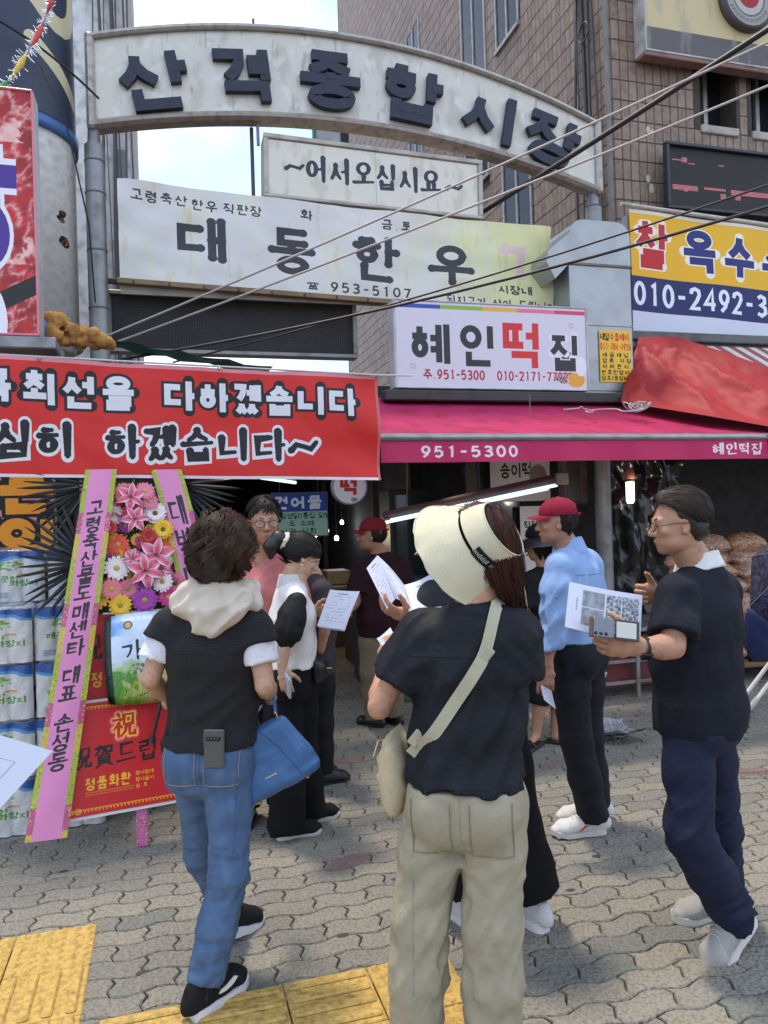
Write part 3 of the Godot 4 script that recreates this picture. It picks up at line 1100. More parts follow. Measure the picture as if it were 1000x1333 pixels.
	yi.fill_rect(Rect2i(0,290,1024,152),Color(0.09,0.11,0.37))
	yi.fill_rect(Rect2i(0,442,1024,98),Color(0.84,0.85,0.90))
	write(yi,"찰",30,52,140,190,31,Color(0.76,0.10,0.14),40,false,6,Color(0.95,0.93,0.88))
	write(yi,"옥수수",256,66,150,180,34,Color(0.11,0.14,0.44),44,false,6,Color(0.95,0.93,0.88))
	write(yi,"010-2492-3055",8,316,92,96,17,Color(0.92,0.93,0.96),12)
	ink(yi,[pl([0,8,1024,8])],14,Color(0.88,0.88,0.86))
	var rows:=[]
	for j in 7:
		var row:=[]
		for i in 17:
			row.append(Vector3(i*0.16,1.25-j*0.2083-i*0.0065,0.02+0.012*sin(i*0.9+j*0.5)))
		rows.append(row)
	part(yb,"printed_cloth",sheet(rows),pic(yi,0.55))
	part(yb,"backing_frame",box_between(Vector3(-0.01,0.0,-0.1),Vector3(2.6,1.2,-0.01)),mat(lin(0.3,0.3,0.3),0.7))
	part(yb,"white_batten",tube([Vector3(-0.10,1.285,0.03),Vector3(2.6,1.17,0.03)],0.022,8),grimy(lin(0.6,0.58,0.52),0.6))
	part(yb,"lower_rail",box_between(Vector3(0.0,-0.15,-0.06),Vector3(2.6,-0.06,0.05),0.01),grimy(lin(0.16,0.18,0.18),0.5))
func build_far_buildings():
	var f:=thing("white_building","far white building edge with cables running down its face","building",Vector3(-0.3,0,-11.0))
	part(f,"wall",box_between(Vector3(-6,0,-6),Vector3(0,12.5,0)),grimy(lin(0.80,0.80,0.80),0.8))
	var dark:=mat(lin(0.10,0.095,0.09),0.7)
	for i in 7:
		var pts:=[]
		for k in 14:
			pts.append(Vector3(-0.42+i*0.075+0.02*sin(k*0.8+i*3.0),3.0+k*0.72,0.12+0.05*(i%3)))
		part(f,"hanging_cable",tube(pts,[0.01,0.022,0.008,0.03,0.012,0.016,0.012][i],6),dark)
	for k in 4:
		part(f,"window_frame",box_between(Vector3(-0.22,4.4+k*0.62,0.0),Vector3(-0.06,4.86+k*0.62,0.03),0.005),mat(lin(0.25,0.25,0.25),0.6))
	part(f,"blue_strip",box_between(Vector3(-0.12,3.4,0.02),Vector3(-0.05,5.8,0.08)),mat(lin(0.05,0.13,0.28),0.5))
	var g:=thing("white_side_sign","white upright side sign with green edge far down the lane","sign",Vector3(2.85,7.8,-14.0))
	part(g,"panel",box_between(Vector3(0.05,0,0),Vector3(0.52,1.3,0.12),0.01),grimy(lin(0.6,0.62,0.64),0.5))
	part(g,"green_edge",box_between(Vector3(0,0,0),Vector3(0.05,1.3,0.13)),mat(lin(0.02,0.25,0.2),0.5))
	part(g,"dark_edge",box_between(Vector3(0.52,-0.2,0),Vector3(0.68,1.3,0.1)),mat(lin(0.02,0.022,0.03),0.5))
	part(g,"blue_mark",prism(pl([0.12,1.1,0.2,1.2,0.26,1.12,0.32,1.2,0.4,1.1,0.34,1.3,0.16,1.3]),0.012),mat(lin(0.03,0.08,0.3),0.5),Vector3(0,0,0.12))
# covered lane behind the arch
func build_market_hall():
	var hall:=thing("market_hall","dark covered market lane behind the arch","market hall",Vector3(0,0,-6.6))
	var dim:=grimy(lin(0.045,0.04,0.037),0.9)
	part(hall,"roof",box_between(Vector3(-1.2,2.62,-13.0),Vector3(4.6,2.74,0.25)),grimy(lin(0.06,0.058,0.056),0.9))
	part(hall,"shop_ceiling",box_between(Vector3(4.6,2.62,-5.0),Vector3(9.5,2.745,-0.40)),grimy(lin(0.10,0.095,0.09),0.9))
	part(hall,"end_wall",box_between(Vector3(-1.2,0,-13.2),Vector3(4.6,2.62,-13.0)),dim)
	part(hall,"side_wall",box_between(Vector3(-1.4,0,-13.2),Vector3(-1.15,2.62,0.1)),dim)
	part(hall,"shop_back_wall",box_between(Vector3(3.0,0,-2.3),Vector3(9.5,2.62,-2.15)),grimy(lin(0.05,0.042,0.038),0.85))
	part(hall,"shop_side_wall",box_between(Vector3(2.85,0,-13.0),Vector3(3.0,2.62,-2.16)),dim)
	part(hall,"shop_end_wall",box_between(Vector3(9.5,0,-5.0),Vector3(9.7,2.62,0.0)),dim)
	for z in [-0.1,-2.5,-5.0,-7.5]:
		part(hall,"roof_beam",box_between(Vector3(-1.1,2.5,z-0.05),Vector3(2.84,2.615,z+0.05)),mat(lin(0.05,0.045,0.04),0.7))
	for z in [0.0,-3.4,-6.8]:
		part(hall,"post",box_between(Vector3(2.70,0,z-0.04),Vector3(2.78,2.5,z+0.04),0.006),grimy(lin(0.07,0.05,0.045),0.6))
# smooth solids: distances on a grid, meshed as surface nets
class Vox:
	var lo:Vector3
	var nx:int
	var ny:int
	var nz:int
	var s:float
	var f:PackedFloat32Array
	func _init(a:Vector3,b:Vector3,cell:float):
		lo=a
		s=cell
		nx=int(ceil((b.x-a.x)/cell))+2
		ny=int(ceil((b.y-a.y)/cell))+2
		nz=int(ceil((b.z-a.z)/cell))+2
		f=PackedFloat32Array()
		f.resize(nx*ny*nz)
		f.fill(1.0)
	func span(a:Vector3,b:Vector3)->PackedInt32Array:
		var p:=(a-lo)/s
		var q:=(b-lo)/s
		return PackedInt32Array([clampi(int(floor(p.x)),0,nx-1),clampi(int(floor(p.y)),0,ny-1),clampi(int(floor(p.z)),0,nz-1),clampi(int(ceil(q.x)),0,nx-1),clampi(int(ceil(q.y)),0,ny-1),clampi(int(ceil(q.z)),0,nz-1)])
	func cone(a:Vector3,b:Vector3,ra:float,rb:float,k:=0.02):
		var m:=Vector3.ONE*(maxf(ra,rb)+k+s*2.5)
		var w:=span(a.min(b)-m,a.max(b)+m)
		var ab:=b-a
		var l2:=maxf(ab.length_squared(),1e-9)
		var dr:=rb-ra
		for z in range(w[2],w[5]+1):
			for y in range(w[1],w[4]+1):
				var i:=(z*ny+y)*nx+w[0]
				var p:=Vector3(lo.x+w[0]*s,lo.y+y*s,lo.z+z*s)-a
				for x in range(w[0],w[3]+1):
					var t:=clampf(p.dot(ab)/l2,0.0,1.0)
					var d:=(p-ab*t).length()-ra-dr*t
					var o:=f[i]
					var h:=k-absf(o-d)
					f[i]=minf(o,d)-(h*h/(4.0*k) if h>0.0 else 0.0)
					i+=1
					p.x+=s
	func ball(c:Vector3,r:float,k:=0.02):
		cone(c,c,r,r,k)
	func chain(pts:Array,rs:Array,k:=0.02):
		for i in pts.size()-1:
			cone(pts[i],pts[i+1],rs[i],rs[i+1],k)
	func egg(c:Vector3,r:Vector3,b:Basis,k:=0.02,carve:=false):
		var big:=maxf(r.x,maxf(r.y,r.z))
		var m:=Vector3.ONE*(big+k+s*2.5)
		var w:=span(c-m,c+m)
		var small:=minf(r.x,minf(r.y,r.z))
		var ib:=b.transposed()
		var ix:=ib*Vector3(s,0,0)
		for z in range(w[2],w[5]+1):
			for y in range(w[1],w[4]+1):
				var i:=(z*ny+y)*nx+w[0]
				var p:=ib*(Vector3(lo.x+w[0]*s,lo.y+y*s,lo.z+z*s)-c)
				for x in range(w[0],w[3]+1):
					var d:=((p/r).length()-1.0)*small
					var o:=f[i]
					if carve:
						d=-d
						var h:=k-absf(o-d)
						f[i]=maxf(o,d)+(h*h/(4.0*k) if h>0.0 else 0.0)
					else:
						var h:=k-absf(o-d)
						f[i]=minf(o,d)-(h*h/(4.0*k) if h>0.0 else 0.0)
					i+=1
					p+=ix
	# elliptical tube along points; aa = half widths along lat, bb = half depths
	func loft(pts:Array,aa:Array,bb:Array,lat:Vector3,k:=0.02):
		for n in pts.size()-1:
			var a:Vector3=pts[n]
			var b:Vector3=pts[n+1]
			var ab:=b-a
			var l2:=maxf(ab.length_squared(),1e-9)
			var a0:float=aa[n]
			var a1:float=aa[n+1]
			var b0:float=bb[n]
			var b1:float=bb[n+1]
			var m:=Vector3.ONE*(maxf(maxf(a0,a1),maxf(b0,b1))+k+s*2.5)
			var w:=span(a.min(b)-m,a.max(b)+m)
			for z in range(w[2],w[5]+1):
				for y in range(w[1],w[4]+1):
					var i:=(z*ny+y)*nx+w[0]
					var p:=Vector3(lo.x+w[0]*s,lo.y+y*s,lo.z+z*s)-a
					for x in range(w[0],w[3]+1):
						var t:=clampf(p.dot(ab)/l2,0.0,1.0)
						var v:=p-ab*t
						var u:=v.dot(lat)
						var q2:=maxf(v.length_squared()-u*u,0.0)
						var ca:=a0+(a1-a0)*t
						var cb:=b0+(b1-b0)*t
						var d:=(sqrt(u*u/(ca*ca)+q2/(cb*cb))-1.0)*minf(ca,cb)
						var o:=f[i]
						var h:=k-absf(o-d)
						f[i]=minf(o,d)-(h*h/(4.0*k) if h>0.0 else 0.0)
						i+=1
						p.x+=s
	# keeps what lies on the side that the normal points away from
	func cut(c:Vector3,n:Vector3,reach:=9.0):
		var i:=0
		for z in nz:
			for y in ny:
				var p:=Vector3(lo.x,lo.y+y*s,lo.z+z*s)-c
				var d:=p.dot(n)
				var st:=n.x*s
				for x in nx:
					if d>f[i] and (reach>8.0 or (p+Vector3(x*s,0,0)).length()<reach):
						f[i]=d
					d+=st
					i+=1
	func ripple(amp:float,freq:float,seed_:int,stretch:=Vector3.ONE):
		var n:=FastNoiseLite.new()
		n.seed=seed_
		n.frequency=1.0
		n.fractal_octaves=2
		var i:=0
		var q:=stretch*freq
		var near:=s*3.0+amp
		for z in nz:
			for y in ny:
				for x in nx:
					var d:=f[i]
					if d<near and d>-near:
						f[i]=d+amp*n.get_noise_3d((lo.x+x*s)*q.x,(lo.y+y*s)*q.y,(lo.z+z*s)*q.z)
					i+=1
	# sharp creases running along dir, only where |p - c| is near: ridged waves
	func crease(amp:float,freq:float,dir:Vector3,seed_:int,c:Vector3,reach:float):
		var n:=FastNoiseLite.new()
		n.seed=seed_
		n.frequency=1.0
		n.fractal_octaves=1
		var m:=Vector3.ONE*reach
		var w:=span(c-m,c+m)
		var near:=s*3.0+amp
		for z in range(w[2],w[5]+1):
			for y in range(w[1],w[4]+1):
				var i:=(z*ny+y)*nx+w[0]
				for x in range(w[0],w[3]+1):
					var d:=f[i]
					if d<near and d>-near:
						var p:=Vector3(lo.x+x*s,lo.y+y*s,lo.z+z*s)
						var fall:=1.0-(p-c).length()/reach
						if fall>0.0:
							var q:=p-dir*(p.dot(dir)*0.8)
							var v:=n.get_noise_3d(q.x*freq,q.y*freq,q.z*freq)
							f[i]=d+amp*(1.0-2.5*absf(v))*minf(1.0,fall*2.0)*-1.0
					i+=1
	func at(p:Vector3)->float:
		var q:=(p-lo)/s
		var x:=int(floor(q.x))
		var y:=int(floor(q.y))
		var z:=int(floor(q.z))
		if x<0 or y<0 or z<0 or x>=nx-1 or y>=ny-1 or z>=nz-1:
			return 1.0
		var u:=q.x-x
		var v:=q.y-y
		var w:=q.z-z
		var i:=(z*ny+y)*nx+x
		var r:=nx
		var l:=nx*ny
		var c0:=lerpf(lerpf(f[i],f[i+1],u),lerpf(f[i+r],f[i+r+1],u),v)
		var c1:=lerpf(lerpf(f[i+l],f[i+l+1],u),lerpf(f[i+l+r],f[i+l+r+1],u),v)
		return lerpf(c0,c1,w)
	func march(p:Vector3,d:Vector3,far:=0.6)->Vector3:
		var t:=0.0
		while t<far:
			var v:=at(p+d*t)
			if v<0.0:
				return p+d*(t+v)
			t+=clampf(v*0.7,0.002,0.02)
		return p+d*far
	func mesh(into:SurfaceTool=null)->ArrayMesh:
		var ids:=PackedInt32Array()
		ids.resize(nx*ny*nz)
		ids.fill(-1)
		var vs:=PackedVector3Array()
		var quads:=PackedInt32Array()
		var r:=nx
		var l:=nx*ny
		var lim:=s*4.0
		for z in range(0,nz-1):
			for y in range(0,ny-1):
				var i:=(z*ny+y)*nx
				for x in range(0,nx-1):
					var a:=f[i]
					if a<lim and a>-lim:
						var b:=f[i+1]
						var c:=f[i+r]
						var d:=f[i+r+1]
						var e:=f[i+l]
						var g:=f[i+l+1]
						var h:=f[i+l+r]
						var k:=f[i+l+r+1]
						var m:=int(a<0.0)+int(b<0.0)+int(c<0.0)+int(d<0.0)+int(e<0.0)+int(g<0.0)+int(h<0.0)+int(k<0.0)
						if m>0 and m<8:
							var p:=Vector3.ZERO
							var cnt:=0
							if (a<0.0)!=(b<0.0):p+=Vector3(a/(a-b),0,0); cnt+=1
							if (c<0.0)!=(d<0.0):p+=Vector3(c/(c-d),1,0); cnt+=1
							if (e<0.0)!=(g<0.0):p+=Vector3(e/(e-g),0,1); cnt+=1
							if (h<0.0)!=(k<0.0):p+=Vector3(h/(h-k),1,1); cnt+=1
							if (a<0.0)!=(c<0.0):p+=Vector3(0,a/(a-c),0); cnt+=1
							if (b<0.0)!=(d<0.0):p+=Vector3(1,b/(b-d),0); cnt+=1
							if (e<0.0)!=(h<0.0):p+=Vector3(0,e/(e-h),1); cnt+=1
							if (g<0.0)!=(k<0.0):p+=Vector3(1,g/(g-k),1); cnt+=1
							if (a<0.0)!=(e<0.0):p+=Vector3(0,0,a/(a-e)); cnt+=1
							if (b<0.0)!=(g<0.0):p+=Vector3(1,0,b/(b-g)); cnt+=1
							if (c<0.0)!=(h<0.0):p+=Vector3(0,1,c/(c-h)); cnt+=1
							if (d<0.0)!=(k<0.0):p+=Vector3(1,1,d/(d-k)); cnt+=1
							ids[i]=vs.size()
							vs.append(lo+(Vector3(x,y,z)+p/cnt)*s)
							var ins:=a<0.0
							if ins!=(b<0.0):quads.append_array(PackedInt32Array([i,0,int(ins)]))
							if ins!=(c<0.0):quads.append_array(PackedInt32Array([i,1,int(ins)]))
							if ins!=(e<0.0):quads.append_array(PackedInt32Array([i,2,int(ins)]))
					i+=1
		var idx:=PackedInt32Array()
		for q in range(0,quads.size(),3):
			var i:=quads[q]
			var ax:=quads[q+1]
			var u:=r if ax==0 else (l if ax==1 else 1)
			var v:=l if ax==0 else (1 if ax==1 else r)
			if i-u-v<0:
				continue
			var p0:=ids[i]
			var p1:=ids[i-u]
			var p2:=ids[i-u-v]
			var p3:=ids[i-v]
			if p1<0 or p2<0 or p3<0:
				continue
			if quads[q+2]==1:
				idx.append_array(PackedInt32Array([p0,p2,p1,p0,p3,p2]))
			else:
				idx.append_array(PackedInt32Array([p0,p1,p2,p0,p2,p3]))
		if vs.is_empty() or idx.is_empty():
			return ArrayMesh.new()
		var arr:=[]
		arr.resize(Mesh.ARRAY_MAX)
		arr[Mesh.ARRAY_VERTEX]=vs
		arr[Mesh.ARRAY_INDEX]=idx
		var am:=ArrayMesh.new()
		am.add_surface_from_arrays(Mesh.PRIMITIVE_TRIANGLES,arr)
		var st:=SurfaceTool.new()
		st.create_from(am,0)
		st.generate_normals()
		var out:=st.commit()
		if into:
			into.append_from(out,0,Transform3D())
		return out
# the arch
func quad_fit(x:float,a:Vector2,b:Vector2,c:Vector2)->float:
	return a.y*(x-b.x)*(x-c.x)/((a.x-b.x)*(a.x-c.x))+b.y*(x-a.x)*(x-c.x)/((b.x-a.x)*(b.x-c.x))+c.y*(x-a.x)*(x-b.x)/((c.x-a.x)*(c.x-b.x))
func arch_top(x:float)->float:
	return quad_fit(x,Vector2(-0.45,5.41),Vector2(1.6,5.70),Vector2(4.0,5.22))
func arch_low(x:float)->float:
	return quad_fit(x,Vector2(-0.45,4.72),Vector2(1.6,4.965),Vector2(4.0,4.59))
func build_arch():
	var a:=thing("market_arch","curved steel arch sign with navy raised letters over the lane","arch",Vector3(0,0,-6.36))
	var steel:=grimy(lin(0.50,0.48,0.43),0.42,0.25,"grime",0.9)
	var edge:=grimy(lin(0.44,0.42,0.38),0.38,0.5,"grime",1.4)
	var im:=canvas(1024,256,Color(0.80,0.785,0.74))
	weather(im,Color(0.62,0.60,0.56),0.4,0.012,31,0.05,0.5,0.35)
	weather(im,Color(0.88,0.88,0.86),0.5,0.018,33,0.1,0.5,0.6)
	weather(im,Color(0.50,0.45,0.38),0.35,0.05,35,0.36,0.6,0.12)
	var fr:=[]
	for j in 5:
		var row:=[]
		for i in 33:
			var x:=lerpf(-0.42,3.97,i/32.0)
			row.append(Vector3(x,lerpf(arch_top(x)-0.03,arch_low(x)+0.03,j/4.0),0.05))
		fr.append(row)
	var pm:=pic(im,0.42)
	pm.metallic=0.2
	part(a,"face_panel",sheet(fr),pm)
	var bk:=[]
	for j in 2:
		var row:=[]
		for i in 33:
			var x:=lerpf(3.97,-0.42,i/32.0)
			row.append(Vector3(x,arch_top(x)-0.03 if j==0 else arch_low(x)+0.03,-0.05))
		bk.append(row)
	part(a,"back_panel",sheet(bk),steel)
	# rolled rims: a box section bent along the curve
	for which in 2:
		var st:=start()
		for i in 40:
			var x0:=lerpf(-0.46,4.01,i/40.0)
			var x1:=lerpf(-0.46,4.01,(i+1)/40.0)
			var y0:float=arch_top(x0) if which==0 else arch_low(x0)
			var y1:float=arch_top(x1) if which==0 else arch_low(x1)
			var sec:=[Vector2(0.03,0.05),Vector2(0.03,-0.06),Vector2(-0.026,-0.065),Vector2(-0.03,0.08),Vector2(-0.012,0.092),Vector2(0.012,0.087)]
			if which==1:
				for k in sec.size():
					sec[k]=Vector2(-sec[k].x,sec[k].y)
				sec.reverse()
			st.set_smooth_group(-1)
			for k in sec.size():
				var p:Vector2=sec[k]
				var q:Vector2=sec[(k+1)%sec.size()]
				quad(st,Vector3(x0,y0+p.x,p.y),Vector3(x1,y1+p.x,p.y),Vector3(x1,y1+q.x,q.y),Vector3(x0,y0+q.x,q.y))
		part(a,"rim",done(st),edge if which==0 else grimy(lin(0.40,0.35,0.31),0.5,0.3,"grime",1.4))
	for x in [-0.45,4.0]:
		part(a,"end_rim",box_between(Vector3(x-0.035,arch_low(x)-0.028,-0.065),Vector3(x+0.035,arch_top(x)+0.028,0.09),0.02),edge)
	var pipe:=grimy(lin(0.30,0.31,0.32),0.5,0.5,"grime",0.8)
	for e in [[-0.44,0.0],[3.965,0.0]]:
		var x:float=e[0]
		var col:=part(a,"column",tube([Vector3(x,0,0),Vector3(x,arch_low(x)-0.14,0)],0.075,18),pipe)
		part(col,"column_neck",tube([Vector3(x,arch_low(x)-0.15,0),Vector3(x,arch_low(x)-0.11,0),Vector3(x,arch_low(x)-0.02,0)],[0.075,0.05,0.045],14),pipe)
		for y in [3.3,3.75,4.2,4.45]:
			part(col,"strap_band",tube([Vector3(x,y,0),Vector3(x,y+0.012,0)],0.079,18),mat(lin(0.1,0.1,0.1),0.6))
	# letters
	var navy:=grimy(lin(0.017,0.024,0.05),0.55,0.0,"grime",1.5)
	var txt:="산격종합시장"
	var at:=[Vector2(0.02,5.11),Vector2(0.73,5.23),Vector2(1.45,5.285),Vector2(2.17,5.255),Vector2(2.90,5.145),Vector2(3.50,5.005)]
	for i in 6:
		var x:float=at[i].x
		var slope:=(arch_top(x+0.05)+arch_low(x+0.05)-arch_top(x-0.05)-arch_low(x-0.05))/0.2
		part(a,"letter",letter_mesh(txt[i],0.51,0.425,0.084,0.05),navy,Vector3(x,at[i].y,0.053),Basis(Vector3.BACK,atan(slope)))
	for x in [0.84,2.6]:
		part(a,"hanger_rod",tube([Vector3(x,arch_low(x)-0.02,0),Vector3(x,4.72,0)],0.014,6),mat(lin(0.25,0.25,0.25),0.5))
	part(a,"side_rod",tube([Vector3(0.80,arch_low(0.8)-0.02,-0.1),Vector3(0.80,4.2,-0.1)],0.017,6),mat(lin(0.08,0.08,0.08),0.5))
	part(a,"bolt",tube([Vector3(0.83,5.70,0),Vector3(0.83,5.77,0)],0.012,6),mat(lin(0.1,0.1,0.1),0.5))
# signs and banners under the arch
func build_hanging_signs():
	# welcome board
	var w:=thing("welcome_board","cream light box with brush lettering hung beneath the arch","light box",Vector3(0.87,4.27,-6.40))
	var wi:=canvas(1024,256,Color(0.86,0.85,0.79))
	weather(wi,Color(0.74,0.71,0.62),0.5,0.012,41,0.0,0.5,0.5)
	write(wi,"어서오십시요",178,62,92,118,20,Color(0.17,0.19,0.24),20,true)
	write(wi,"~",82,86,80,70,20,Color(0.17,0.19,0.24),0,true)
	write(wi,"~",862,96,80,70,20,Color(0.17,0.19,0.24),0,true)
	ink(wi,[pl([508,0,508,256])],4.0,Color(0.72,0.72,0.68))
	part(w,"face",sheet([[Vector3(0.04,0.49,0),Vector3(1.90,0.45,0)],[Vector3(0.04,0.04,0),Vector3(1.90,0.0,0)]]),pic(wi,0.5),Vector3(0,0,0.085))
	var tilt:=Basis(Vector3.BACK,-0.0215)
	var fr:=grimy(lin(0.52,0.50,0.44),0.5)
	part(w,"case",box_between(Vector3(0,0.02,-0.12),Vector3(1.94,0.535,0.08),0.004),fr,Vector3.ZERO,tilt)
	part(w,"frame",box_between(Vector3(-0.005,0.50,0.082),Vector3(1.945,0.54,0.10),0.006),fr,Vector3.ZERO,tilt)
	part(w,"frame",box_between(Vector3(-0.005,0.01,0.082),Vector3(1.945,0.04,0.10),0.006),fr,Vector3.ZERO,tilt)
	part(w,"frame",box_between(Vector3(-0.005,0.04,0.082),Vector3(0.035,0.50,0.10),0.006),fr,Vector3.ZERO,tilt)
	part(w,"frame",box_between(Vector3(1.905,0.04,0.082),Vector3(1.945,0.50,0.10),0.006),fr,Vector3.ZERO,tilt)
	# faded butcher banner
	var b:=thing("butcher_banner","faded white banner yellowing at the right with large grey letters","banner",Vector3(-0.275,3.41,-6.30))
	var W:=1400
	var im:=canvas(W,340,Color(0.85,0.84,0.825))
	weather(im,Color(0.86,0.85,0.78),0.7,0.006,51,0.0,0.5,0.35)
	weather(im,Color(0.88,0.86,0.66),0.4,0.012,54,0.2,0.6,0.12)
	var n:=FastNoiseLite.new()
	n.seed=52
	n.frequency=0.006
	for y in 340:
		for x in range(820,W):
			var k:=smoothstep(820.0,1330.0,x+160.0*n.get_noise_2d(x,y*0.6))*0.75
			im.set_pixel(x,y,im.get_pixel(x,y).lerp(Color(0.88,0.87,0.58),k))
	weather(im,Color(0.82,0.74,0.50),0.4,0.02,53,0.30,0.6,0.15)
	var gx:=func(x:float)->float:return (x+0.275)/3.75*W
	var gy:=func(x:float,y:float)->float:return (4.32-0.0285*(x+0.275)-y)/0.80*340
	var grey:=Color(0.215,0.22,0.245)
	var big:="대동한우"
	var bx:=[[0.144,4.085,0.568,3.70],[0.89,4.058,1.276,3.634],[1.593,4.03,2.003,3.608],[2.284,4.01,2.705,3.624]]
	for i in 4:
		var x0:float=gx.call(bx[i][0]+0.03)
		var x1:float=gx.call(bx[i][2]-0.03)
		var y0:float=gy.call(bx[i][0],bx[i][1]-0.03)
		var y1:float=gy.call(bx[i][2],bx[i][3]+0.03)
		var st:=line(big[i],x0,y0,x1-x0,y1-y0,0)
		ink(im,st,25.0,grey)
		for s in st:
			for q in [s[0],s[s.size()-1]]:
				disc(im,q.x,q.y,14.5,grey)
	write(im,"고령축산",gx.call(-0.178),gy.call(-0.178,4.245),33,36,5.0,grey,9)
	write(im,"한우",gx.call(0.285),gy.call(0.30,4.215),33,36,5.0,grey,9)
	write(im,"직판장",gx.call(0.535),gy.call(0.56,4.205),33,36,5.0,grey,7)
	write(im,"화",gx.call(1.165),gy.call(1.165,4.205),36,34,5.5,grey)
	write(im,"금.토",gx.call(1.865),gy.call(1.865,4.175),34,34,5.5,grey,10)
	write(im,"☎",gx.call(1.20),gy.call(1.20,3.60),38,30,5.0,grey)
	write(im,"953-5107",gx.call(1.40),gy.call(1.40,3.60),42,34,6.0,grey,9)
	write(im,"시장내",gx.call(2.945),gy.call(2.945,3.665),36,34,6.0,grey,6)
	write(im,"돼지고기 삶아 드립니다",gx.call(2.44),gy.call(2.44,3.545),30,34,5.0,grey,6)
	ink(im,[pl([gx.call(3.0),gy.call(3.0,3.98),gx.call(3.17),gy.call(3.17,3.98),gx.call(3.17),gy.call(3.17,3.72)])],28.0,Color(0.86,0.76,0.74))
	fill_convex(im,pl([gx.call(2.93),gy.call(3.0,3.98),gx.call(3.03),gy.call(3.0,4.06),gx.call(3.03),gy.call(3.0,3.90)]),Color(0.86,0.76,0.74))
	var rows:=[]
	var fn:=FastNoiseLite.new()
	fn.seed=3
	fn.frequency=1.0
	for j in 15:
		var row:=[]
		for i in 61:
			var u:=i/60.0
			var v:=j/14.0
			var edge:float=exp(-u*10.0)+exp(-(1.0-u)*14.0)
			var z:=0.010*sin(u*23.0+v*4.0)+0.03*edge*sin(v*9.0+u*40.0)*(1.0-v)+0.02*fn.get_noise_2d(u*7.0,v*3.0)
			row.append(Vector3(u*3.75,0.91-0.107*u-v*0.80-0.02*sin(u*PI)*(1.0-v),z))
		rows.append(row)
	part(b,"printed_cloth",sheet(rows),pic(im,0.6))
	part(b,"back_cloth",box_between(Vector3(0.0,0.02,-0.06),Vector3(3.74,0.78,-0.04)),grimy(lin(0.4,0.38,0.32),0.8))
	part(b,"lower_batten",box_between(Vector3(-0.02,-0.03,-0.05),Vector3(3.77,0.012,0.03),0.004),grimy(lin(0.26,0.18,0.10),0.7),Vector3(0,0.115,0),Basis(Vector3.BACK,-0.0285))
	for k in 14:
		part(b,"lashing",tube([Vector3(0.1+k*0.27,0.11-k*0.0076,0.035),Vector3(0.1+k*0.27,0.085-k*0.0076,0.04)],0.006,5),mat(lin(0.05,0.05,0.05),0.7))
	# louvred LED screen behind
	var l:=thing("dark_screen_board","long dark perforated display board under the faded banner","display board",Vector3(-0.36,3.035,-6.52))
	var fm:=grimy(lin(0.30,0.30,0.29),0.45,0.4)
	part(l,"panel",box_between(Vector3(0,0.01,-0.08),Vector3(1.99,0.43,0.0)),grimy(lin(0.022,0.022,0.024),0.7))
	var ds:=start()
	ds.set_smooth_group(-1)
	for j in 24:
		for i in 108:
			var c:=Vector3(0.04+i*0.0178,0.03+j*0.0163,0.002)
			add_box(ds,c,Vector3(0.007,0.005,0.004))
	part(l,"dot_grid",done(ds),mat(lin(0.075,0.075,0.078),0.5)).set_meta("kind","stuff")
	part(l,"frame",box_between(Vector3(-0.05,0.435,-0.1),Vector3(2.03,0.47,0.03),0.005),fm)
	part(l,"frame",box_between(Vector3(-0.05,-0.03,-0.1),Vector3(2.03,0.005,0.03),0.005),fm)
	part(l,"frame",box_between(Vector3(1.995,0.006,-0.1),Vector3(2.03,0.434,0.03),0.005),fm)
	part(l,"frame",box_between(Vector3(-0.05,0.006,-0.1),Vector3(-0.005,0.434,0.03),0.005),fm)
	part(l,"bracket",box_between(Vector3(-0.15,0.51,0.02),Vector3(0.38,0.55,0.06),0.004),grimy(lin(0.10,0.06,0.05),0.7),Vector3.ZERO,Basis(Vector3.BACK,-0.06))
	# rice cake shop light box
	var t:=thing("rice_cake_sign","white shop light box with black and red letters above the pink awning","light box",Vector3(1.81,2.643,-5.88))
	t.scale=Vector3.ONE*0.958
	var ti:=canvas(1024,420,Color(0.85,0.84,0.88))
	var band:=[Color(0.16,0.30,0.66),Color(0.55,0.72,0.22),Color(0.90,0.70,0.22),Color(0.90,0.46,0.55),Color(0.84,0.24,0.40)]
	for i in 5:
		ti.fill_rect(Rect2i([24,230,452,640,850][i],12,[210,225,192,214,172][i],20),band[i])
	var blk:=Color(0.13,0.13,0.14)
	write(ti,"혜",76,108,196,196,33,blk,0)
	write(ti,"인",334,108,180,196,33,blk,0)
	write(ti,"떡",566,84,204,232,36,Color(0.83,0.12,0.13),54)
	# pieces of rice cake printed in the corner
	disc(ti,930,300,60,Color(0.36,0.18,0.14),74)
	disc(ti,890,350,54,Color(0.10,0.32,0.27),40)
	disc(ti,960,370,52,Color(0.92,0.64,0.20),40)
	disc(ti,990,300,34,Color(0.92,0.92,0.95),52)
	disc(ti,900,280,40,Color(0.90,0.72,0.25),16)
	write(ti,"집",822,140,156,178,31,blk,10,false,6,Color(0.9,0.9,0.93))
	write(ti,"주.951-5300",132,334,46,46,8.5,Color(0.68,0.13,0.22),4)
	write(ti,"010-2171-7792",520,334,46,46,8.5,Color(0.68,0.13,0.22),3,false,3,Color(0.88,0.87,0.9))
	for c in [[940,88],[82,318]]:
		for k in 8:
			var a:float=TAU*k/8.0
			ink(ti,[pl([c[0]+7*cos(a),c[1]+7*sin(a),c[0]+17*cos(a),c[1]+17*sin(a)])],3.0,Color(0.62,0.58,0.58))
	for y in range(0,420):
		for x in range(0,1024,1):
			if (x/5)%2==0:
				ti.set_pixel(x,y,ti.get_pixel(x,y).darkened(0.025))
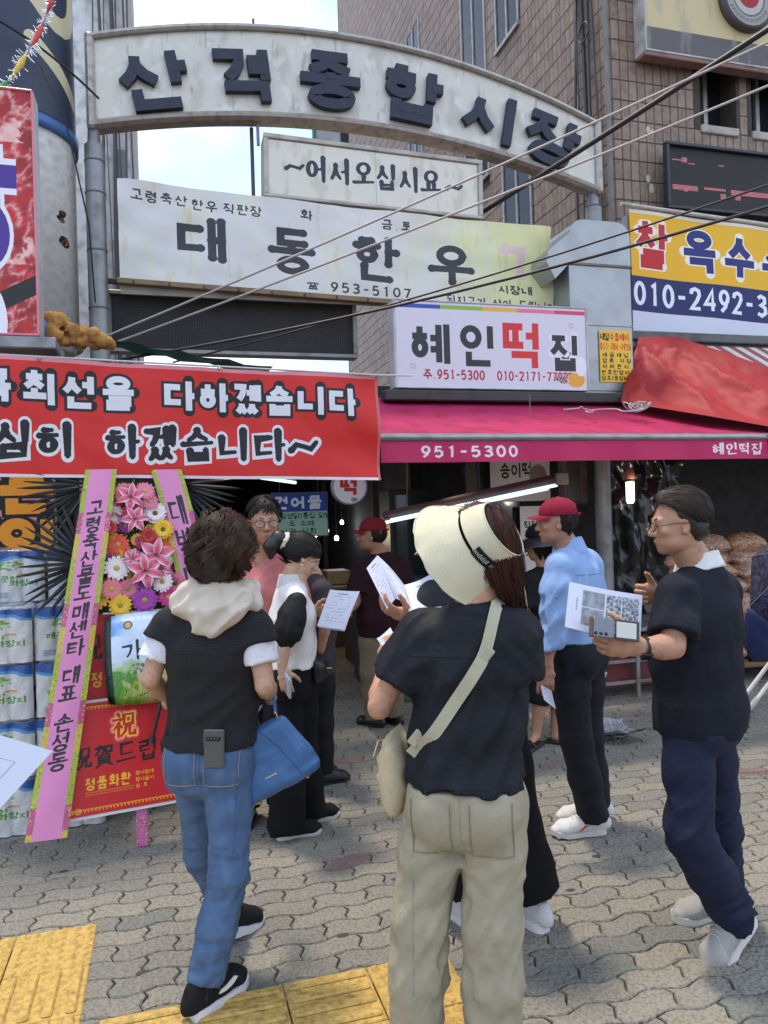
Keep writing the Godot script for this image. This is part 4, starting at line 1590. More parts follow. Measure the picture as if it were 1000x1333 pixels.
	part(t,"face",sheet([[Vector3(0.02,0.735,0),Vector3(1.81,0.735,0)],[Vector3(0.02,0.012,0),Vector3(1.81,0.012,0)]]),pic(ti,0.35),Vector3(0,0,0.008))
	part(t,"case",box_between(Vector3(0,0,-0.16),Vector3(1.83,0.748,0.004),0.006),grimy(lin(0.55,0.55,0.56),0.4))
	for q in [[0,0.738,1.83,0.75],[0,0,1.83,0.011],[0,0.011,0.018,0.738],[1.812,0.011,1.83,0.738]]:
		part(t,"frame",box_between(Vector3(q[0],q[1],0.005),Vector3(q[2],q[3],0.016),0.002),grimy(lin(0.6,0.6,0.61),0.4))
	part(t,"support_rail",box_between(Vector3(-0.1,-0.11,-0.1),Vector3(2.3,-0.02,0.06),0.01),grimy(lin(0.05,0.045,0.045),0.6))
	# red celebration banner
	var rb:=thing("red_banner","red cloth banner with white and black outlined letters across the shop front","banner",Vector3(-0.835,1.86,-4.50))
	var ri:=canvas(1500,460,Color(0.80,0.145,0.12))
	ri.fill_rect(Rect2i(0,0,1500,16),Color(0.84,0.52,0.56))
	ri.fill_rect(Rect2i(0,448,1500,12),Color(0.86,0.84,0.86))
	ri.fill_rect(Rect2i(1488,0,12,460),Color(0.75,0.4,0.4))
	var wt:=Color(0.86,0.86,0.88)
	var bk:=Color(0.10,0.10,0.12)
	# letters follow the slight fall of the cloth to the right: the cloth itself is hung so
	write(ri,"록",-62,62,112,116,25,wt,0,false,11,bk)
	write(ri,"최선을",92,62,116,120,25,wt,26,false,11,bk)
	write(ri,"다하겠습니다",612,62,108,120,25,wt,26,false,11,bk)
	write(ri,"심히",-6,262,118,126,27,bk,30,true,10,wt)
	write(ri,"하겠습니다~",390,262,110,126,27,bk,34,true,10,wt)
	var rr:=[]
	for j in 13:
		var row:=[]
		for i in 61:
			var u:=i/60.0
			var v:=j/12.0
			var sagd:=0.012*sin(u*PI)
			var z:=0.012*sin(u*17.0+v*2.0)+0.03*exp(-(1.0-u)*9.0)*sin((v-u)*9.0)+0.012*fn.get_noise_2d(u*9.0+5.0,v*5.0)
			row.append(Vector3(u*2.12-0.006*v,0.688-0.066*u-v*(0.655-0.012*u)-sagd*(1.0-v)-0.01*sin(v*PI)*exp(-(1-u)*20.0),z))
		rr.append(row)
	var rmat:=pic(ri,0.6)
	rmat.backlight_enabled=true
	rmat.backlight=Color(0.25,0.05,0.05)
	part(rb,"printed_cloth",sheet(rr),rmat)
	part(rb,"top_cord",tube([Vector3(-0.6,0.71,-0.01),Vector3(0.0,0.69,-0.01),Vector3(2.12,0.622,-0.01),Vector3(2.4,0.66,-0.2)],0.006,5),mat(lin(0.5,0.5,0.5),0.7))
	for u in [0.1,0.55,0.98]:
		part(rb,"eyelet",lathe([Vector2(0.004,0.004),Vector2(0.010,0.005),Vector2(0.013,0.0)],10),mat(lin(0.3,0.28,0.25),0.35,0.8),Vector3(u*2.12,0.675-0.066*u,0.02),Basis(Vector3.RIGHT,PI*0.5))
# awnings
func build_awnings():
	var a:=thing("pink_awning","magenta shop awning with printed valance on a steel front tube","awning",Vector3(1.38,0,-4.81))
	var pink:=cloth(lin(0.50,0.03,0.115),0.6,1.2,0.15)
	pink.albedo_texture=tex.grime
	pink.uv1_scale=Vector3.ONE*0.45
	pink.backlight_enabled=true
	pink.backlight=lin(0.10,0.005,0.02)
	var rows:=[]
	for j in 9:
		var row:=[]
		for i in 41:
			var u:=i/40.0
			var v:=j/8.0
			row.append(Vector3(lerpf(0.0,3.9,u)+0.02*(1-v),lerpf(2.60,2.15,v)-0.025*sin(v*PI)+0.006*sin(u*30.0+v*3.0)*v,lerpf(-1.28,0.0,v)))
		rows.append(row)
	part(a,"canopy_cloth",sheet(rows,0.003),pink)
	part(a,"front_tube",tube([Vector3(-0.02,2.13,0.01),Vector3(3.9,2.13,0.01)],0.028,12),grimy(lin(0.36,0.36,0.37),0.35,0.7))
	var im:=canvas(2000,90,Color(0.73,0.12,0.34))
	write(im,"951-5300",140,22,60,46,9.5,Color(0.90,0.86,0.88),10)
	write(im,"혜인떡집",1312,18,48,52,8.5,Color(0.90,0.86,0.88),12,true)
	var vr:=[]
	for j in 4:
		var row:=[]
		for i in 61:
			var u:=i/60.0
			row.append(Vector3(u*3.9-0.015,2.105-j/3.0*0.14,0.018+0.012*sin(u*38.0)*j/3.0+0.006*sin(u*90.0)*j/3.0))
		vr.append(row)
	part(a,"valance",sheet(vr),pic(im,0.65))
	for x in [0.3,1.9,3.4]:
		part(a,"folding_arm",tube([Vector3(x,2.40,-1.25),Vector3(x+0.35,2.14,-0.6),Vector3(x,2.10,-0.04)],0.016,8),mat(lin(0.3,0.3,0.3),0.5))
	var rope:=thing("white_rope_coil","knotted white rope lying on the pink awning","rope",Vector3(3.55,2.38,-5.35))
	var rp:=[]
	for k in 60:
		var t:=k/59.0
		rp.append(Vector3(-0.55+t*0.62+0.05*sin(t*21.0),0.02+0.03*sin(t*13.0)*t-(0.55-t*0.6)*0.0,0.12*sin(t*9.0)+0.02))
	part(rope,"rope_end",tube(rp,0.006,5),grimy(lin(0.5,0.49,0.46),0.9))
	var rk:=[]
	for k in 90:
		var t:=k/89.0*TAU*5.0
		rk.append(Vector3(0.12+0.07*cos(t)+0.05*sin(t*0.31),0.05+0.035*sin(t*1.3),0.05*sin(t)))
	part(rope,"knot",tube(rk,0.0065,5),grimy(lin(0.5,0.49,0.46),0.9))
	# red tarpaulin draped over the neighbour's striped awning
	var s:=thing("striped_awning","red and white striped awning partly under a tarpaulin","awning",Vector3(4.9,0,-6.55))
	for i in 26:
		var x:=i*0.085
		part(s,"stripe",sheet([[Vector3(x,3.24,0.0),Vector3(x+0.083,3.24,0.0)],[Vector3(x+0.02,2.12,1.70),Vector3(x+0.103,2.12,1.70)]],0.002),cloth(lin(0.62,0.60,0.56) if i%2 else lin(0.36,0.10,0.09),0.7,2.0))
	part(s,"rear_rail",box_between(Vector3(-0.5,3.27,-0.06),Vector3(3.0,3.36,0.03),0.01),grimy(lin(0.12,0.13,0.13),0.5))
	var tp:=thing("red_tarpaulin","crumpled red tarpaulin hanging in folds over the awning","tarpaulin",Vector3(4.1,0,-5.9))
	var tr:=[]
	var fn:=FastNoiseLite.new()
	fn.seed=17
	fn.frequency=1.0
	var along:=func(p:Array,t:float)->Vector3:
		var q:=t*(p.size()-1)
		var i:=mini(int(q),p.size()-2)
		return p[i].lerp(p[i+1],q-i)
	var tops:=[Vector3(0.36,3.25,-0.55),Vector3(0.80,3.27,-0.55),Vector3(1.12,2.82,0.25),Vector3(2.0,2.66,0.42),Vector3(3.4,2.58,0.5)]
	var lows:=[Vector3(-0.36,2.50,0.20),Vector3(0.02,2.31,0.78),Vector3(0.36,2.185,1.08),Vector3(1.6,2.15,1.12),Vector3(3.3,2.13,1.12)]
	for j in 37:
		var row:=[]
		var v:=j/36.0
		for i in 73:
			var u:=i/72.0
			var p:Vector3=along.call(tops,u).lerp(along.call(lows,u),v)
			var ang:=atan2(v,u*2.6+0.02)
			var far:=sqrt(u*u*4.0+v*v)
			var fold:float=0.07*minf(1.0,far*1.5)*(1.0-2.0*pow(absf(sin(ang*6.5+0.4+0.5*fn.get_noise_2d(u*5.0,v*5.0))),0.7))+0.03*fn.get_noise_2d(u*14.0,v*9.0)
			fold*=minf(1.0,(1.0-v)*5.0)*minf(1.0,v*6.0+0.1)
			p+=Vector3(0.0,0.7,0.7)*(fold+0.03)
			row.append(p)
		tr.append(row)
	var tarp:=cloth(lin(0.34,0.026,0.03),0.6,1.5,0.2)
	tarp.metallic_specular=0.35
	part(tp,"draped_sheet",sheet(tr),tarp)
	var fl:=[]
	for j in 8:
		var row:=[]
		for i in 7:
			row.append(Vector3(0.30+i*0.05+j*0.004,2.19-j*0.022,1.13+0.015*sin(i*1.9+j)))
		fl.append(row)
	part(tp,"loose_corner",sheet(fl),tarp)
# duct, pole wires
func build_duct_and_cables():
	var d:=thing("steel_duct","galvanised steel air duct with bent hood beside the rice cake sign","duct",Vector3(3.49,2.59,-6.02))
	var zinc:=grimy(lin(0.36,0.39,0.40),0.36,0.55,"cloth",0.35,"cloth_n")
	zinc.normal_scale=0.2
	part(d,"shaft",box_between(Vector3(0.0,0.08,-0.42),Vector3(0.62,1.20,0.0),0.006),zinc)
	# hood: a quarter bend drawn as an outline and given width
	var o:=PackedVector2Array()
	for i in 13:
		var t:=PI*0.5*i/12.0
		o.append(Vector2(0.50-0.42*sin(t)*0.0,0.0)+Vector2(0.12*cos(t),0.42*sin(t)))
	var hood:=PackedVector2Array([Vector2(0.62,1.215),Vector2(0.62,1.46)])
	for i in 9:
		var t:=PI*0.5*i/8.0
		hood.append(Vector2(0.48+0.14*cos(t),1.46+0.14*sin(t)))
	for i in 9:
		var t:=PI*0.5*i/8.0
		hood.append(Vector2(0.16-0.14*sin(t),1.48+0.12*cos(t)))
	hood.append(Vector2(-0.20,1.30))
	hood.append(Vector2(-0.22,1.20))
	hood.append(Vector2(-0.14,1.06))
	hood.append(Vector2(0.0,1.20))
	part(d,"hood",prism(hood,0.44),zinc,Vector3(0,0,-0.435))
	part(d,"seam",box_between(Vector3(-0.012,1.19,-0.45),Vector3(0.634,1.214,0.014),0.004),grimy(lin(0.22,0.18,0.15),0.6,0.3))
	part(d,"seam",box_between(Vector3(-0.006,0.66,-0.43),Vector3(0.627,0.672,0.007),0.003),zinc)
	var lowr:=PackedVector2Array([Vector2(0.0,0.078),Vector2(0.62,0.078)])
	for i in 9:
		var t:=PI*0.5*i/8.0
		lowr.append(Vector2(0.62-0.5*sin(t)*0.55,0.078-0.16*(1.0-cos(t))-0.10*sin(t)))
	lowr.append(Vector2(0.0,-0.18))
	part(d,"lower_bend",prism(lowr,0.41),zinc,Vector3(0,0,-0.415))
	var st:=thing("yellow_sticker","yellow sticker with red and black lettering stuck on the steel duct","sticker",Vector3(3.76,2.75,-6.015))
	var im:=canvas(300,460,Color(0.93,0.74,0.09))
	write(im,"제일",8,22,42,66,9,Color(0.08,0.07,0.05),4)
	write(im,"수출폐차",100,22,42,66,9,Color(0.78,0.12,0.08),5)
	write(im,"011-784-4926",8,112,33,60,8,Color(0.78,0.12,0.08),5)
	write(im,"세금체납",26,196,42,40,7.5,Color(0.08,0.07,0.05),26)
	write(im,"압류.저당",26,248,42,40,7.5,Color(0.08,0.07,0.05),22)
	write(im,"어려운차",26,300,42,40,7.5,Color(0.08,0.07,0.05),26)
	write(im,"번호판영치",14,352,44,40,7.5,Color(0.08,0.07,0.05),11)
	write(im,"덤프(중장비)",14,404,40,40,7.0,Color(0.08,0.07,0.05),7)
	part(st,"print",sheet([[Vector3(0,0.46,0.006),Vector3(0.32,0.46,0.006)],[Vector3(0,0,0.006),Vector3(0.32,0,0.006)]],0.001),pic(im,0.35))
	# overhead lines
	var black:=mat(lin(0.015,0.015,0.016),0.5)
	var pale:=mat(lin(0.42,0.38,0.34),0.6)
	var lines:=[
		["thick black overhead cable crossing in front of the arch",Vector3(5.2,5.55,-3.6),Vector3(2.86,4.36,-6.47),0.022,black,0.02,0],
		["pale overhead wire crossing above its twin before the faded banner",Vector3(5.2,5.21,-3.6),Vector3(-0.4,3.05,-6.2),0.0085,pale,0.05,0],
		["pale overhead wire crossing below its twin before the faded banner",Vector3(5.2,4.86,-3.6),Vector3(-0.45,2.98,-6.3),0.0085,pale,0.05,0],
		["thin black overhead wire over the rice cake sign",Vector3(5.0,3.98,-3.0),Vector3(0.1,2.83,-6.0),0.007,black,0.10,0],
		["black overhead cable sagging in front of the rice cake sign",Vector3(5.0,3.80,-3.0),Vector3(-0.5,2.78,-5.9),0.010,black,0.16,0]]
	for e in lines:
		var c:=thing("overhead_wire",e[0],"wire",e[2])
		part(c,"wire_run",tube(sag(e[1]-e[2],Vector3.ZERO,e[5]),e[3],6),e[4])
	var c2:=thing("overhead_wire","thin dark wire strung from the drum to the arch post","wire",Vector3(-0.62,4.3,-5.6))
	part(c2,"wire_run",tube([Vector3(-0.1,0.45,0),Vector3(0.05,0.1,0.0),Vector3(0.16,-0.5,-0.3),Vector3(0.17,-1.0,-0.55)],0.006,5),black)
	var c3:=thing("overhead_wire","dark cable bowed across the navy fascia","wire",Vector3(-0.6,4.9,-5.8))
	part(c3,"wire_run",tube(sag(Vector3(-0.55,0.3,0.0),Vector3(0.22,-0.05,-0.35),-0.06),0.009,5),black)
# stall under the awnings
func pillow(w:float,h:float,d:float,seed_:int)->ArrayMesh:
	var n:=FastNoiseLite.new()
	n.seed=seed_
	n.frequency=1.0
	var st:=start()
	st.set_smooth_group(1)
	for side in [1.0,-1.0]:
		var pts:=[]
		for j in 11:
			var row:=[]
			for i in 15:
				var u:=i/7.0-1.0
				var v:=j/5.0-1.0
				var b:=pow(maxf(0.0,(1.0-pow(absf(u),2.6))*(1.0-pow(absf(v),2.6))),0.55)
				var z:float=side*d*0.5*b*(1.0+0.35*n.get_noise_2d(i*0.5+side*9.0,j*0.5))
				row.append(Vector3(u*w*0.5*(1.0-0.06*v*v),v*h*0.5*(1.0-0.08*u*u),z))
			pts.append(row)
		for j in 10:
			for i in 14:
				var q:=[pts[j+1][i],pts[j+1][i+1],pts[j][i+1],pts[j][i]]
				var uv:=[Vector2(i,10-j-1),Vector2(i+1,10-j-1),Vector2(i+1,10-j),Vector2(i,10-j)]
				var order:=[0,1,2,0,2,3] if side>0 else [2,1,0,3,2,0]
				for e in order:
					st.set_uv(Vector2(uv[e].x/14.0,uv[e].y/10.0))
					st.add_vertex(q[e])
	return done(st,true)
func build_stall():
	var steel:=grimy(lin(0.33,0.33,0.33),0.4,0.6)
	var t:=thing("steel_stall_table","steel frame stall table with a dark red skirt board","table",Vector3(3.25,0,-5.76))
	part(t,"tabletop",box_between(Vector3(0,0.56,-0.65),Vector3(1.35,0.60,0.03),0.006),steel)
	part(t,"skirt_board",box_between(Vector3(0.04,0.08,-0.10),Vector3(1.31,0.52,-0.07)),grimy(lin(0.16,0.022,0.025),0.6))
	for x in [0.03,0.62,1.32]:
		part(t,"leg",box_between(Vector3(x-0.018,0,-0.02),Vector3(x+0.018,0.558,0.018),0.003),steel)
		part(t,"leg",box_between(Vector3(x-0.018,0,-0.62),Vector3(x+0.018,0.558,-0.58),0.003),steel)
	part(t,"rail",box_between(Vector3(0.05,0.30,-0.015),Vector3(1.30,0.33,0.010),0.003),steel)
	part(t,"rail",box_between(Vector3(0.05,0.12,-0.015),Vector3(1.30,0.15,0.010),0.003),steel)
	var tray:=thing("food_tray","small wooden tray with a folded cloth on the steel table","tray",Vector3(3.62,0.602,-5.95))
	part(tray,"tray_base",box_between(Vector3(-0.2,0,-0.12),Vector3(0.2,0.05,0.12),0.006),grimy(lin(0.32,0.19,0.09),0.6))
	part(tray,"cloth_fold",pillow(0.34,0.16,0.06,3),cloth(lin(0.55,0.5,0.42)),Vector3(0,0.07,0),Basis(Vector3.RIGHT,-PI*0.5))
	var yp:=thing("yellow_packet","yellow snack packet lying on the steel table","packet",Vector3(3.46,0.625,-5.80))
	part(yp,"bag",pillow(0.12,0.09,0.03,9),mat(lin(0.7,0.48,0.05),0.35),Vector3.ZERO,Basis(Vector3.RIGHT,-PI*0.45))
	# lamp
	var l:=thing("compact_lamp","lit compact fluorescent bulb hanging from a pink socket","lamp",Vector3(3.75,1.66,-5.6))
	part(l,"socket",lathe([Vector2(0,0.30),Vector2(0.02,0.29),Vector2(0.038,0.26),Vector2(0.042,0.22),Vector2(0.04,0.20)],16),mat(lin(0.42,0.16,0.12),0.5))
	part(l,"collar",lathe([Vector2(0.04,0.20),Vector2(0.043,0.195),Vector2(0.043,0.182),Vector2(0.0,0.18)],16),mat(lin(0.03,0.03,0.03),0.5))
	for k in 4:
		var a:=TAU*k/4.0+0.4
		var p:=Vector3(cos(a)*0.022,0,sin(a)*0.022)
		part(l,"lit_tube",tube([p+Vector3(0,0.18,0),p+Vector3(0,0.02,0),p*0.6+Vector3(0,0.005,0)],0.0125,8),emit(Color(1.0,0.96,0.80),2.2))
	part(l,"cord",tube([Vector3(0,0.29,0),Vector3(0.01,0.92,0)],0.004,5),mat(lin(0.03,0.03,0.03),0.6))
	var om:=OmniLight3D.new()
	om.name="bulb_light"
	om.light_color=Color(1.0,0.94,0.8)
	om.light_energy=0.12
	om.light_size=0.05
	om.omni_range=8.0
	om.omni_attenuation=2.0
	om.shadow_enabled=true
	om.position=Vector3(0,0.09,0.06)
	l.add_child(om)
	# black plastic curtain
	var cu:=thing("plastic_curtain","glossy black plastic sheet hanging behind the lamp","curtain",Vector3(3.95,0.55,-6.45))
	var rows:=[]
	var fn:=FastNoiseLite.new()
	fn.seed=71
	fn.frequency=1.0
	for j in 31:
		var row:=[]
		for i in 31:
			var u:=i/30.0
			var v:=j/30.0
			row.append(Vector3(u*0.95,1.75-v*1.7,0.05*sin(u*19.0+2.0*fn.get_noise_2d(u*2.0,v*3.0))+0.05*fn.get_noise_2d(u*9.0,v*7.0)))
		rows.append(row)
	part(cu,"sheet",sheet(rows),mat(lin(0.012,0.012,0.012),0.16))
	# poster wall
	var pw:=thing("price_poster","white paper price poster with faded print on the stall wall","poster",Vector3(3.25,0.95,-6.66))
	var im:=canvas(220,300,Color(0.86,0.85,0.83))
	write(im,"직접 만드는",16,60,30,32,5,Color(0.12,0.11,0.11),5)
	write(im,"수제 떡",40,110,34,34,5,Color(0.12,0.11,0.11),6)
	write(im,"맛있는 송편",16,165,30,32,5,Color(0.12,0.11,0.11),5)
	disc(im,186,240,12,Color(0.5,0.08,0.1))
	part(pw,"print",sheet([[Vector3(0,0.72,0.005),Vector3(0.50,0.72,0.005)],[Vector3(0,0,0.005),Vector3(0.50,0,0.005)]],0.002),pic(im,0.8))
	var pw2:=thing("menu_board","grey menu board with heading print above the price poster","board",Vector3(2.95,1.72,-6.66))
	var im2:=canvas(300,200,Color(0.78,0.77,0.76))
	im2.fill_rect(Rect2i(60,20,150,26),Color(0.72,0.16,0.16))
	write(im2,"송이떡",50,60,48,54,8,Color(0.06,0.06,0.06),8)
	disc(im2,240,110,44,Color(0.5,0.42,0.36))
	part(pw2,"print",sheet([[Vector3(0,0.52,0.02),Vector3(0.62,0.52,0.02)],[Vector3(0,0,0.02),Vector3(0.62,0,0.02)]],0.004),pic(im2,0.6))
	var sw:=thing("switch_box","beige electric switch box fixed beside the menu board","electric box",Vector3(3.66,1.68,-6.66))
	part(sw,"housing",box_between(Vector3(0,0,0),Vector3(0.25,0.44,0.14),0.012),grimy(lin(0.17,0.12,0.10),0.55))
	part(sw,"knob",lathe([Vector2(0,0.02),Vector2(0.014,0.018),Vector2(0.016,0)],10),mat(lin(0.05,0.05,0.05),0.5),Vector3(0.2,0.22,0.14),Basis(Vector3.RIGHT,PI*0.5))
	part(sw,"lid",box_between(Vector3(0.015,0.02,0.14),Vector3(0.16,0.42,0.15),0.005),grimy(lin(0.06,0.055,0.055),0.4))
	# snack bags
	var shelf:=thing("snack_shelf","low wooden display shelf holding bags of puffed grain","shelf",Vector3(4.55,0,-6.75))
	var wood:=grimy(lin(0.20,0.105,0.05),0.6)
	part(shelf,"shelf_board",box_between(Vector3(0,0.42,0),Vector3(2.4,0.47,0.70),0.006),wood)
	part(shelf,"shelf_board",box_between(Vector3(0,0.14,0.30),Vector3(2.4,0.18,0.95),0.006),wood)
	for x in [0.03,1.2,2.37]:
		part(shelf,"leg",box_between(Vector3(x-0.02,0,0.62),Vector3(x+0.02,0.418,0.66)),wood)
		part(shelf,"leg",box_between(Vector3(x-0.02,0,0.04),Vector3(x+0.02,0.418,0.08)),wood)
	var gim:=canvas(256,256,Color(0.62,0.44,0.36))
	var gr:=RandomNumberGenerator.new()
	gr.seed=8
	for i in 2600:
		var s:=gr.randf()
		disc(gim,gr.randf()*256,gr.randf()*256,gr.randf_range(2.0,4.5),Color(0.62,0.44,0.36).lerp(Color(0.95,0.84,0.76),s),gr.randf_range(2.0,4.0))
	var film:=pic(gim,0.28)
	film.clearcoat_enabled=true
	film.clearcoat=0.6
	film.clearcoat_roughness=0.15
	film.normal_enabled=true
	film.normal_texture=tex.rough_n
	film.normal_scale=0.9
	var film2:=film.duplicate()
	film2.albedo_color=Color(1.0,0.95,0.85)
	var film3:=film.duplicate()
	film3.albedo_color=Color(0.6,0.36,0.36)
	var shapes:=[pillow(0.44,0.24,0.17,1),pillow(0.40,0.22,0.19,2),pillow(0.46,0.25,0.15,3)]
	var k:=0
	for row in 6:
		for col in 4:
			if row==5 and col>2:
				continue
			var b:=thing("snack_bag","bag of puffed grain, %s layer of the heap, %s in line from the floral box"%[["bottom","second","third","fourth","fifth","topmost"][row],["first","second","third","fourth"][col]],"snack bag",Vector3(5.0+col*0.40-row*0.03+gr.randf_range(-0.04,0.04),0.56+row*0.135,-6.35+gr.randf_range(-0.06,0.06)-row*0.03),"bags of puffed grain on the shelf")
			var m:StandardMaterial3D=[film,film2,film][k%3]
			part(b,"filled_bag",shapes[k%3],m,Vector3.ZERO,Basis.from_euler(Vector3(-PI*0.5+gr.randf_range(0.25,0.7),gr.randf_range(-0.35,0.35),gr.randf_range(-0.12,0.12))))
			k+=1
	for i in 5:
		var b:=thing("red_bean_bag","bag of beans on the lower shelf board, %s from the steel table"%["first","second","third","fourth","fifth"][i],"bean bag",Vector3(5.0+i*0.36,0.25,-6.05),"bean bags on the lower board")
		part(b,"filled_bag",shapes[i%3],film3 if i%2 else film2,Vector3.ZERO,Basis.from_euler(Vector3(-PI*0.5+0.25,gr.randf_range(-0.4,0.4),0)))
	var fb:=thing("floral_box","pink box with dark flower print under the heaped bags","box",Vector3(5.0,0.475,-6.12))
	var fi:=canvas(128,64,Color(0.55,0.28,0.34))
	for i in 70:
		disc(fi,gr.randf()*128,gr.randf()*64,gr.randf_range(2,6),Color(0.25,0.06,0.12).lerp(Color(0.7,0.5,0.55),gr.randf()))
	part(fb,"carton",box_between(Vector3(0,0,0),Vector3(0.42,0.12,0.18),0.004),pic(fi,0.5))
	var gs:=thing("grain_sack","straw coloured bundle standing beside the floral box","bundle",Vector3(4.93,0.47,-6.10))
	part(gs,"bundle_body",lathe([Vector2(0,0.26),Vector2(0.07,0.25),Vector2(0.085,0.12),Vector2(0.09,0.0)],14),grimy(lin(0.42,0.31,0.16),0.9,0,"speck",5.0))
	# dropped newspaper
	var np:=thing("newspaper","crumpled newspaper sheets lying on the paving by the stall","newspaper",Vector3(2.98,0.012,-4.78))
	var ni:=canvas(256,200,Color(0.62,0.62,0.63))
	for r in 22:
		for c in 5:
			if gr.randf()<0.8:
				ni.fill_rect(Rect2i(6+c*50,6+r*9,int(gr.randf_range(20,44)),4),Color(0.25,0.26,0.28))
	ni.fill_rect(Rect2i(60,40,90,60),Color(0.25,0.30,0.36))
	ni.fill_rect(Rect2i(10,130,80,50),Color(0.32,0.34,0.38))
	for q in 3:
		var rr:=[]
		for j in 9:
			var row:=[]
			for i in 11:
				row.append(Vector3(i*0.034-0.17,0.012+q*0.014+0.035*absf(fn.get_noise_2d(i*0.4+q*7,j*0.5))+(0.05*pow(absf(i-5.0)/5.0,4.0)),j*0.03-0.13))
			rr.append(row)
		part(np,"news_sheet",sheet(rr),pic(ni,0.9) if q==0 else np.get_child(0).material_override,Vector3(q*0.05-0.05,0,q*0.04-0.05),Basis(Vector3.UP,0.3+q*0.8))
	# white folding cart at the right
	var ct:=thing("folding_cart","folding cart with two slanting white tube rails","cart",Vector3(3.3,0,-3.9))
	var wp:=mat(lin(0.62,0.63,0.64),0.35)
	for dz in [0.0,0.10]:
		part(ct,"rail",tube([Vector3(-0.22,0.10,-0.08+dz),Vector3(0.65,1.02,0.0+dz)],0.0125,8),wp)
		part(ct,"joint_sleeve",tube([Vector3(0.06,0.396,-0.055+dz),Vector3(0.11,0.449,-0.05+dz)],0.017,8),mat(lin(0.4,0.4,0.4),0.4))
	part(ct,"handle",tube([Vector3(0.65,1.02,0.0),Vector3(0.66,1.03,0.10)],0.0125,8),mat(lin(0.03,0.03,0.03),0.5))
	part(ct,"axle",tube([Vector3(-0.22,0.10,-0.12),Vector3(-0.22,0.10,0.06)],0.009,6),mat(lin(0.3,0.3,0.3),0.4,0.6))
	for dz in [-0.12,0.06]:
		part(ct,"wheel",lathe([Vector2(0.0,-0.012),Vector2(0.085,-0.014),Vector2(0.1,-0.008),Vector2(0.1,0.008),Vector2(0.085,0.014),Vector2(0.0,0.012)],20),mat(lin(0.02,0.02,0.02),0.7),Vector3(-0.22,0.10,dz),Basis(Vector3.RIGHT,PI*0.5))
	# patterned parasol at the edge of the stall
	var um:=thing("patterned_umbrella","open navy patterned umbrella tilted over the white cart","umbrella",Vector3(3.62,1.0,-3.32))
	var ui:=canvas(256,256,Color(0.10,0.10,0.19))
	for i in 500:
		var x:=gr.randf()*256
		var y:=gr.randf()*256
		ink(ui,[ring(x,y,gr.randf_range(4,11),gr.randf_range(3,8))],2.0,Color(0.30,0.30,0.44) if i%2 else Color(0.04,0.04,0.09))
	var tilt:=Basis.from_euler(Vector3(0.15,0.3,0.95))
	for g in 8:
		var a0:=TAU*g/8.0
		var a1:=TAU*(g+1)/8.0
		var rr:=[]
		for j in 7:
			var row:=[]
			var v:=j/6.0
			for i in 7:
				var u:=i/6.0
				var a:=lerpf(a0,a1,u)
				var rad:=0.42*v*(1.0-0.07*sin(u*PI)*v)
				row.append(Vector3(cos(a)*rad,0.62-0.17*v*v,sin(a)*rad))
			rr.append(row)
		part(um,"canopy_panel",sheet(rr),pic(ui,0.6) if g==0 else um.get_child(0).material_override,Vector3.ZERO,tilt)
	for g in 8:
		var a:=TAU*g/8.0
		part(um,"rib",tube([Vector3(0,0.61,0),Vector3(cos(a)*0.25,0.56,sin(a)*0.25),Vector3(cos(a)*0.455,0.443,sin(a)*0.455)],0.003,5),mat(lin(0.3,0.3,0.3),0.4,0.7),Vector3.ZERO,tilt)
	part(um,"shaft",tube([Vector3(0,0.67,0),Vector3(0,-0.15,0)],0.006,8),mat(lin(0.3,0.3,0.3),0.4,0.7),Vector3.ZERO,tilt)
	part(um,"grip",tube([Vector3(0,-0.15,0),Vector3(0,-0.25,0)],0.012,8),mat(lin(0.1,0.05,0.03),0.5),Vector3.ZERO,tilt)
	var bb:=thing("navy_bag","navy cloth bag hanging from the white cart rail","bag",Vector3(3.42,0.70,-3.82))
	part(bb,"bag_body",pillow(0.34,0.34,0.16,6),cloth(lin(0.025,0.035,0.10),0.8),Vector3(0.07,0.14,0))
	part(bb,"strap",tube([Vector3(0.0,0.28,0),Vector3(0.1,0.40,0.02),Vector3(0.2,0.28,0)],0.012,6),cloth(lin(0.02,0.03,0.08),0.8))
func fluorescent(t:Node3D,a:Vector3,b:Vector3,offs:Array,energy:float):
	part(t,"fixture_body",tube([a+Vector3(0,0.045,0),b+Vector3(0,0.045,0)],0.035,4),grimy(lin(0.16,0.07,0.06),0.6))
	for o in offs:
		part(t,"lit_tube",tube([a.lerp(b,0.03)+o,a.lerp(b,0.97)+o],0.013,8),emit(Color(0.80,0.93,1.0),1.25))
	var c:=(a+b)*0.5
	var al:=AreaLight3D.new()
	al.name="tube_light"
	al.area_size=Vector2((b-a).length()*0.95,0.06)
	al.light_color=Color(0.80,0.93,1.0)
	al.light_energy=energy
	al.area_range=10.0
	al.shadow_enabled=true
	t.add_child(al)
	var x:=(b-a).normalized()
	var z:=Vector3.UP
	var y:=z.cross(x).normalized()
	al.transform=Transform3D(Basis(x,y,x.cross(y)),c+Vector3(0,-0.03,0))
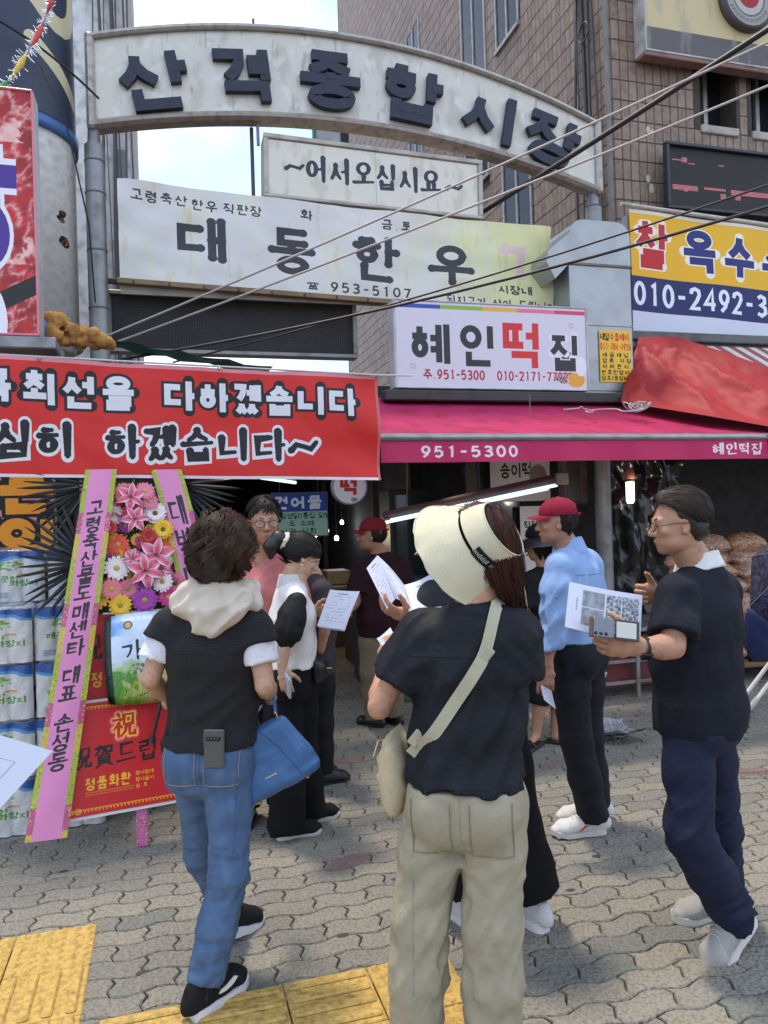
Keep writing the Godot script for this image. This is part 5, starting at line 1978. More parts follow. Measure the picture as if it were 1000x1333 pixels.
func build_hall_contents():
	var f:=thing("fluorescent_fixture","lit twin fluorescent fixture slanting under the pink awning","lamp",Vector3(2.94,1.83,-5.30))
	fluorescent(f,Vector3.ZERO,Vector3(-1.04,-0.25,-1.33),[Vector3(0.02,-0.005,0.0),Vector3(-0.06,-0.03,0.0)],0.10)
	part(f,"end_plate",box(Vector3(0.10,0.09,0.03),0.004),grimy(lin(0.3,0.24,0.18),0.6),Vector3(0.0,0.03,0.02))
	for t in [0.15,0.85]:
		part(f,"hanging_chain",tube([Vector3(-1.04,-0.25,-1.33)*t+Vector3(0,0.06,0),Vector3(-1.04,-0.25,-1.33)*t+Vector3(0.02,0.75,0)],0.005,5),mat(lin(0.15,0.15,0.15),0.5))
	var f2:=thing("strip_lamp","lit strip lamp with bare frame under the red banner","lamp",Vector3(0.72,1.95,-6.0))
	fluorescent(f2,Vector3.ZERO,Vector3(0.35,-0.03,-0.35),[Vector3.ZERO],0.03)
	part(f2,"hanger",tube([Vector3(0.17,0.06,-0.17),Vector3(0.17,0.66,-0.17)],0.005,5),mat(lin(0.1,0.1,0.1),0.5))
	# round rice cake sign
	var r:=thing("round_sign","round white sign with one red letter hung in the lane mouth","sign",Vector3(1.41,1.86,-5.9))
	var im:=canvas(256,256,Color(0.86,0.85,0.84))
	write(im,"떡",62,52,128,140,27,Color(0.72,0.10,0.09),0)
	disc(im,160,226,26,Color(0.5,0.5,0.52),16)
	var est:=start()
	for i in 36:
		var a:=TAU*i/36.0
		var c:=TAU*(i+1)/36.0
		for v in [Vector2.ZERO,Vector2(cos(c),sin(c)),Vector2(cos(a),sin(a))]:
			est.set_uv(Vector2(0.5+v.x*0.5,0.5-v.y*0.5))
			est.add_vertex(Vector3(v.x*0.135,v.y*0.135,0.03))
	part(r,"face",done(est),pic(im,0.5))
	part(r,"rim",lathe([Vector2(0.0,-0.03),Vector2(0.142,-0.03),Vector2(0.146,0.0),Vector2(0.142,0.034),Vector2(0.132,0.034),Vector2(0.13,0.026)],36),mat(lin(0.25,0.25,0.25),0.4),Vector3.ZERO,Basis(Vector3.RIGHT,PI*0.5))
	part(r,"hanger",tube([Vector3(0,0.14,0),Vector3(0,0.74,0)],0.006,5),mat(lin(0.1,0.1,0.1),0.5))
	# dried fish shop board
	var g:=thing("dried_fish_sign","blue and pale green hanging sign deep in the lane","sign",Vector3(1.02,1.45,-7.5))
	var gi:=canvas(512,400,Color(0.60,0.78,0.68))
	gi.fill_rect(Rect2i(0,0,512,170),Color(0.13,0.27,0.62))
	write(gi,"건어물",20,30,130,112,24,Color(0.90,0.93,0.95),26)
	write(gi,"하림생닭(통집.닭발)",6,184,58,52,7,Color(0.06,0.07,0.07),4)
	write(gi,"도·소매",150,256,60,52,8,Color(0.06,0.07,0.07),10)
	write(gi,"신광 상회",70,330,62,56,8,Color(0.06,0.07,0.07),14)
	part(g,"face",sheet([[Vector3(0,0.42,0),Vector3(0.54,0.42,0)],[Vector3(0,0,0),Vector3(0.54,0,0)]]),pic(gi,0.5),Vector3(0,0,0.006))
	part(g,"case",box_between(Vector3(-0.01,-0.01,-0.08),Vector3(0.55,0.43,0.003)),mat(lin(0.1,0.12,0.12),0.6))
	for x in [0.08,0.46]:
		part(g,"hanger",tube([Vector3(x,0.43,-0.03),Vector3(x,1.18,-0.03)],0.006,5),mat(lin(0.05,0.05,0.05),0.5))
	var lamp_at:=[Vector3(1.72,1.43,-9.0),Vector3(1.86,1.47,-9.0),Vector3(2.2,1.35,-10.0),Vector3(2.62,1.55,-11.5),Vector3(0.6,1.7,-12.0)]
	for i in lamp_at.size():
		var b:=thing("bare_bulb",["warm bare bulb just right of the hanging blue sign","warm bare bulb beside another warm one near the counter","white bare bulb above the far stand by the shop wall","white bare bulb at the far end near the shop wall","white bare bulb at the far end on the drum side"][i],"bulb",lamp_at[i],"bulbs glowing in the lane")
		part(b,"lit_bulb",lathe([Vector2(0,-0.04),Vector2(0.025,-0.03),Vector2(0.032,0.0),Vector2(0.02,0.03),Vector2(0,0.035)],12),emit(Color(1.0,0.82,0.5) if i<2 else Color(0.95,0.97,1.0),2.0))
		part(b,"cord",tube([Vector3(0,0.03,0),Vector3(0,2.6-lamp_at[i].y,0)],0.004,5),mat(lin(0.03,0.03,0.03),0.6))
		var om:=OmniLight3D.new()
		om.name="bulb_light"
		om.light_color=Color(1.0,0.85,0.6) if i<2 else Color(0.9,0.95,1.0)
		om.light_energy=0.10
		om.light_size=0.04
		om.omni_attenuation=2.0
		om.shadow_enabled=true
		om.position=Vector3(0,-0.06,0.05)
		b.add_child(om)
	# stands along the lane
	var gr:=RandomNumberGenerator.new()
	gr.seed=31
	var spots:=[[-0.6,-7.4,0.9],[-0.7,-9.2,1.0],[2.35,-8.0,0.85],[2.3,-10.0,0.9],[2.2,-6.95,1.0]]
	var words:=["low dark market stand at the lane mouth on the drum side","dark market stand farther in on the drum side","dark market stand halfway along the shop wall","dark market stand far in along the shop wall","glass front counter at the lane mouth by the shop wall"]
	for i in spots.size():
		var s:Array=spots[i]
		var m:=thing("market_stand",words[i],"stand",Vector3(s[0],0,s[1]))
		part(m,"counter",box_between(Vector3(-0.4,0.0,-0.6),Vector3(0.4,s[2]*0.8,0.6),0.01),grimy(lin(0.09,0.075,0.065),0.6))
		part(m,"countertop",box_between(Vector3(-0.44,s[2]*0.8,-0.64),Vector3(0.44,s[2]*0.8+0.04,0.64),0.008),grimy(lin(0.16,0.15,0.14),0.4))
		for k in 4:
			part(m,"goods_crate",box_between(Vector3(-0.32+(k%2)*0.34,s[2]*0.8+0.042,-0.5+(k/2)*0.5),Vector3(-0.02+(k%2)*0.34,s[2]*0.8+0.042+gr.randf_range(0.08,0.2),-0.1+(k/2)*0.5),0.01),grimy([lin(0.2,0.05,0.04),lin(0.05,0.09,0.14),lin(0.2,0.19,0.17),lin(0.17,0.13,0.06)][k],0.6))
	# boxes and panels seen through the dark under the awning
	for i in 3:
		var c:=thing("glass_cabinet",["dark glass cabinet standing left of the stall posters","dark glass cabinet with green paper inside by the lane corner","low dark glass cabinet under the slanting lamp"][i],"cabinet",[Vector3(2.9,0,-6.75),Vector3(2.35,0,-7.9),Vector3(2.45,0,-6.6)][i])
		var hgt:float=[2.1,1.9,1.0][i]
		part(c,"body",box_between(Vector3(-0.02,0,-0.4),Vector3(0.4,hgt,0.0),0.008),grimy(lin(0.04,0.035,0.033),0.4))
		part(c,"pane",box_between(Vector3(0.02,hgt*0.45,0.004),Vector3(0.36,hgt-0.06,0.012)),mat(lin(0.03,0.045,0.042),0.08))
		part(c,"handle",tube([Vector3(0.2,hgt*0.3,0.01),Vector3(0.2,hgt*0.4,0.02)],0.008,6),mat(lin(0.3,0.3,0.3),0.4,0.6))
# congratulation wreath
func wp(x:float,y:float,o:=0.0)->Vector3:
	return Vector3(x+0.15,y,-0.25*y+o-(x+0.15)*0.16)
func wreath_board(t:Node3D,x0:float,x1:float,y0:float,y1:float,o:float,im:Image):
	part(t,"red_board",sheet([[wp(x0,y1,o),wp(x1,y1,o)],[wp(x0,y0,o),wp(x1,y0,o)]],0.0),pic(im,0.4))
	part(t,"board_back",sheet([[wp(x0-0.004,y1+0.012,o-0.006),wp(x1+0.004,y1+0.012,o-0.006)],[wp(x0-0.004,y0-0.016,o-0.006),wp(x1+0.004,y0-0.016,o-0.006)]],0.008),mat(lin(0.72,0.72,0.72),0.6))
func gerbera(n:int,r:float,cup:float,seed_:int)->ArrayMesh:
	var st:=start()
	var g:=RandomNumberGenerator.new()
	g.seed=seed_
	for layer in 2:
		for k in n:
			var a:=TAU*(k+layer*0.5)/n+g.randf_range(-0.05,0.05)
			var len:=r*(1.0-0.2*layer)*g.randf_range(0.93,1.04)
			var d:=Vector3(cos(a),sin(a),0)
			var w:=Vector3(-sin(a),cos(a),0)*r*0.155
			var z0:=0.004+layer*0.006
			var zt:=cup*(0.6+layer*0.6)+g.randf_range(-0.004,0.004)
			var p:=[d*r*0.15+Vector3(0,0,z0),d*len*0.6+Vector3(0,0,z0+zt*0.7),d*len*0.9+Vector3(0,0,z0+zt),d*len+Vector3(0,0,z0+zt*0.8)]
			var q:=[0.4,1.0,0.85,0.2]
			st.set_smooth_group(1+k%2+layer*2)
			for i in 3:
				var mid:=Vector3(0,0,-0.003)
				quad(st,p[i+1]-w*q[i+1],p[i+1]+mid,p[i]+mid,p[i]-w*q[i])
				quad(st,p[i+1]+mid,p[i+1]+w*q[i+1],p[i]+w*q[i],p[i]+mid)
	return done(st)
func lily_mesh(r:float)->ArrayMesh:
	var st:=start()
	for k in 6:
		var a:=TAU*k/6.0+0.2
		var wide:=0.30 if k%2==0 else 0.22
		var d:=Vector3(cos(a),sin(a),0)
		var w:=Vector3(-sin(a),cos(a),0)
		st.set_smooth_group(1+k%3)
		var prev:=[]
		for i in 7:
			var t:=i/6.0
			var c:=d*r*t+Vector3(0,0,0.03*sin(t*2.4)-0.035*t*t*t+(0.006 if k%2 else 0.0))
			var hw:=r*wide*sin(PI*pow(t*0.94+0.06,0.8))*0.95+0.001
			var row:=[]
			for j in 5:
				var u:=j/2.0-1.0
				row.append([c+w*hw*u+Vector3(0,0,0.010*u*u),u,t])
			if i>0:
				for j in 4:
					for e in [row[j],row[j+1],prev[j+1],row[j],prev[j+1],prev[j]]:
						var edge:float=smoothstep(0.35,1.0,absf(e[1]))+smoothstep(0.75,1.0,e[2])*0.6
						st.set_color(Color(0.72,0.10,0.22).lerp(Color(0.86,0.72,0.76),clampf(edge,0,1)))
						st.add_vertex(e[0])
			prev=row
	return done(st)
func build_wreath():
	var t:=thing("flower_wreath","tall congratulation flower stand with pink ribbons and red boards","flower stand",Vector3(-0.15,0,-4.07))
	var g:=RandomNumberGenerator.new()
	g.seed=77
	# boards
	var red:=Color(0.77,0.06,0.09)
	var im:=canvas(700,560,red)
	var gold:=Color(0.92,0.70,0.10)
	for y in [26,534]:
		for k in 36:
			var x:=30+k*18
			ink(im,[pl([x,y-8,x+9,y+8,x+13,y-7,x+5,y-3])],4.0,gold)
		for c in [[22,y],[60,y]]:
			ink(im,[ring(c[0],c[1],14,13),ring(c[0],c[1],6,5)],4.5,gold)
	var glow:=line("祝",236,74,110,120,0)
	for wdt in [58.0,46.0,36.0]:
		for s in glow:
			for v in s:
				disc(im,v.x,v.y,wdt*0.5,red.lerp(Color(0.98,0.75,0.62),(62.0-wdt)/36.0))
	ink(im,glow,30.0,Color(0.97,0.80,0.22))
	ink(im,glow,17.0,Color(0.80,0.10,0.08),true)
	write(im,"祝賀드립니다",30,230,92,104,15,Color(0.07,0.05,0.05),20,true)
	write(im,"정품화환",96,380,48,58,9,gold,10)
	for k in 2:
		for j in 30:
			im.fill_rect(Rect2i(98+j*8,448+k*12,5,5),gold.darkened(0.15))
	write(im,"· 행사업체 :",320,380,20,20,3,gold,4)
	write(im,"· 행사일시 :",320,412,20,20,3,gold,4)
	write(im,"· 상 호 :",320,444,20,20,3,gold,4)
	wreath_board(t,-0.50,0.16,0.20,0.72,0.05,im)
	var im2:=canvas(500,400,red)
	write(im2,"祝賀드립",10,140,92,104,15,Color(0.07,0.05,0.05),16,true)
	write(im2,"정품화환",60,290,48,58,9,gold,10)
	wreath_board(t,-0.45,0.10,0.72,1.20,-0.015,im2)
	# frame of the stand
	var pk:=mat(lin(0.55,0.13,0.30),0.5)
	var wood:=mat(lin(0.25,0.17,0.1),0.8)
	var li:=canvas(64,256,Color(0.74,0.38,0.58))
	for i in 90:
		disc(li,g.randf()*64,g.randf()*256,g.randf_range(2,5),[Color(0.85,0.62,0.3),Color(0.55,0.15,0.35),Color(0.88,0.66,0.78),Color(0.62,0.18,0.42)][i%4])
	part(t,"front_leg",box_between(Vector3(-0.028,0.0,-0.012),Vector3(0.028,0.26,0.012),0.002),pic(li,0.5),Vector3(0.0,0,0),Basis(Vector3.RIGHT,-0.2))
	for x in [-0.28,0.26]:
		part(t,"rear_leg",box_between(Vector3(x-0.015,0,-0.62),Vector3(x+0.015,1.9,-0.59)),wood)
		part(t,"upright",tube([wp(x-0.15,0.26,-0.05),wp(x-0.15,1.9,-0.05)],0.014,6),wood)
	part(t,"flower_panel",sheet([[wp(-0.27,1.92,-0.01),wp(-0.05,1.92,-0.01)],[wp(-0.38,1.15,-0.01),wp(0.12,1.15,-0.01)]],0.02),mat(lin(0.03,0.05,0.03),0.9))
	# black palm fans
	var leaf_st:=start()
	for i in 6:
		var t0:=i/6.0
		var t1:=(i+1)/6.0
		var w0:=0.011*pow(sin(PI*(0.08+0.9*t0)),0.6)
		var w1:=0.011*pow(sin(PI*(0.08+0.9*t1)),0.6) if i<5 else 0.0005
		leaf_st.set_smooth_group(-1)
		quad(leaf_st,Vector3(t1*0.33,w1,0),Vector3(t1*0.33,0,0.007),Vector3(t0*0.33,0,0.007),Vector3(t0*0.33,w0,0))
		quad(leaf_st,Vector3(t1*0.33,0,0.007),Vector3(t1*0.33,-w1,0),Vector3(t0*0.33,-w0,0),Vector3(t0*0.33,0,0.007))
	var leaf:=done(leaf_st)
	var lm:=mat(lin(0.018,0.022,0.024),0.35)
	var tilt:=Basis(Vector3.RIGHT,-0.25)
	for e in [[-0.40,1.42,112,268,19,1.0],[-0.38,1.84,96,236,19,1.0],[0.09,1.84,-75,84,19,1.0],[0.12,1.42,-80,70,16,1.0]]:
		for k in int(e[4]):
			var a:=deg_to_rad(lerpf(e[2],e[3],k/(e[4]-1.0)))
			var sc:=g.randf_range(0.9,1.08)
			part(t,"palm_leaf",leaf,lm,wp(e[0],e[1],-0.03-0.012*(k%3))+Vector3(cos(a),sin(a),0)*0.03,tilt*Basis(Vector3.BACK,a)*Basis(Vector3.RIGHT,g.randf_range(-0.35,0.35))*Basis(Vector3.UP,g.randf_range(-0.12,0.05))*Basis.from_scale(Vector3(sc,1,1)))
	# flowers: position on the stand, kind, size
	var cols:={"white":lin(0.78,0.70,0.70),"yellow":lin(0.80,0.48,0.02),"orange":lin(0.78,0.08,0.03),"pink":lin(0.72,0.20,0.30),"purple":lin(0.30,0.03,0.30),"magenta":lin(0.62,0.03,0.22),"red":lin(0.45,0.02,0.03),"salmon":lin(0.72,0.20,0.20)}
	var mats:={}
	for c in cols:
		var m:=mat(cols[c],0.6)
		m.backlight_enabled=true
		m.backlight=cols[c].darkened(0.6)
		mats[c]=m
	var shapes:=[gerbera(16,1.0,0.12,1),gerbera(18,1.0,0.2,2),gerbera(15,1.0,0.05,3)]
	var eye_mats:=[mat(lin(0.35,0.30,0.04),0.9),mat(lin(0.12,0.10,0.03),0.9),mat(lin(0.45,0.40,0.10),0.9)]
	var fl:=[["white",-0.262,1.675,0.062],["white",-0.068,1.675,0.060],["white",-0.240,1.388,0.066],["white",-0.045,1.305,0.056],["yellow",-0.283,1.578,0.056],["yellow",-0.320,1.238,0.062],["yellow",-0.228,1.196,0.058],["yellow",-0.035,1.585,0.055],["orange",-0.236,1.512,0.060],["orange",-0.032,1.525,0.058],["pink",-0.325,1.492,0.058],["salmon",-0.262,1.282,0.055],["pink",-0.195,1.275,0.055],["pink",0.012,1.290,0.058],["purple",-0.342,1.378,0.060],["purple",-0.122,1.215,0.064],["purple",-0.122,1.300,0.045],["magenta",-0.022,1.218,0.055],["red",-0.165,1.685,0.055],["red",-0.10,1.55,0.045],["red",0.03,1.36,0.05],["white",0.01,1.44,0.05],["salmon",-0.20,1.79,0.055],["pink",-0.11,1.80,0.05],["red",-0.235,1.76,0.05],["purple",0.04,1.42,0.045],["pink",-0.09,1.74,0.045],["red",-0.27,1.60,0.045],["pink",-0.17,1.44,0.045],["salmon",-0.04,1.38,0.045]]
	var kinds:=cols.keys()
	for k in 34:
		var v:=g.randf()
		fl.append([kinds[g.randi()%kinds.size()],-0.14+g.randf_range(-1,1)*lerpf(0.20,0.10,v),1.20+v*0.62,g.randf_range(0.034,0.05)])
	for i in fl.size():
		var e:Array=fl[i].duplicate()
		e[1]=-0.13+(e[1]+0.14)*1.18
		e[3]*=1.05
		var o:=(0.05+0.014*(i%4) if i<30 else 0.02+0.012*(i%3))+0.03*(1.0-absf(e[1]+0.13)/0.25)
		var b:=tilt*Basis.from_euler(Vector3(g.randf_range(-0.2,0.25),g.randf_range(-0.3,0.3),g.randf()*TAU))*Basis.from_scale(Vector3.ONE*e[3])
		var f:=part(t,"gerbera_flower",shapes[i%3],mats[e[0]],wp(e[1],e[2],o),b)
		part(f,"flower_eye",lathe([Vector2(0,0.16),Vector2(0.12,0.14),Vector2(0.22,0.07),Vector2(0.24,0.0)],10),eye_mats[i%3],Vector3.ZERO,Basis(Vector3.RIGHT,PI*0.5))
	var lmesh:=lily_mesh(1.0)
	var lil:=mat(Color.WHITE,0.5)
	lil.vertex_color_use_as_albedo=true
	lil.backlight_enabled=true
	lil.backlight=Color(0.3,0.1,0.15)
	lmesh=lily_mesh(0.085)
	for e in [[-0.045,1.445,1.25,0.1],[-0.105,1.365,1.25,0.5],[-0.150,1.645,0.95,0.9],[-0.172,1.765,1.0,0.2],[-0.02,1.375,0.8,0.4],[-0.165,1.435,0.7,0.0]]:
		var f:=part(t,"lily_flower",lmesh,lil,wp(e[0],e[1],0.105),tilt*Basis.from_euler(Vector3(0.1,g.randf_range(-0.2,0.2),e[3]))*Basis.from_scale(Vector3.ONE*e[2]))
		for k in 5:
			var a:=TAU*k/5.0
			part(f,"stamen",tube([Vector3.ZERO,Vector3(cos(a)*0.012,sin(a)*0.012,0.045)],0.0018,4),mat(lin(0.45,0.2,0.08),0.8))
	# baby's breath and greens
	var bs:=start()
	var gs:=start()
	for i in 700:
		var v:=g.randf()
		var y:=1.2+v*0.62
		var half:=lerpf(0.26,0.13,v)
		var x:=-0.14+g.randf_range(-half,half)
		var p:=wp(x,y,g.randf_range(0.04,0.12))
		var s:=g.randf_range(0.002,0.0038)
		bs.set_smooth_group(-1)
		for q in [[Vector3.RIGHT,Vector3.UP],[Vector3.UP,Vector3.LEFT],[Vector3.LEFT,Vector3.DOWN],[Vector3.DOWN,Vector3.RIGHT]]:
			tri(bs,p+Vector3(0,0,s),p+q[1]*s,p+q[0]*s)
	for i in 160:
		var v:=g.randf()
		var p:=wp(-0.14+g.randf_range(-1,1)*lerpf(0.23,0.11,v),1.18+v*0.66,g.randf_range(0.0,0.07))
		var d:=Vector3(g.randf_range(-1,1),g.randf_range(-1,1),g.randf_range(0,0.5)).normalized()*g.randf_range(0.02,0.06)
		var w:=d.cross(Vector3(0,0,1)).normalized()*0.006
		gs.set_smooth_group(-1)
		quad(gs,p+d*0.5-w,p+d,p+d*0.5+w,p)
	part(t,"small_white_blooms",done(bs),mat(lin(0.55,0.45,0.46),0.8)).set_meta("kind","stuff")
	part(t,"small_leaves",done(gs),mat(lin(0.14,0.20,0.05),0.6)).set_meta("kind","stuff")
	# ribbons
	var txts:=["고령축산물도매센타 대표 손성동","대박나세요"]
	for side in 2:
		var ri:=canvas(220,1900,Color(0.82,0.50,0.68))
		for b in [0,186]:
			for y in range(0,1900,2):
				var ph:=fposmod(y*0.006+b,3.0)
				var c:=Color(0.60,0.66,0.14) if ph<1.5 else (Color(0.70,0.30,0.45) if ph<2.2 else Color(0.74,0.66,0.2))
				ri.fill_rect(Rect2i(b,y,34,2),c)
			for k in 260:
				disc(ri,b+g.randf()*34,g.randf()*1900,g.randf_range(2,5),[Color(0.82,0.78,0.25),Color(0.32,0.45,0.10),Color(0.85,0.55,0.70),Color(0.55,0.62,0.15)][k%4])
		var y:=190.0 if side==0 else 170.0
		for ch in txts[side]:
			if ch==" ":
				y+=46
				continue
			var cs:=96.0 if side==0 else 110.0
			ink(ri,line(ch,110-cs*0.5,y,cs,cs*(0.86 if side==0 else 1.5),0,0.1),16.0 if side==0 else 19.0,Color(0.09,0.06,0.09),true)
			y+=cs*(0.98 if side==0 else 1.75)
		var rows:=[]
		for j in 25:
			var v:=j/24.0
			var c:Vector3
			var wdt:float
			if side==0:
				c=wp(lerpf(-0.318,-0.575,pow(v,1.05)),lerpf(1.92,0.15,v),0.11+0.015*sin(v*5.0)+0.02*v)
				wdt=lerpf(0.16,0.185,v)
			else:
				c=wp(lerpf(0.02,0.36,pow(v,0.9)),lerpf(1.92,0.12,v),0.085+0.015*sin(v*6.0))
				wdt=lerpf(0.165,0.185,v)
			var row:=[]
			for i in 7:
				var u:=i/6.0-0.5
				row.append(c+Vector3(u*wdt,(u if side else u)*wdt*(-0.14 if side==0 else 0.16)*-1.0*0.0,0.012*cos(u*3.0)+0.004*sin(v*30.0+u*4.0)))
			rows.append(row)
		var rm:=pic(ri,0.35)
		part(t,"ribbon",sheet(rows),rm)
	# black prop rod
	part(t,"prop_rod",tube([wp(-0.09,0.52,0.10),wp(-0.02,0.78,0.14)],0.009,8),mat(lin(0.015,0.015,0.015),0.4))
	part(t,"rod_tip",tube([wp(-0.095,0.505,0.095),wp(-0.088,0.525,0.10)],0.017,10),mat(lin(0.02,0.02,0.02),0.4))
	# rice sack
	var s:=thing("rice_sack","full rice sack with blue sky and green field print on the flower stand","sack",Vector3(-0.10,0.93,-4.26))
	var si:=canvas(420,460,Color(0.80,0.85,0.90))
	var n:=FastNoiseLite.new()
	n.seed=5
	n.frequency=0.012
	for y in 460:
		for x in 420:
			var c:=Color(0.80,0.86,0.93)
			var v:=n.get_noise_2d(x,y)
			if y<110:
				c=c.lerp(Color(0.25,0.52,0.82),smoothstep(60.0,200.0,absf(x-190.0)+v*60.0)*0.9)
			if y>230:
				c=c.lerp(Color(0.62,0.72,0.42),smoothstep(230.0,290.0,y+v*40.0))
			if y>300:
				c=c.lerp(Color(0.74,0.70,0.42),smoothstep(300.0,350.0,y+v*60.0))
			if x<150 and y>290:
				c=c.lerp(Color(0.30,0.55,0.20),smoothstep(0.0,0.3,v+(150.0-x)/200.0))
			if x<34:
				c=Color(0.06,0.16,0.12)
			si.set_pixel(x,y,c)
	for k in 16:
		var x:=40.0+k*9.0
		fill_convex(si,pl([x,456,x+8,456,x+22+g.randf()*24,300+g.randf()*80]),Color(0.32,0.58,0.20).lerp(Color(0.6,0.75,0.3),g.randf()))
	disc(si,116,62,24,Color(0.50,0.30,0.22),22)
	disc(si,116,62,16,Color(0.75,0.66,0.45),15)
	write(si,"가실",84,150,88,96,12,Color(0.12,0.13,0.16),22,true)
	write(si,"품",296,170,74,84,9,Color(0.25,0.28,0.34),8,true)
	for k in 34:
		disc(si,120+g.randf()*130,262+g.randf()*50,g.randf_range(3,9),[Color(0.5,0.35,0.35),Color(0.45,0.5,0.62),Color(0.8,0.75,0.7),Color(0.35,0.42,0.25)][k%4])
	for k in 40:
		disc(si,130+k*4.5,352-30*sin(k*0.09)+g.randf()*14,6,Color(0.78,0.62,0.22),4)
	ink(si,[pl([150,420,190,408,240,416,300,402,350,410])],5.0,Color(0.3,0.32,0.2))
	var sm:=pic(si,0.32)
	sm.normal_enabled=true
	sm.normal_texture=tex.cloth_n
	sm.normal_scale=0.5
	part(s,"filled_sack",pillow(0.43,0.47,0.075,4),sm,Vector3(0.0,0.0,0.09),Basis.from_euler(Vector3(-0.22,0.16,0)))
	part(s,"top_seam",tube([Vector3(-0.22,0.225,0.0),Vector3(0.22,0.225,-0.05)],0.006,5),mat(lin(0.6,0.6,0.6),0.7))
func build_paper_packs():
	var g:=RandomNumberGenerator.new()
	g.seed=41
	var im:=canvas(256,256,Color(0.78,0.78,0.78))
	var n:=FastNoiseLite.new()
	n.seed=9
	n.frequency=0.02
	for y in 256:
		for x in 256:
			var wv:=34.0+12.0*sin(x*0.03)+5.0*n.get_noise_2d(x,y)
			var c:=Color(0.80,0.80,0.79)
			if y<wv:c=Color(0.16,0.33,0.60)
			elif y<wv+14:c=Color(0.30,0.58,0.78)
			im.set_pixel(x,y,c)
	for k in 18:
		disc(im,70+g.randf()*110,52+g.randf()*40,g.randf_range(5,15),Color(0.36,0.58,0.24).lerp(Color(0.62,0.76,0.40),g.randf()),g.randf_range(4,8))
	write(im,"깨끗한",44,128,34,30,6,Color(0.32,0.55,0.16),5,true)
	write(im,"화장지",120,150,34,30,6,Color(0.32,0.55,0.16),5,true)
	im.fill_rect(Rect2i(150,116,50,8),Color(0.85,0.55,0.15))
	im.fill_rect(Rect2i(30,206,90,32),Color(0.70,0.73,0.78))
	for k in 4:
		im.fill_rect(Rect2i(36,210+k*7,76,2),Color(0.35,0.4,0.5))
	var pm:=pic(im,0.3)
	pm.clearcoat_enabled=true
	pm.clearcoat=0.5
	pm.normal_enabled=true
	pm.normal_texture=tex.cloth_n
	pm.normal_scale=0.7
	var paper:=grimy(lin(0.70,0.69,0.67),0.9,0,"speck",2.0)
	var film:=mat(Color(1,1,1,0.10),0.12)
	film.transparency=BaseMaterial3D.TRANSPARENCY_ALPHA
	var roll:=lathe([Vector2(0.018,0.112),Vector2(0.05,0.114),Vector2(0.055,0.108),Vector2(0.056,0.004),Vector2(0.05,0.0),Vector2(0.018,0.0),Vector2(0.018,0.112)],18)
	# wrapper that follows the three rolls across the front
	var rows:=[]
	for j in 9:
		var row:=[]
		var v:=j/8.0
		for i in 37:
			var u:=i/36.0
			var x:=lerpf(-0.172,0.172,u)
			var ph:=fposmod(x+0.172,0.1147)/0.1147-0.5
			row.append(Vector3(x,0.292-v*0.286,0.118+0.022*sqrt(maxf(0.0,1.0-pow(ph*2.0,2.0)))+0.004*sin(j*1.7+i*0.6)))
		rows.append(row)
	var wrap:=sheet(rows)
	var proto:Node3D=null
	var places:=[]
	var words:=[]
	for c in 3:
		for r in 4:
			words.append("tissue pack in the front row, %s column from the ribbon, %s from the ground"%[["third","second","nearest"][c],["lowest","second","third","topmost"][r]])
			places.append(Vector3(-1.22+c*0.352+g.randf_range(-0.012,0.012),r*0.298,-4.58+g.randf_range(-0.02,0.02)-(0.015*r)))
	for c in 3:
		for r in 5:
			if r>=3:
				words.append("tissue pack in the rear row, %s column from the ribbon, %s one"%[["third","second","nearest"][c],"lower" if r==3 else "upper"])
				places.append(Vector3(-1.20+c*0.352+g.randf_range(-0.02,0.02),r*0.298,-4.93+g.randf_range(-0.02,0.02)))
	for pi in places.size():
		var b:=thing("tissue_pack",words[pi],"tissue pack",places[pi],"tissue packs stacked by the flower stand")
		for i in 3:
			for k in 2:
				for h in 2:
					if k==1 and h==0:
						continue
					part(b,"paper_roll",roll,paper,Vector3(-0.114+i*0.114,0.008+h*0.145,0.072-k*0.114),Basis.from_scale(Vector3(1,1.18,1)))
		part(b,"printed_wrapper",wrap,pm)
		part(b,"clear_top",pillow(0.35,0.25,0.03,3),film,Vector3(0,0.298,0.01),Basis(Vector3.RIGHT,-PI*0.5))
# people: shared body, clothes, hair, hands, shoes
func fig(Jw:Dictionary,face:Vector3,look:Vector3)->Dictionary:
	var root:Vector3=(Jw.hl+Jw.hr)*0.5
	root.y=0.0
	var J:={}
	for k in Jw:
		J[k]=Jw[k]-root
	var f:=Vector3(face.x,0,face.z).normalized()
	var F:={"root":root,"J":J,"f":f,"lat":f.cross(Vector3.UP).normalized(),"look":look.normalized()}
	F.ms=(J.sl+J.sr)*0.5
	F.mh=(J.hl+J.hr)*0.5
	return F
func bounds(F:Dictionary,pad:float,keys:Array)->Array:
	var lo:=Vector3.ONE*9.0
	var hi:=Vector3.ONE*-9.0
	for k in keys:
		lo=lo.min(F.J[k])
		hi=hi.max(F.J[k])
	return [lo-Vector3.ONE*pad,hi+Vector3.ONE*pad]
func torso(v:Vox,F:Dictionary,w:Array,d:Array,low:Vector3,k:=0.03):
	# w, d: half widths and depths at hem, hips, waist, chest, shoulders
	var a:Vector3=F.mh
	var b:Vector3=F.ms
	var bow:Vector3=F.f
	var pts:=[low,a+Vector3(0,0.02,0)-bow*0.012,a.lerp(b,0.42)+bow*0.008,a.lerp(b,0.78)+bow*0.004,b-Vector3(0,0.035,0)-bow*0.008]
	v.loft(pts,w,d,F.lat,k)
	for s in ["sl","sr"]:
		var sh:Vector3=F.J[s]
		var nk:Vector3=F.J.nk
		v.cone(nk-Vector3(0,0.045,0),sh.lerp(nk,0.12)+Vector3(0,-0.012,0),d[4]*0.78,d[4]*0.62,0.05)
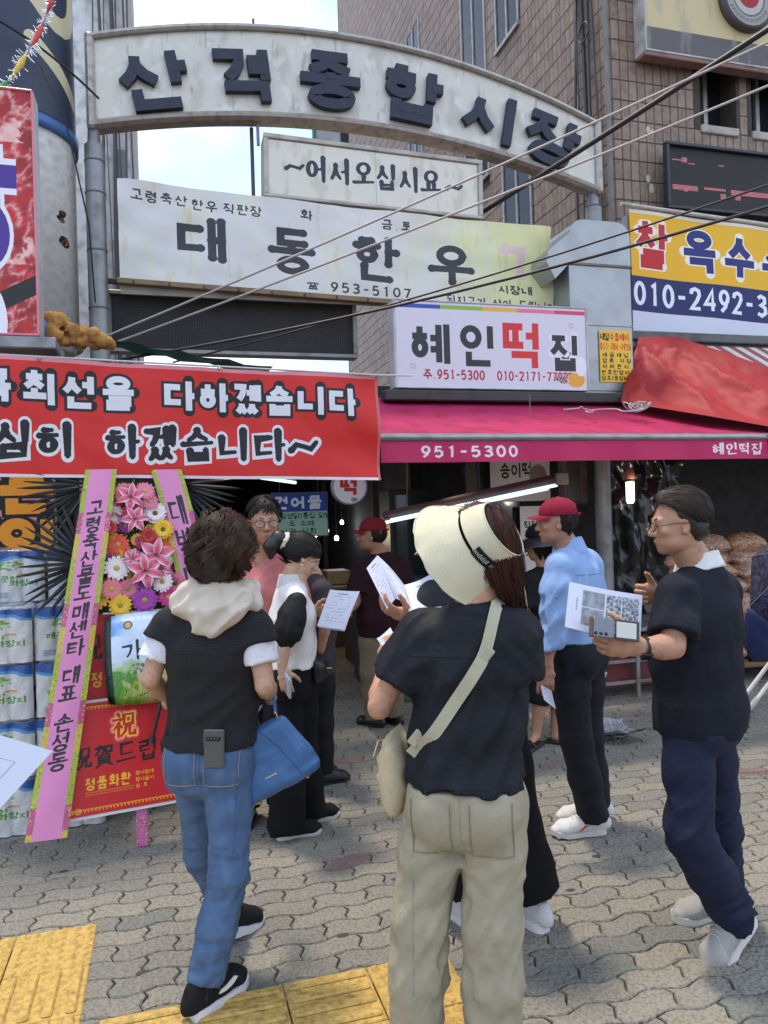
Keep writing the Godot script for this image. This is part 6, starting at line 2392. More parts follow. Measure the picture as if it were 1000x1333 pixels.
func head_into(st:SurfaceTool,F:Dictionary,s:float,cell:float,beard:=0.0):
	var look:Vector3=F.look
	var r:=look.cross(Vector3.UP).normalized()
	var u:=r.cross(look).normalized()
	var b:=Basis(r,u,look)
	F.hb=b
	var c:Vector3=F.J.hd
	var v:=Vox.new(c-Vector3.ONE*0.165*s-Vector3(0,0.05,0),c+Vector3.ONE*0.165*s,cell)
	var P:=func(x:float,y:float,z:float)->Vector3:return c+b*(Vector3(x,y,z)*s)
	v.egg(P.call(0,0.03,-0.015),Vector3(0.076,0.090,0.097)*s,b,0.01)
	v.egg(P.call(0,-0.03,0.03),Vector3(0.064,0.085,0.062)*s,b,0.03*s)
	v.egg(P.call(0,-0.072,0.028),Vector3(0.054+beard,0.036,0.052)*s,b,0.02*s)
	v.ball(P.call(0,-0.098,0.066),0.018*s,0.02*s)
	for q in [-1.0,1.0]:
		v.egg(P.call(q*0.042,-0.024,0.062),Vector3(0.022,0.018,0.020)*s,b,0.018*s)
		v.egg(P.call(q*0.077,-0.006,-0.008),Vector3(0.008,0.032,0.020)*s,b*Basis(Vector3.UP,q*0.35),0.006*s)
		v.egg(P.call(q*0.083,-0.004,-0.002),Vector3(0.005,0.018,0.010)*s,b,0.004*s,true)
		v.ball(P.call(q*0.079,-0.030,-0.002),0.009*s,0.008*s)
		v.egg(P.call(q*0.031,-0.002,0.096),Vector3(0.019,0.012,0.015)*s,b,0.010*s,true)
		v.ball(P.call(q*0.031,-0.002,0.076),0.0145*s,0.004)
	v.cone(P.call(-0.038,0.020,0.080),P.call(0.038,0.020,0.080),0.011*s,0.011*s,0.015*s)
	v.cone(P.call(0,0.010,0.090),P.call(0,-0.032,0.108),0.008*s,0.0125*s,0.012*s)
	for q in [-1.0,1.0]:
		v.ball(P.call(q*0.012,-0.036,0.096),0.0095*s,0.006*s)
	v.cone(P.call(-0.019,-0.064,0.082),P.call(0.0,-0.062,0.092),0.005*s,0.0065*s,0.006*s)
	v.cone(P.call(0.019,-0.064,0.082),P.call(0.0,-0.062,0.092),0.005*s,0.0065*s,0.006*s)
	v.cone(P.call(-0.015,-0.075,0.083),P.call(0.015,-0.075,0.083),0.007*s,0.007*s,0.006*s)
	v.cone(P.call(0,-0.055,-0.022),F.J.nk,0.052*s,0.060*s,0.03)
	v.mesh(st)
func hand_into(st:SurfaceTool,wrist:Vector3,d:Vector3,palm:Vector3,thumb:Vector3,curl:float,s:=1.0,cell:=0.0048,thumb_curl:=0.4):
	d=d.normalized()
	thumb=(thumb-d*thumb.dot(d)).normalized()
	palm=(palm-d*palm.dot(d)-thumb*palm.dot(thumb)).normalized()
	var v:=Vox.new(wrist-Vector3.ONE*0.05-(Vector3.ONE*0.16),wrist+Vector3.ONE*0.21,cell)
	v.loft([wrist-d*0.035,wrist+d*0.005,wrist+d*0.045*s,wrist+d*0.088*s],[0.027*s,0.028*s,0.037*s,0.038*s],[0.023*s,0.019*s,0.016*s,0.013*s],thumb,0.01)
	v.egg(wrist+(d*0.035+thumb*0.022+palm*0.008)*s,Vector3(0.02,0.03,0.016)*s,Basis(thumb,d,thumb.cross(d)),0.015)
	var offs:=[0.029,0.010,-0.010,-0.029]
	var lens:=[0.070,0.078,0.072,0.057]
	for i in 4:
		var p:Vector3=wrist+(d*(0.086-absf(i-1.2)*0.004)+thumb*offs[i])*s
		var dir:Vector3=(d+thumb*offs[i]*2.0).normalized()
		var ax:=dir.cross(palm).normalized()
		var pts:=[p]
		var a:=curl*(0.55+0.12*i)
		for k in 3:
			dir=dir.rotated(ax,a)
			p+=dir*lens[i]*s*[0.45,0.31,0.24][k]
			pts.append(p)
			a=curl*(0.95+0.08*i)
		v.chain(pts,[0.0095*s,0.0088*s,0.0080*s,0.0068*s],0.004)
	var tp:Vector3=wrist+(d*0.022+thumb*0.030+palm*0.006)*s
	var td:=(d*0.75+thumb*0.75+palm*0.25).normalized()
	var t1:=tp+td*0.042*s
	td=(td+d*0.35+palm*thumb_curl).normalized()
	var t2:=t1+td*0.034*s
	td=(td+d*0.3+palm*thumb_curl*0.6-thumb*thumb_curl*0.4).normalized()
	v.chain([tp,t1,t2,t2+td*0.026*s],[0.0135*s,0.0115*s,0.0100*s,0.0078*s],0.006)
	v.mesh(st)
func limbs(v:Vox,F:Dictionary,s:float,fem:bool):
	var J:Dictionary=F.J
	for q in ["l","r"]:
		var sh:Vector3=J["s"+q]
		var el:Vector3=J["e"+q]
		var wr:Vector3=J["w"+q]
		var ra:=0.041*s if fem else 0.047*s
		v.chain([sh-Vector3(0,0.01,0),sh.lerp(el,0.45),el],[ra,ra*0.97,ra*0.80],0.02)
		v.chain([el,el.lerp(wr,0.28),wr],[ra*0.80,ra*0.86,ra*0.53],0.012)
		var hp:Vector3=J["h"+q]
		var kn:Vector3=J["k"+q]
		var an:Vector3=J["a"+q]
		v.chain([hp,hp.lerp(kn,0.5),kn],[0.062*s,0.055*s,0.042*s],0.03)
		v.chain([kn,kn.lerp(an,0.35),an],[0.042*s,0.044*s,0.034*s],0.02)
func skin(c:Color)->StandardMaterial3D:
	var m:=mat(c,0.52)
	m.albedo_texture=noise_tex(0.05,[Color(0.86,0.78,0.76),Color(1,1,1),Color(0.97,0.93,0.9)],[0.0,0.5,1.0],128,44) if not tex.has("skin") else tex.skin
	tex.skin=m.albedo_texture
	m.uv1_triplanar=true
	m.uv1_scale=Vector3.ONE*5.0
	m.subsurf_scatter_enabled=true
	m.subsurf_scatter_strength=0.12
	m.normal_enabled=true
	m.normal_texture=tex.fine_n
	m.normal_scale=0.12
	return m
func body(root:Node3D,F:Dictionary,o:Dictionary):
	var bb:=bounds(F,0.17,["nk","sl","sr","el","er","wl","wr","hl","hr","kl","kr","al","ar"])
	var v:=Vox.new(bb[0],bb[1],o.get("cell",0.014))
	var fem:bool=o.get("fem",false)
	var s:float=o.get("s",1.0)
	if fem:
		torso(v,F,[0.115,0.118,0.095,0.112,0.10],[0.08,0.08,0.07,0.08,0.056],F.mh-Vector3(0,0.05,0))
	else:
		torso(v,F,[0.12,0.125,0.115,0.13,0.12],[0.085,0.085,0.082,0.09,0.062],F.mh-Vector3(0,0.05,0))
	limbs(v,F,s,fem)
	v.cone(F.J.nk-Vector3(0,0.03,0),F.J.hd-Vector3(0,0.04,0),0.062,0.05,0.03)
	for q in ["l","r"]:
		# feet inside the shoes
		var t:Vector3=o.get("toe_"+q,F.f)
		v.cone(F.J["a"+q]-Vector3(0,0.02,0),F.J["a"+q]+t*0.12-Vector3(0,0.035,0),0.03,0.022,0.02)
	var st:=start()
	v.mesh(st)
	head_into(st,F,o.get("head",1.0),o.get("head_cell",0.0055),o.get("jowl",0.0))
	for h in o.get("hands",[]):
		hand_into(st,F.J[h[0]],h[1],h[2],h[3],h[4],h[5] if h.size()>5 else 1.0,0.0048,h[6] if h.size()>6 else 0.4)
	part(root,"body",st.commit(),o.skin)
	# eyes and brows only where a face shows
	if o.get("eyes",false):
		var hs:float=o.get("head",1.0)
		for q in [-1.0,1.0]:
			var at:Vector3=F.J.hd+F.hb*(Vector3(q*0.031,-0.002,0.0805)*hs)
			part(root,"eye",lathe([Vector2(0,0.0125),Vector2(0.006,0.0112),Vector2(0.0105,0.0065),Vector2(0.012,0)],12),mat(lin(0.02,0.015,0.012),0.15),at,F.hb*Basis(Vector3.RIGHT,PI*0.5)*Basis.from_scale(Vector3(0.75,0.85,0.42)))
			part(root,"eyebrow",tube([F.J.hd+F.hb*(Vector3(q*0.014,0.022,0.094)*hs),F.J.hd+F.hb*(Vector3(q*0.034,0.027,0.090)*hs),F.J.hd+F.hb*(Vector3(q*0.05,0.020,0.078)*hs)],[0.002,0.0035,0.001],5),mat(lin(0.02,0.017,0.015),0.8))
		part(root,"lips",tube([F.J.hd+F.hb*(Vector3(-0.02,-0.069,0.083)*hs),F.J.hd+F.hb*(Vector3(0,-0.069,0.0955)*hs),F.J.hd+F.hb*(Vector3(0.02,-0.069,0.083)*hs)],[0.001,0.0032,0.001],6),mat(lin(0.30,0.13,0.11),0.5))
func merge(a:Vox,b:Vox,k:float):
	for i in a.f.size():
		var o:=a.f[i]
		var d:=b.f[i]
		if d<0.9:
			var h:=k-absf(o-d)
			a.f[i]=minf(o,d)-(h*h/(4.0*k) if h>0.0 else 0.0)
# shirt, vest or jacket; reach of the sleeve: 0 none, 1 elbow, 2 wrist
func top_vox(F:Dictionary,w:Array,d:Array,hem:float,reach:float,sr:Array,cell:float,neck:=true)->Vox:
	var bb:=bounds(F,0.20,["nk","sl","sr","el","er"]+(["wl","wr"] if reach>1.0 else []))
	bb[0].y=minf(bb[0].y,hem-0.08)
	for k in ["hl","hr"]:
		bb[0]=bb[0].min(F.J[k]-Vector3(0.2,0,0.2))
		bb[1]=bb[1].max(F.J[k]+Vector3(0.2,0,0.2))
	bb[0].y=hem-0.05
	var v:=Vox.new(bb[0],bb[1],cell)
	var low:Vector3=F.mh
	low.y=hem-0.03
	torso(v,F,w,d,low)
	if reach>0.0:
		for q in ["l","r"]:
			var sh:Vector3=F.J["s"+q]
			var el:Vector3=F.J["e"+q]
			var wr:Vector3=F.J["w"+q]
			var s:=Vox.new(bb[0],bb[1],cell)
			if reach<=1.0:
				var e:=sh.lerp(el,reach)
				s.cone(sh-Vector3(0,0.022,0)+(el-sh)*0.05,e+(el-sh).normalized()*0.05,sr[0]*0.80,sr[1]*0.98,0.02)
				s.cut(e,(el-sh).normalized(),0.3)
			else:
				var e:=el.lerp(wr,reach-1.0)
				s.chain([sh-Vector3(0,0.022,0)+(el-sh)*0.05,sh.lerp(el,0.5),el,e+(wr-el).normalized()*0.03],[sr[0]*0.86,sr[0]*0.98,sr[1],sr[2]],0.03)
				s.cut(e,(wr-el).normalized(),0.12)
			merge(v,s,0.045)
	v.cut(Vector3(0,hem,0),Vector3.DOWN)
	if neck:
		var n:Vector3=F.J.nk
		v.cut(n+Vector3(0,0.02,0),(Vector3.UP*0.9+F.f*0.25).normalized(),0.16)
	return v
func trouser_vox(F:Dictionary,hw:float,hd:float,rs:Array,hems:Array,cell:float,waist:float,seat:=0.03)->Vox:
	var bb:=bounds(F,0.20,["hl","hr","kl","kr","al","ar"])
	bb[1].y=waist+0.02
	var v:=Vox.new(bb[0],bb[1],cell)
	var mh:Vector3=F.mh
	v.loft([mh-Vector3(0,0.035,0)-F.f*0.01,mh+Vector3(0,0.03,0)-F.f*0.012,Vector3(mh.x,waist+0.03,mh.z)],[hw,hw,hw*0.92],[hd,hd*1.02,hd*0.88],F.lat,0.02)
	if seat>0.0:
		for q in [-1.0,1.0]:
			v.egg(mh+F.lat*q*hw*0.46-F.f*(hd-0.075+seat)-Vector3(0,0.02,0),Vector3(0.085,0.10,0.075),Basis(F.lat,Vector3.UP,-F.f),0.05)
	var i:=0
	for q in ["l","r"]:
		var hp:Vector3=F.J["h"+q]
		var kn:Vector3=F.J["k"+q]
		var an:Vector3=F.J["a"+q]
		var s:=Vox.new(bb[0],bb[1],cell)
		var dir:=(an-kn).normalized()
		var e:Vector3=an+dir*hems[i]
		s.chain([hp-Vector3(0,0.02,0),hp.lerp(kn,0.45),kn,kn.lerp(an,0.5),e+dir*0.05],[rs[0],lerpf(rs[0],rs[1],0.42),rs[1],lerpf(rs[1],rs[2],0.5),rs[2]],0.03)
		s.cut(e,dir,0.35)
		merge(v,s,0.014)
		i+=1
	v.cut(Vector3(0,waist,0),Vector3.UP)
	return v
# ribbon laid over a garment along a list of [outside point, inward direction]
func laid_strip(v:Vox,path:Array,half:float,off:float,across:=Vector3.ZERO)->ArrayMesh:
	var pts:=[]
	for e in path:
		pts.append(v.march(e[0],e[1].normalized(),0.7)-e[1].normalized()*off)
	# even the line out a little so that the strap spans small folds
	for i in range(1,pts.size()-1):
		var q:Vector3=pts[i]*0.6+(pts[i-1]+pts[i+1])*0.2
		if v.at(q)>off*0.6:
			pts[i]=q
	var top:=[]
	var low:=[]
	for i in pts.size():
		var d:Vector3=(pts[mini(i+1,pts.size()-1)]-pts[maxi(i-1,0)]).normalized()
		var n:Vector3=-path[i][1].normalized()
		var side:=d.cross(n).normalized() if across==Vector3.ZERO else across
		top.append(pts[i]+side*half)
		low.append(pts[i]-side*half)
	return sheet([top,low],0.003)
# a patch of cloth (pocket) laid on a garment
func laid_patch(v:Vox,c:Vector3,ux:Vector3,uy:Vector3,inward:Vector3,w:float,h:float,off:float,n:=9)->ArrayMesh:
	var rows:=[]
	for j in n:
		var row:=[]
		for i in n:
			var p:=c+ux*w*(i/(n-1.0)-0.5)-uy*h*(j/(n-1.0)-0.5)
			if j==n-1 and (i==0 or i==n-1):
				p+=uy*h*0.06
			var edge:=1.0 if (i>0 and i<n-1 and j>0 and j<n-1) else 0.1
			row.append(v.march(p,inward,0.6)-inward*off*edge)
		rows.append(row)
	return sheet(rows)
var shoe_vox:Vox
var shoe_at:Callable
func shoe(root:Node3D,ankle:Vector3,toe:Vector3,len_:float,up_m:Material,sole_m:Material,opts:={})->Node3D:
	var f:=toe.normalized()
	var side:=f.cross(Vector3.UP).normalized()
	var u:=side.cross(f).normalized()
	var w:float=opts.get("w",0.046)
	var sole_h:float=opts.get("sole",0.028)
	var base:Vector3=ankle-u*opts.get("drop",0.085)-f*0.055
	# base: middle of the heel on the sole's underside
	var P:=func(z:float,y:float,x:=0.0)->Vector3:return base+f*z*len_+u*y+side*x
	var v:=Vox.new(base.min(base+f*len_)-Vector3.ONE*0.10,base.max(base+f*len_)+Vector3.ONE*0.16,0.0065)
	v.loft([P.call(0.02,sole_h+0.02),P.call(0.22,sole_h+0.025),P.call(0.5,sole_h+0.02),P.call(0.78,sole_h+0.012),P.call(0.93,sole_h+0.005)],[w*0.68,w*0.74,w*0.85,w*1.0,w*0.62],[0.045,0.05,0.045,0.036,0.022],side,0.02)
	v.cone(P.call(0.04,sole_h+0.03),P.call(0.03,sole_h+opts.get("collar",0.062)),w*0.62,w*0.55,0.02)
	v.cone(P.call(0.2,sole_h+0.03),P.call(0.2,sole_h+opts.get("collar",0.062)),w*0.72,w*0.68,0.02)
	v.cut(P.call(0.5,sole_h-0.002),-u)
	v.egg(P.call(0.17,sole_h+opts.get("collar",0.062)+0.055),Vector3(w*0.55,0.05,0.055),Basis(side,u,f),0.006,true)
	var s:=part(root,"shoe",v.mesh(),up_m)
	if opts.has("lace"):
		for k in 5:
			var z:=0.36+0.062*k
			var q:=[]
			for x in [-0.021,-0.011,0.0,0.011,0.021]:
				q.append(v.march(P.call(z+absf(x)*0.4,0.16,x),-u,0.2)+u*0.0012)
			part(s,"lace",tube(q,0.0024,5),opts.lace)
		for sg in [-1.0,1.0]:
			for line in [[[0.30,0.062],[0.42,0.040],[0.60,0.012]],[[0.66,0.05],[0.72,0.03],[0.75,0.008]],[[0.16,0.060],[0.12,0.035],[0.13,0.008]]]:
				var q:=[]
				for e in line:
					q.append(v.march(P.call(e[0],sole_h+e[1],-sg*0.12),side*sg,0.2)-side*sg*0.0004)
				part(s,"panel_seam",tube(q,0.0016,5),opts.lace)
	shoe_vox=v
	shoe_at=P
	# sole
	var ol:=PackedVector2Array()
	for e in [[-0.03,0.0],[-0.015,0.5],[0.06,0.78],[0.25,0.86],[0.45,0.82],[0.62,0.98],[0.78,1.1],[0.92,0.85],[1.0,0.35],[1.012,0.0],[0.99,-0.4],[0.9,-0.85],[0.76,-1.06],[0.6,-0.96],[0.45,-0.82],[0.25,-0.86],[0.06,-0.78],[-0.015,-0.5]]:
		ol.append(Vector2(e[1]*w*1.06,e[0]*len_))
	var st:=start()
	st.set_smooth_group(-1)
	var n:=ol.size()
	for i in n:
		var a:=ol[i]
		var b:=ol[(i+1)%n]
		var ha:=sole_h*(1.12 if a.y<len_*0.4 else 0.9)+(0.012*smoothstep(0.75,1.0,a.y/len_))
		var hb:=sole_h*(1.12 if b.y<len_*0.4 else 0.9)+(0.012*smoothstep(0.75,1.0,b.y/len_))
		var la:=0.012*smoothstep(0.7,1.0,a.y/len_)
		var lb:=0.012*smoothstep(0.7,1.0,b.y/len_)
		st.set_smooth_group(1)
		quad(st,P.call(a.y/len_,ha,a.x),P.call(b.y/len_,hb,b.x),P.call(b.y/len_,lb,b.x*0.96),P.call(a.y/len_,la,a.x*0.96))
		st.set_smooth_group(-1)
		tri(st,P.call(0.5,sole_h),P.call(b.y/len_,hb,b.x),P.call(a.y/len_,ha,a.x))
		tri(st,P.call(0.5,0.0),P.call(a.y/len_,la,a.x*0.96),P.call(b.y/len_,lb,b.x*0.96))
	part(s,"sole",done(st),sole_m)
	return s
# hair: many thin ribbons combed over the skull
func strands(c:Vector3,b:Basis,r:Vector3,n:int,length:float,seed_:int,keep:Callable,flow:Callable,curl:float,curl_f:float,width:float,c0:Color,c1:Color,lift:=0.06,hang:=0.5,clump:=12)->ArrayMesh:
	var g:=RandomNumberGenerator.new()
	g.seed=seed_
	var vs:=PackedVector3Array()
	var ns:=PackedVector3Array()
	var cs:=PackedColorArray()
	var made:=0
	var lock:=Vector3.UP
	var lock_c:=c0
	var lock_p:=0.0
	var lock_e:=1.0
	var tries:=0
	while made<n and tries<n*12:
		tries+=1
		var d:=Vector3(g.randfn(),g.randfn(),g.randfn()).normalized()
		if made%clump==0:
			if not keep.call(d):
				continue
			lock=d
			lock_c=c0.lerp(c1,g.randf())
			lock_p=g.randf()*TAU
			lock_e=1.0+g.randf_range(0.0,lift)
		d=(lock+d*0.09).normalized()
		made+=1
		var p:=d*r
		var seg:=7
		var step:=length*g.randf_range(0.75,1.15)/seg
		var col:=lock_c.lerp(c0.lerp(c1,g.randf()),0.35)
		var ph:=lock_p+g.randf_range(-0.35,0.35)
		var ext:=lock_e+g.randf_range(-0.01,0.015)
		var prev:Vector3
		var prev_w:Vector3
		var dir:Vector3=flow.call(d)
		for i in seg+1:
			var e:=p/r
			var le:=e.length()
			var nrm:=(e/r).normalized()
			dir=dir.lerp(flow.call(e/maxf(le,0.001)),0.6)
			dir=(dir-nrm*dir.dot(nrm)*(1.0 if le<ext else 0.35)).normalized()
			var wv:=nrm.cross(dir).normalized()
			var q:=p+wv*curl*sin(ph+i*curl_f)+nrm*(curl*0.7*cos(ph+i*curl_f)+0.002)
			var taper:=width*(1.0-0.75*pow(i/float(seg),2.0))
			var w2:=wv*taper
			if i>0:
				for t in [prev-prev_w,q-w2,q+w2,prev-prev_w,q+w2,prev+prev_w]:
					vs.append(c+b*t)
					ns.append((b*nrm).normalized())
					cs.append(col)
			prev=q
			prev_w=w2
			p+=dir*step
			e=p/r
			le=e.length()
			if le<ext:
				p*=ext/le
			elif e.y>-hang:
				p*=lerpf(1.0,ext/le,0.6)
	var arr:=[]
	arr.resize(Mesh.ARRAY_MAX)
	arr[Mesh.ARRAY_VERTEX]=vs
	arr[Mesh.ARRAY_NORMAL]=ns
	arr[Mesh.ARRAY_COLOR]=cs
	var am:=ArrayMesh.new()
	am.add_surface_from_arrays(Mesh.PRIMITIVE_TRIANGLES,arr)
	return am
func hair_mat()->StandardMaterial3D:
	if not tex.has("hair"):
		var m:=mat(Color.WHITE,0.55)
		m.vertex_color_use_as_albedo=true
		m.metallic_specular=0.3
		tex.hair=m
	return tex.hair
func eyeglasses(root:Node3D,F:Dictionary,hs:float,frame:Material):
	var b:Basis=F.hb
	var c:Vector3=F.J.hd
	var g:=part(root,"eyeglasses",tube([c+b*(Vector3(-0.012,0.004,0.112)*hs),c+b*(Vector3(0,0.007,0.114)*hs),c+b*(Vector3(0.012,0.004,0.112)*hs)],0.0022,6),frame)
	var glass:=mat(Color(0.75,0.8,0.82,0.22),0.05)
	glass.transparency=BaseMaterial3D.TRANSPARENCY_ALPHA
	for q in [-1.0,1.0]:
		var pts:=[]
		for k in 17:
			var a:=TAU*k/16.0
			pts.append(c+b*(Vector3(q*(0.036+0.025*cos(a)),-0.004+0.018*sin(a),0.108-0.10*pow(0.036+0.025*cos(a),2.0)*6.0)*hs))
		part(g,"rim",tube(pts,0.0021,6),frame)
		var st:=start()
		for k in 16:
			tri(st,c+b*(Vector3(q*0.036,-0.004,0.1065)*hs),pts[k],pts[k+1])
		part(g,"lens",done(st),glass)
		part(g,"temple",tube([c+b*(Vector3(q*0.061,0.0,0.087)*hs),c+b*(Vector3(q*0.078,0.006,0.03)*hs),c+b*(Vector3(q*0.084,0.004,-0.018)*hs)],0.0018,5),frame)
# a seam or hem: a thin cord marched onto a garment
func surf_line(v:Vox,pts:Array,inward:Array,rad:=0.0014)->ArrayMesh:
	var out:=[]
	for i in pts.size():
		out.append(v.march(pts[i],inward[i],0.6)-inward[i]*0.0006)
	return tube(out,rad,5)
func hem_line(v:Vox,c:Vector3,y:float)->ArrayMesh:
	var p:=[]
	var d:=[]
	for k in 45:
		var a:=TAU*k/44.0
		var o:=Vector3(cos(a),0,sin(a))
		p.append(Vector3(c.x,y,c.z)+o*0.38)
		d.append(-o)
	return surf_line(v,p,d)
func back_line(v:Vox,F:Dictionary,x0:float,y0:float,x1:float,y1:float)->ArrayMesh:
	var p:=[]
	var d:=[]
	for k in 17:
		var t:=k/16.0
		var q:Vector3=F.mh+F.lat*lerpf(x0,x1,t)-F.f*0.36
		q.y=lerpf(y0,y1,t)
		p.append(q)
		d.append(F.f)
	return surf_line(v,p,d)
const J_JEANS:={"hd":Vector3(0.197,1.501,-2.774),"nk":Vector3(0.177,1.358,-2.780),"sl":Vector3(0.012,1.276,-2.849),"sr":Vector3(0.297,1.256,-2.726),"el":Vector3(-0.062,1.069,-2.850),"wl":Vector3(0.004,0.926,-3.123),"er":Vector3(0.320,1.045,-2.679),"wr":Vector3(0.370,0.953,-2.935),"hl":Vector3(0.094,0.775,-2.891),"hr":Vector3(0.201,0.785,-2.777),"kl":Vector3(0.103,0.388,-2.952),"kr":Vector3(0.179,0.414,-2.689),"al":Vector3(0.213,0.104,-3.047),"ar":Vector3(0.081,0.083,-2.627)}
const J_VISOR:={"hd":Vector3(0.900,1.518,-2.141),"nk":Vector3(0.868,1.345,-2.100),"sl":Vector3(0.735,1.286,-2.188),"sr":Vector3(0.976,1.289,-2.036),"el":Vector3(0.605,1.045,-2.229),"wl":Vector3(0.682,1.144,-2.414),"er":Vector3(0.974,1.093,-2.062),"wr":Vector3(1.061,0.936,-2.307),"hl":Vector3(0.756,0.787,-2.167),"hr":Vector3(0.910,0.796,-2.080),"kl":Vector3(0.696,0.430,-2.170),"kr":Vector3(0.882,0.438,-2.068),"al":Vector3(0.678,0.085,-2.200),"ar":Vector3(0.880,0.090,-2.090)}
const J_POLO:={"hd":Vector3(1.759,1.559,-2.345),"nk":Vector3(1.861,1.400,-2.360),"sl":Vector3(1.690,1.335,-2.271),"sr":Vector3(2.020,1.326,-2.450),"el":Vector3(1.618,1.154,-2.202),"wl":Vector3(1.474,1.168,-2.181),"er":Vector3(1.978,1.080,-2.577),"wr":Vector3(1.844,1.277,-2.594),"hl":Vector3(1.785,0.865,-2.360),"hr":Vector3(1.945,0.860,-2.450),"kl":Vector3(1.742,0.471,-2.316),"kr":Vector3(2.020,0.376,-2.497),"al":Vector3(1.954,0.130,-2.361),"ar":Vector3(2.087,0.075,-2.593)}
const J_CAP:={"hd":Vector3(1.874,1.561,-3.439),"nk":Vector3(1.956,1.435,-3.456),"sl":Vector3(1.843,1.368,-3.364),"sr":Vector3(2.125,1.361,-3.553),"el":Vector3(1.802,1.120,-3.335),"wl":Vector3(1.734,0.892,-3.314),"er":Vector3(2.149,1.065,-3.610),"wr":Vector3(2.123,0.853,-3.681),"hl":Vector3(1.889,0.922,-3.415),"hr":Vector3(2.058,0.901,-3.513),"kl":Vector3(1.928,0.495,-3.406),"kr":Vector3(2.063,0.466,-3.534),"al":Vector3(2.018,0.089,-3.424),"ar":Vector3(2.130,0.085,-3.580)}
const J_VEST:={"hd":Vector3(0.682,1.426,-3.925),"nk":Vector3(0.619,1.298,-3.933),"sl":Vector3(0.621,1.225,-4.089),"sr":Vector3(0.619,1.230,-3.778),"el":Vector3(0.674,1.002,-4.200),"wl":Vector3(0.743,1.125,-4.003),"er":Vector3(0.545,1.014,-3.738),"wr":Vector3(0.532,0.891,-3.722),"hl":Vector3(0.661,0.795,-3.966),"hr":Vector3(0.556,0.809,-3.902),"kl":Vector3(0.662,0.395,-3.999),"kr":Vector3(0.567,0.414,-3.901),"al":Vector3(0.698,0.080,-4.074),"ar":Vector3(0.560,0.075,-3.926)}
const J_PINK:={"hd":Vector3(0.520,1.606,-4.168),"nk":Vector3(0.511,1.422,-4.203),"sl":Vector3(0.651,1.338,-4.101),"sr":Vector3(0.360,1.354,-4.205),"el":Vector3(0.691,1.056,-4.091),"wl":Vector3(0.657,0.832,-4.029),"er":Vector3(0.320,1.066,-4.218),"wr":Vector3(0.332,0.837,-4.153),"hl":Vector3(0.570,0.880,-4.169),"hr":Vector3(0.434,0.885,-4.208),"kl":Vector3(0.565,0.460,-4.173),"kr":Vector3(0.413,0.460,-4.216),"al":Vector3(0.566,0.075,-4.195),"ar":Vector3(0.397,0.075,-4.243)}
const J_GREY:={"hd":Vector3(0.836,1.397,-4.703),"nk":Vector3(0.878,1.272,-4.692),"sl":Vector3(0.848,1.183,-4.805),"sr":Vector3(0.905,1.201,-4.549),"el":Vector3(0.869,0.958,-4.852),"wl":Vector3(0.823,0.820,-4.814),"er":Vector3(0.909,0.989,-4.507),"wr":Vector3(0.881,0.821,-4.537),"hl":Vector3(0.848,0.750,-4.776),"hr":Vector3(0.895,0.760,-4.617),"kl":Vector3(0.837,0.342,-4.781),"kr":Vector3(0.884,0.368,-4.622),"al":Vector3(0.837,0.070,-4.783),"ar":Vector3(0.883,0.070,-4.624)}
const J_DARK:={"hd":Vector3(1.530,1.474,-5.700),"nk":Vector3(1.600,1.323,-5.702),"sl":Vector3(1.430,1.262,-5.667),"sr":Vector3(1.763,1.256,-5.717),"el":Vector3(1.384,0.985,-5.661),"wl":Vector3(1.275,0.898,-5.568),"er":Vector3(1.824,0.932,-5.743),"wr":Vector3(1.826,0.746,-5.931),"hl":Vector3(1.503,0.830,-5.691),"hr":Vector3(1.661,0.820,-5.729),"kl":Vector3(1.493,0.430,-5.696),"kr":Vector3(1.651,0.420,-5.734),"al":Vector3(1.529,0.075,-5.729),"ar":Vector3(1.682,0.070,-5.747)}
const J_HAT:={"hd":Vector3(1.078,1.505,-2.812),"nk":Vector3(1.096,1.402,-2.787),"sl":Vector3(0.985,1.320,-2.800),"sr":Vector3(1.270,1.325,-2.760),"el":Vector3(0.978,1.052,-2.864),"wl":Vector3(0.901,1.217,-2.844),"er":Vector3(1.222,1.051,-2.722),"wr":Vector3(1.138,1.120,-2.901),"hl":Vector3(1.102,0.840,-2.809),"hr":Vector3(1.214,0.850,-2.725),"kl":Vector3(1.104,0.378,-2.832),"kr":Vector3(1.275,0.407,-2.731),"al":Vector3(1.106,0.075,-2.864),"ar":Vector3(1.348,0.084,-2.743)}
const J_SHADE:={"hd":Vector3(2.483,1.394,-4.803),"nk":Vector3(2.530,1.234,-4.790),"sl":Vector3(2.397,1.167,-4.787),"sr":Vector3(2.690,1.150,-4.807),"el":Vector3(2.351,0.918,-4.781),"wl":Vector3(2.348,0.721,-4.700),"er":Vector3(2.713,0.892,-4.802),"wr":Vector3(2.605,0.667,-4.751),"hl":Vector3(2.462,0.750,-4.792),"hr":Vector3(2.614,0.735,-4.811),"kl":Vector3(2.454,0.355,-4.796),"kr":Vector3(2.605,0.337,-4.815),"al":Vector3(2.425,0.087,-4.827),"ar":Vector3(2.576,0.065,-4.846)}
func paper_sheet(root:Node3D,called:String,a:Vector3,b:Vector3,c:Vector3,d:Vector3,bend:float,m:Material):
	# corners: top left, top right, bottom right, bottom left
	var n:=(b-a).cross(d-a).normalized()
	var rows:=[]
	for j in 8:
		var row:=[]
		for i in 8:
			var u:=i/7.0
			var v:=j/7.0
			row.append(a.lerp(b,u).lerp(d.lerp(c,u),v)+n*bend*(sin(u*PI)*0.6+u*v))
		rows.append(row)
	return part(root,called,sheet(rows,0.0012),m)
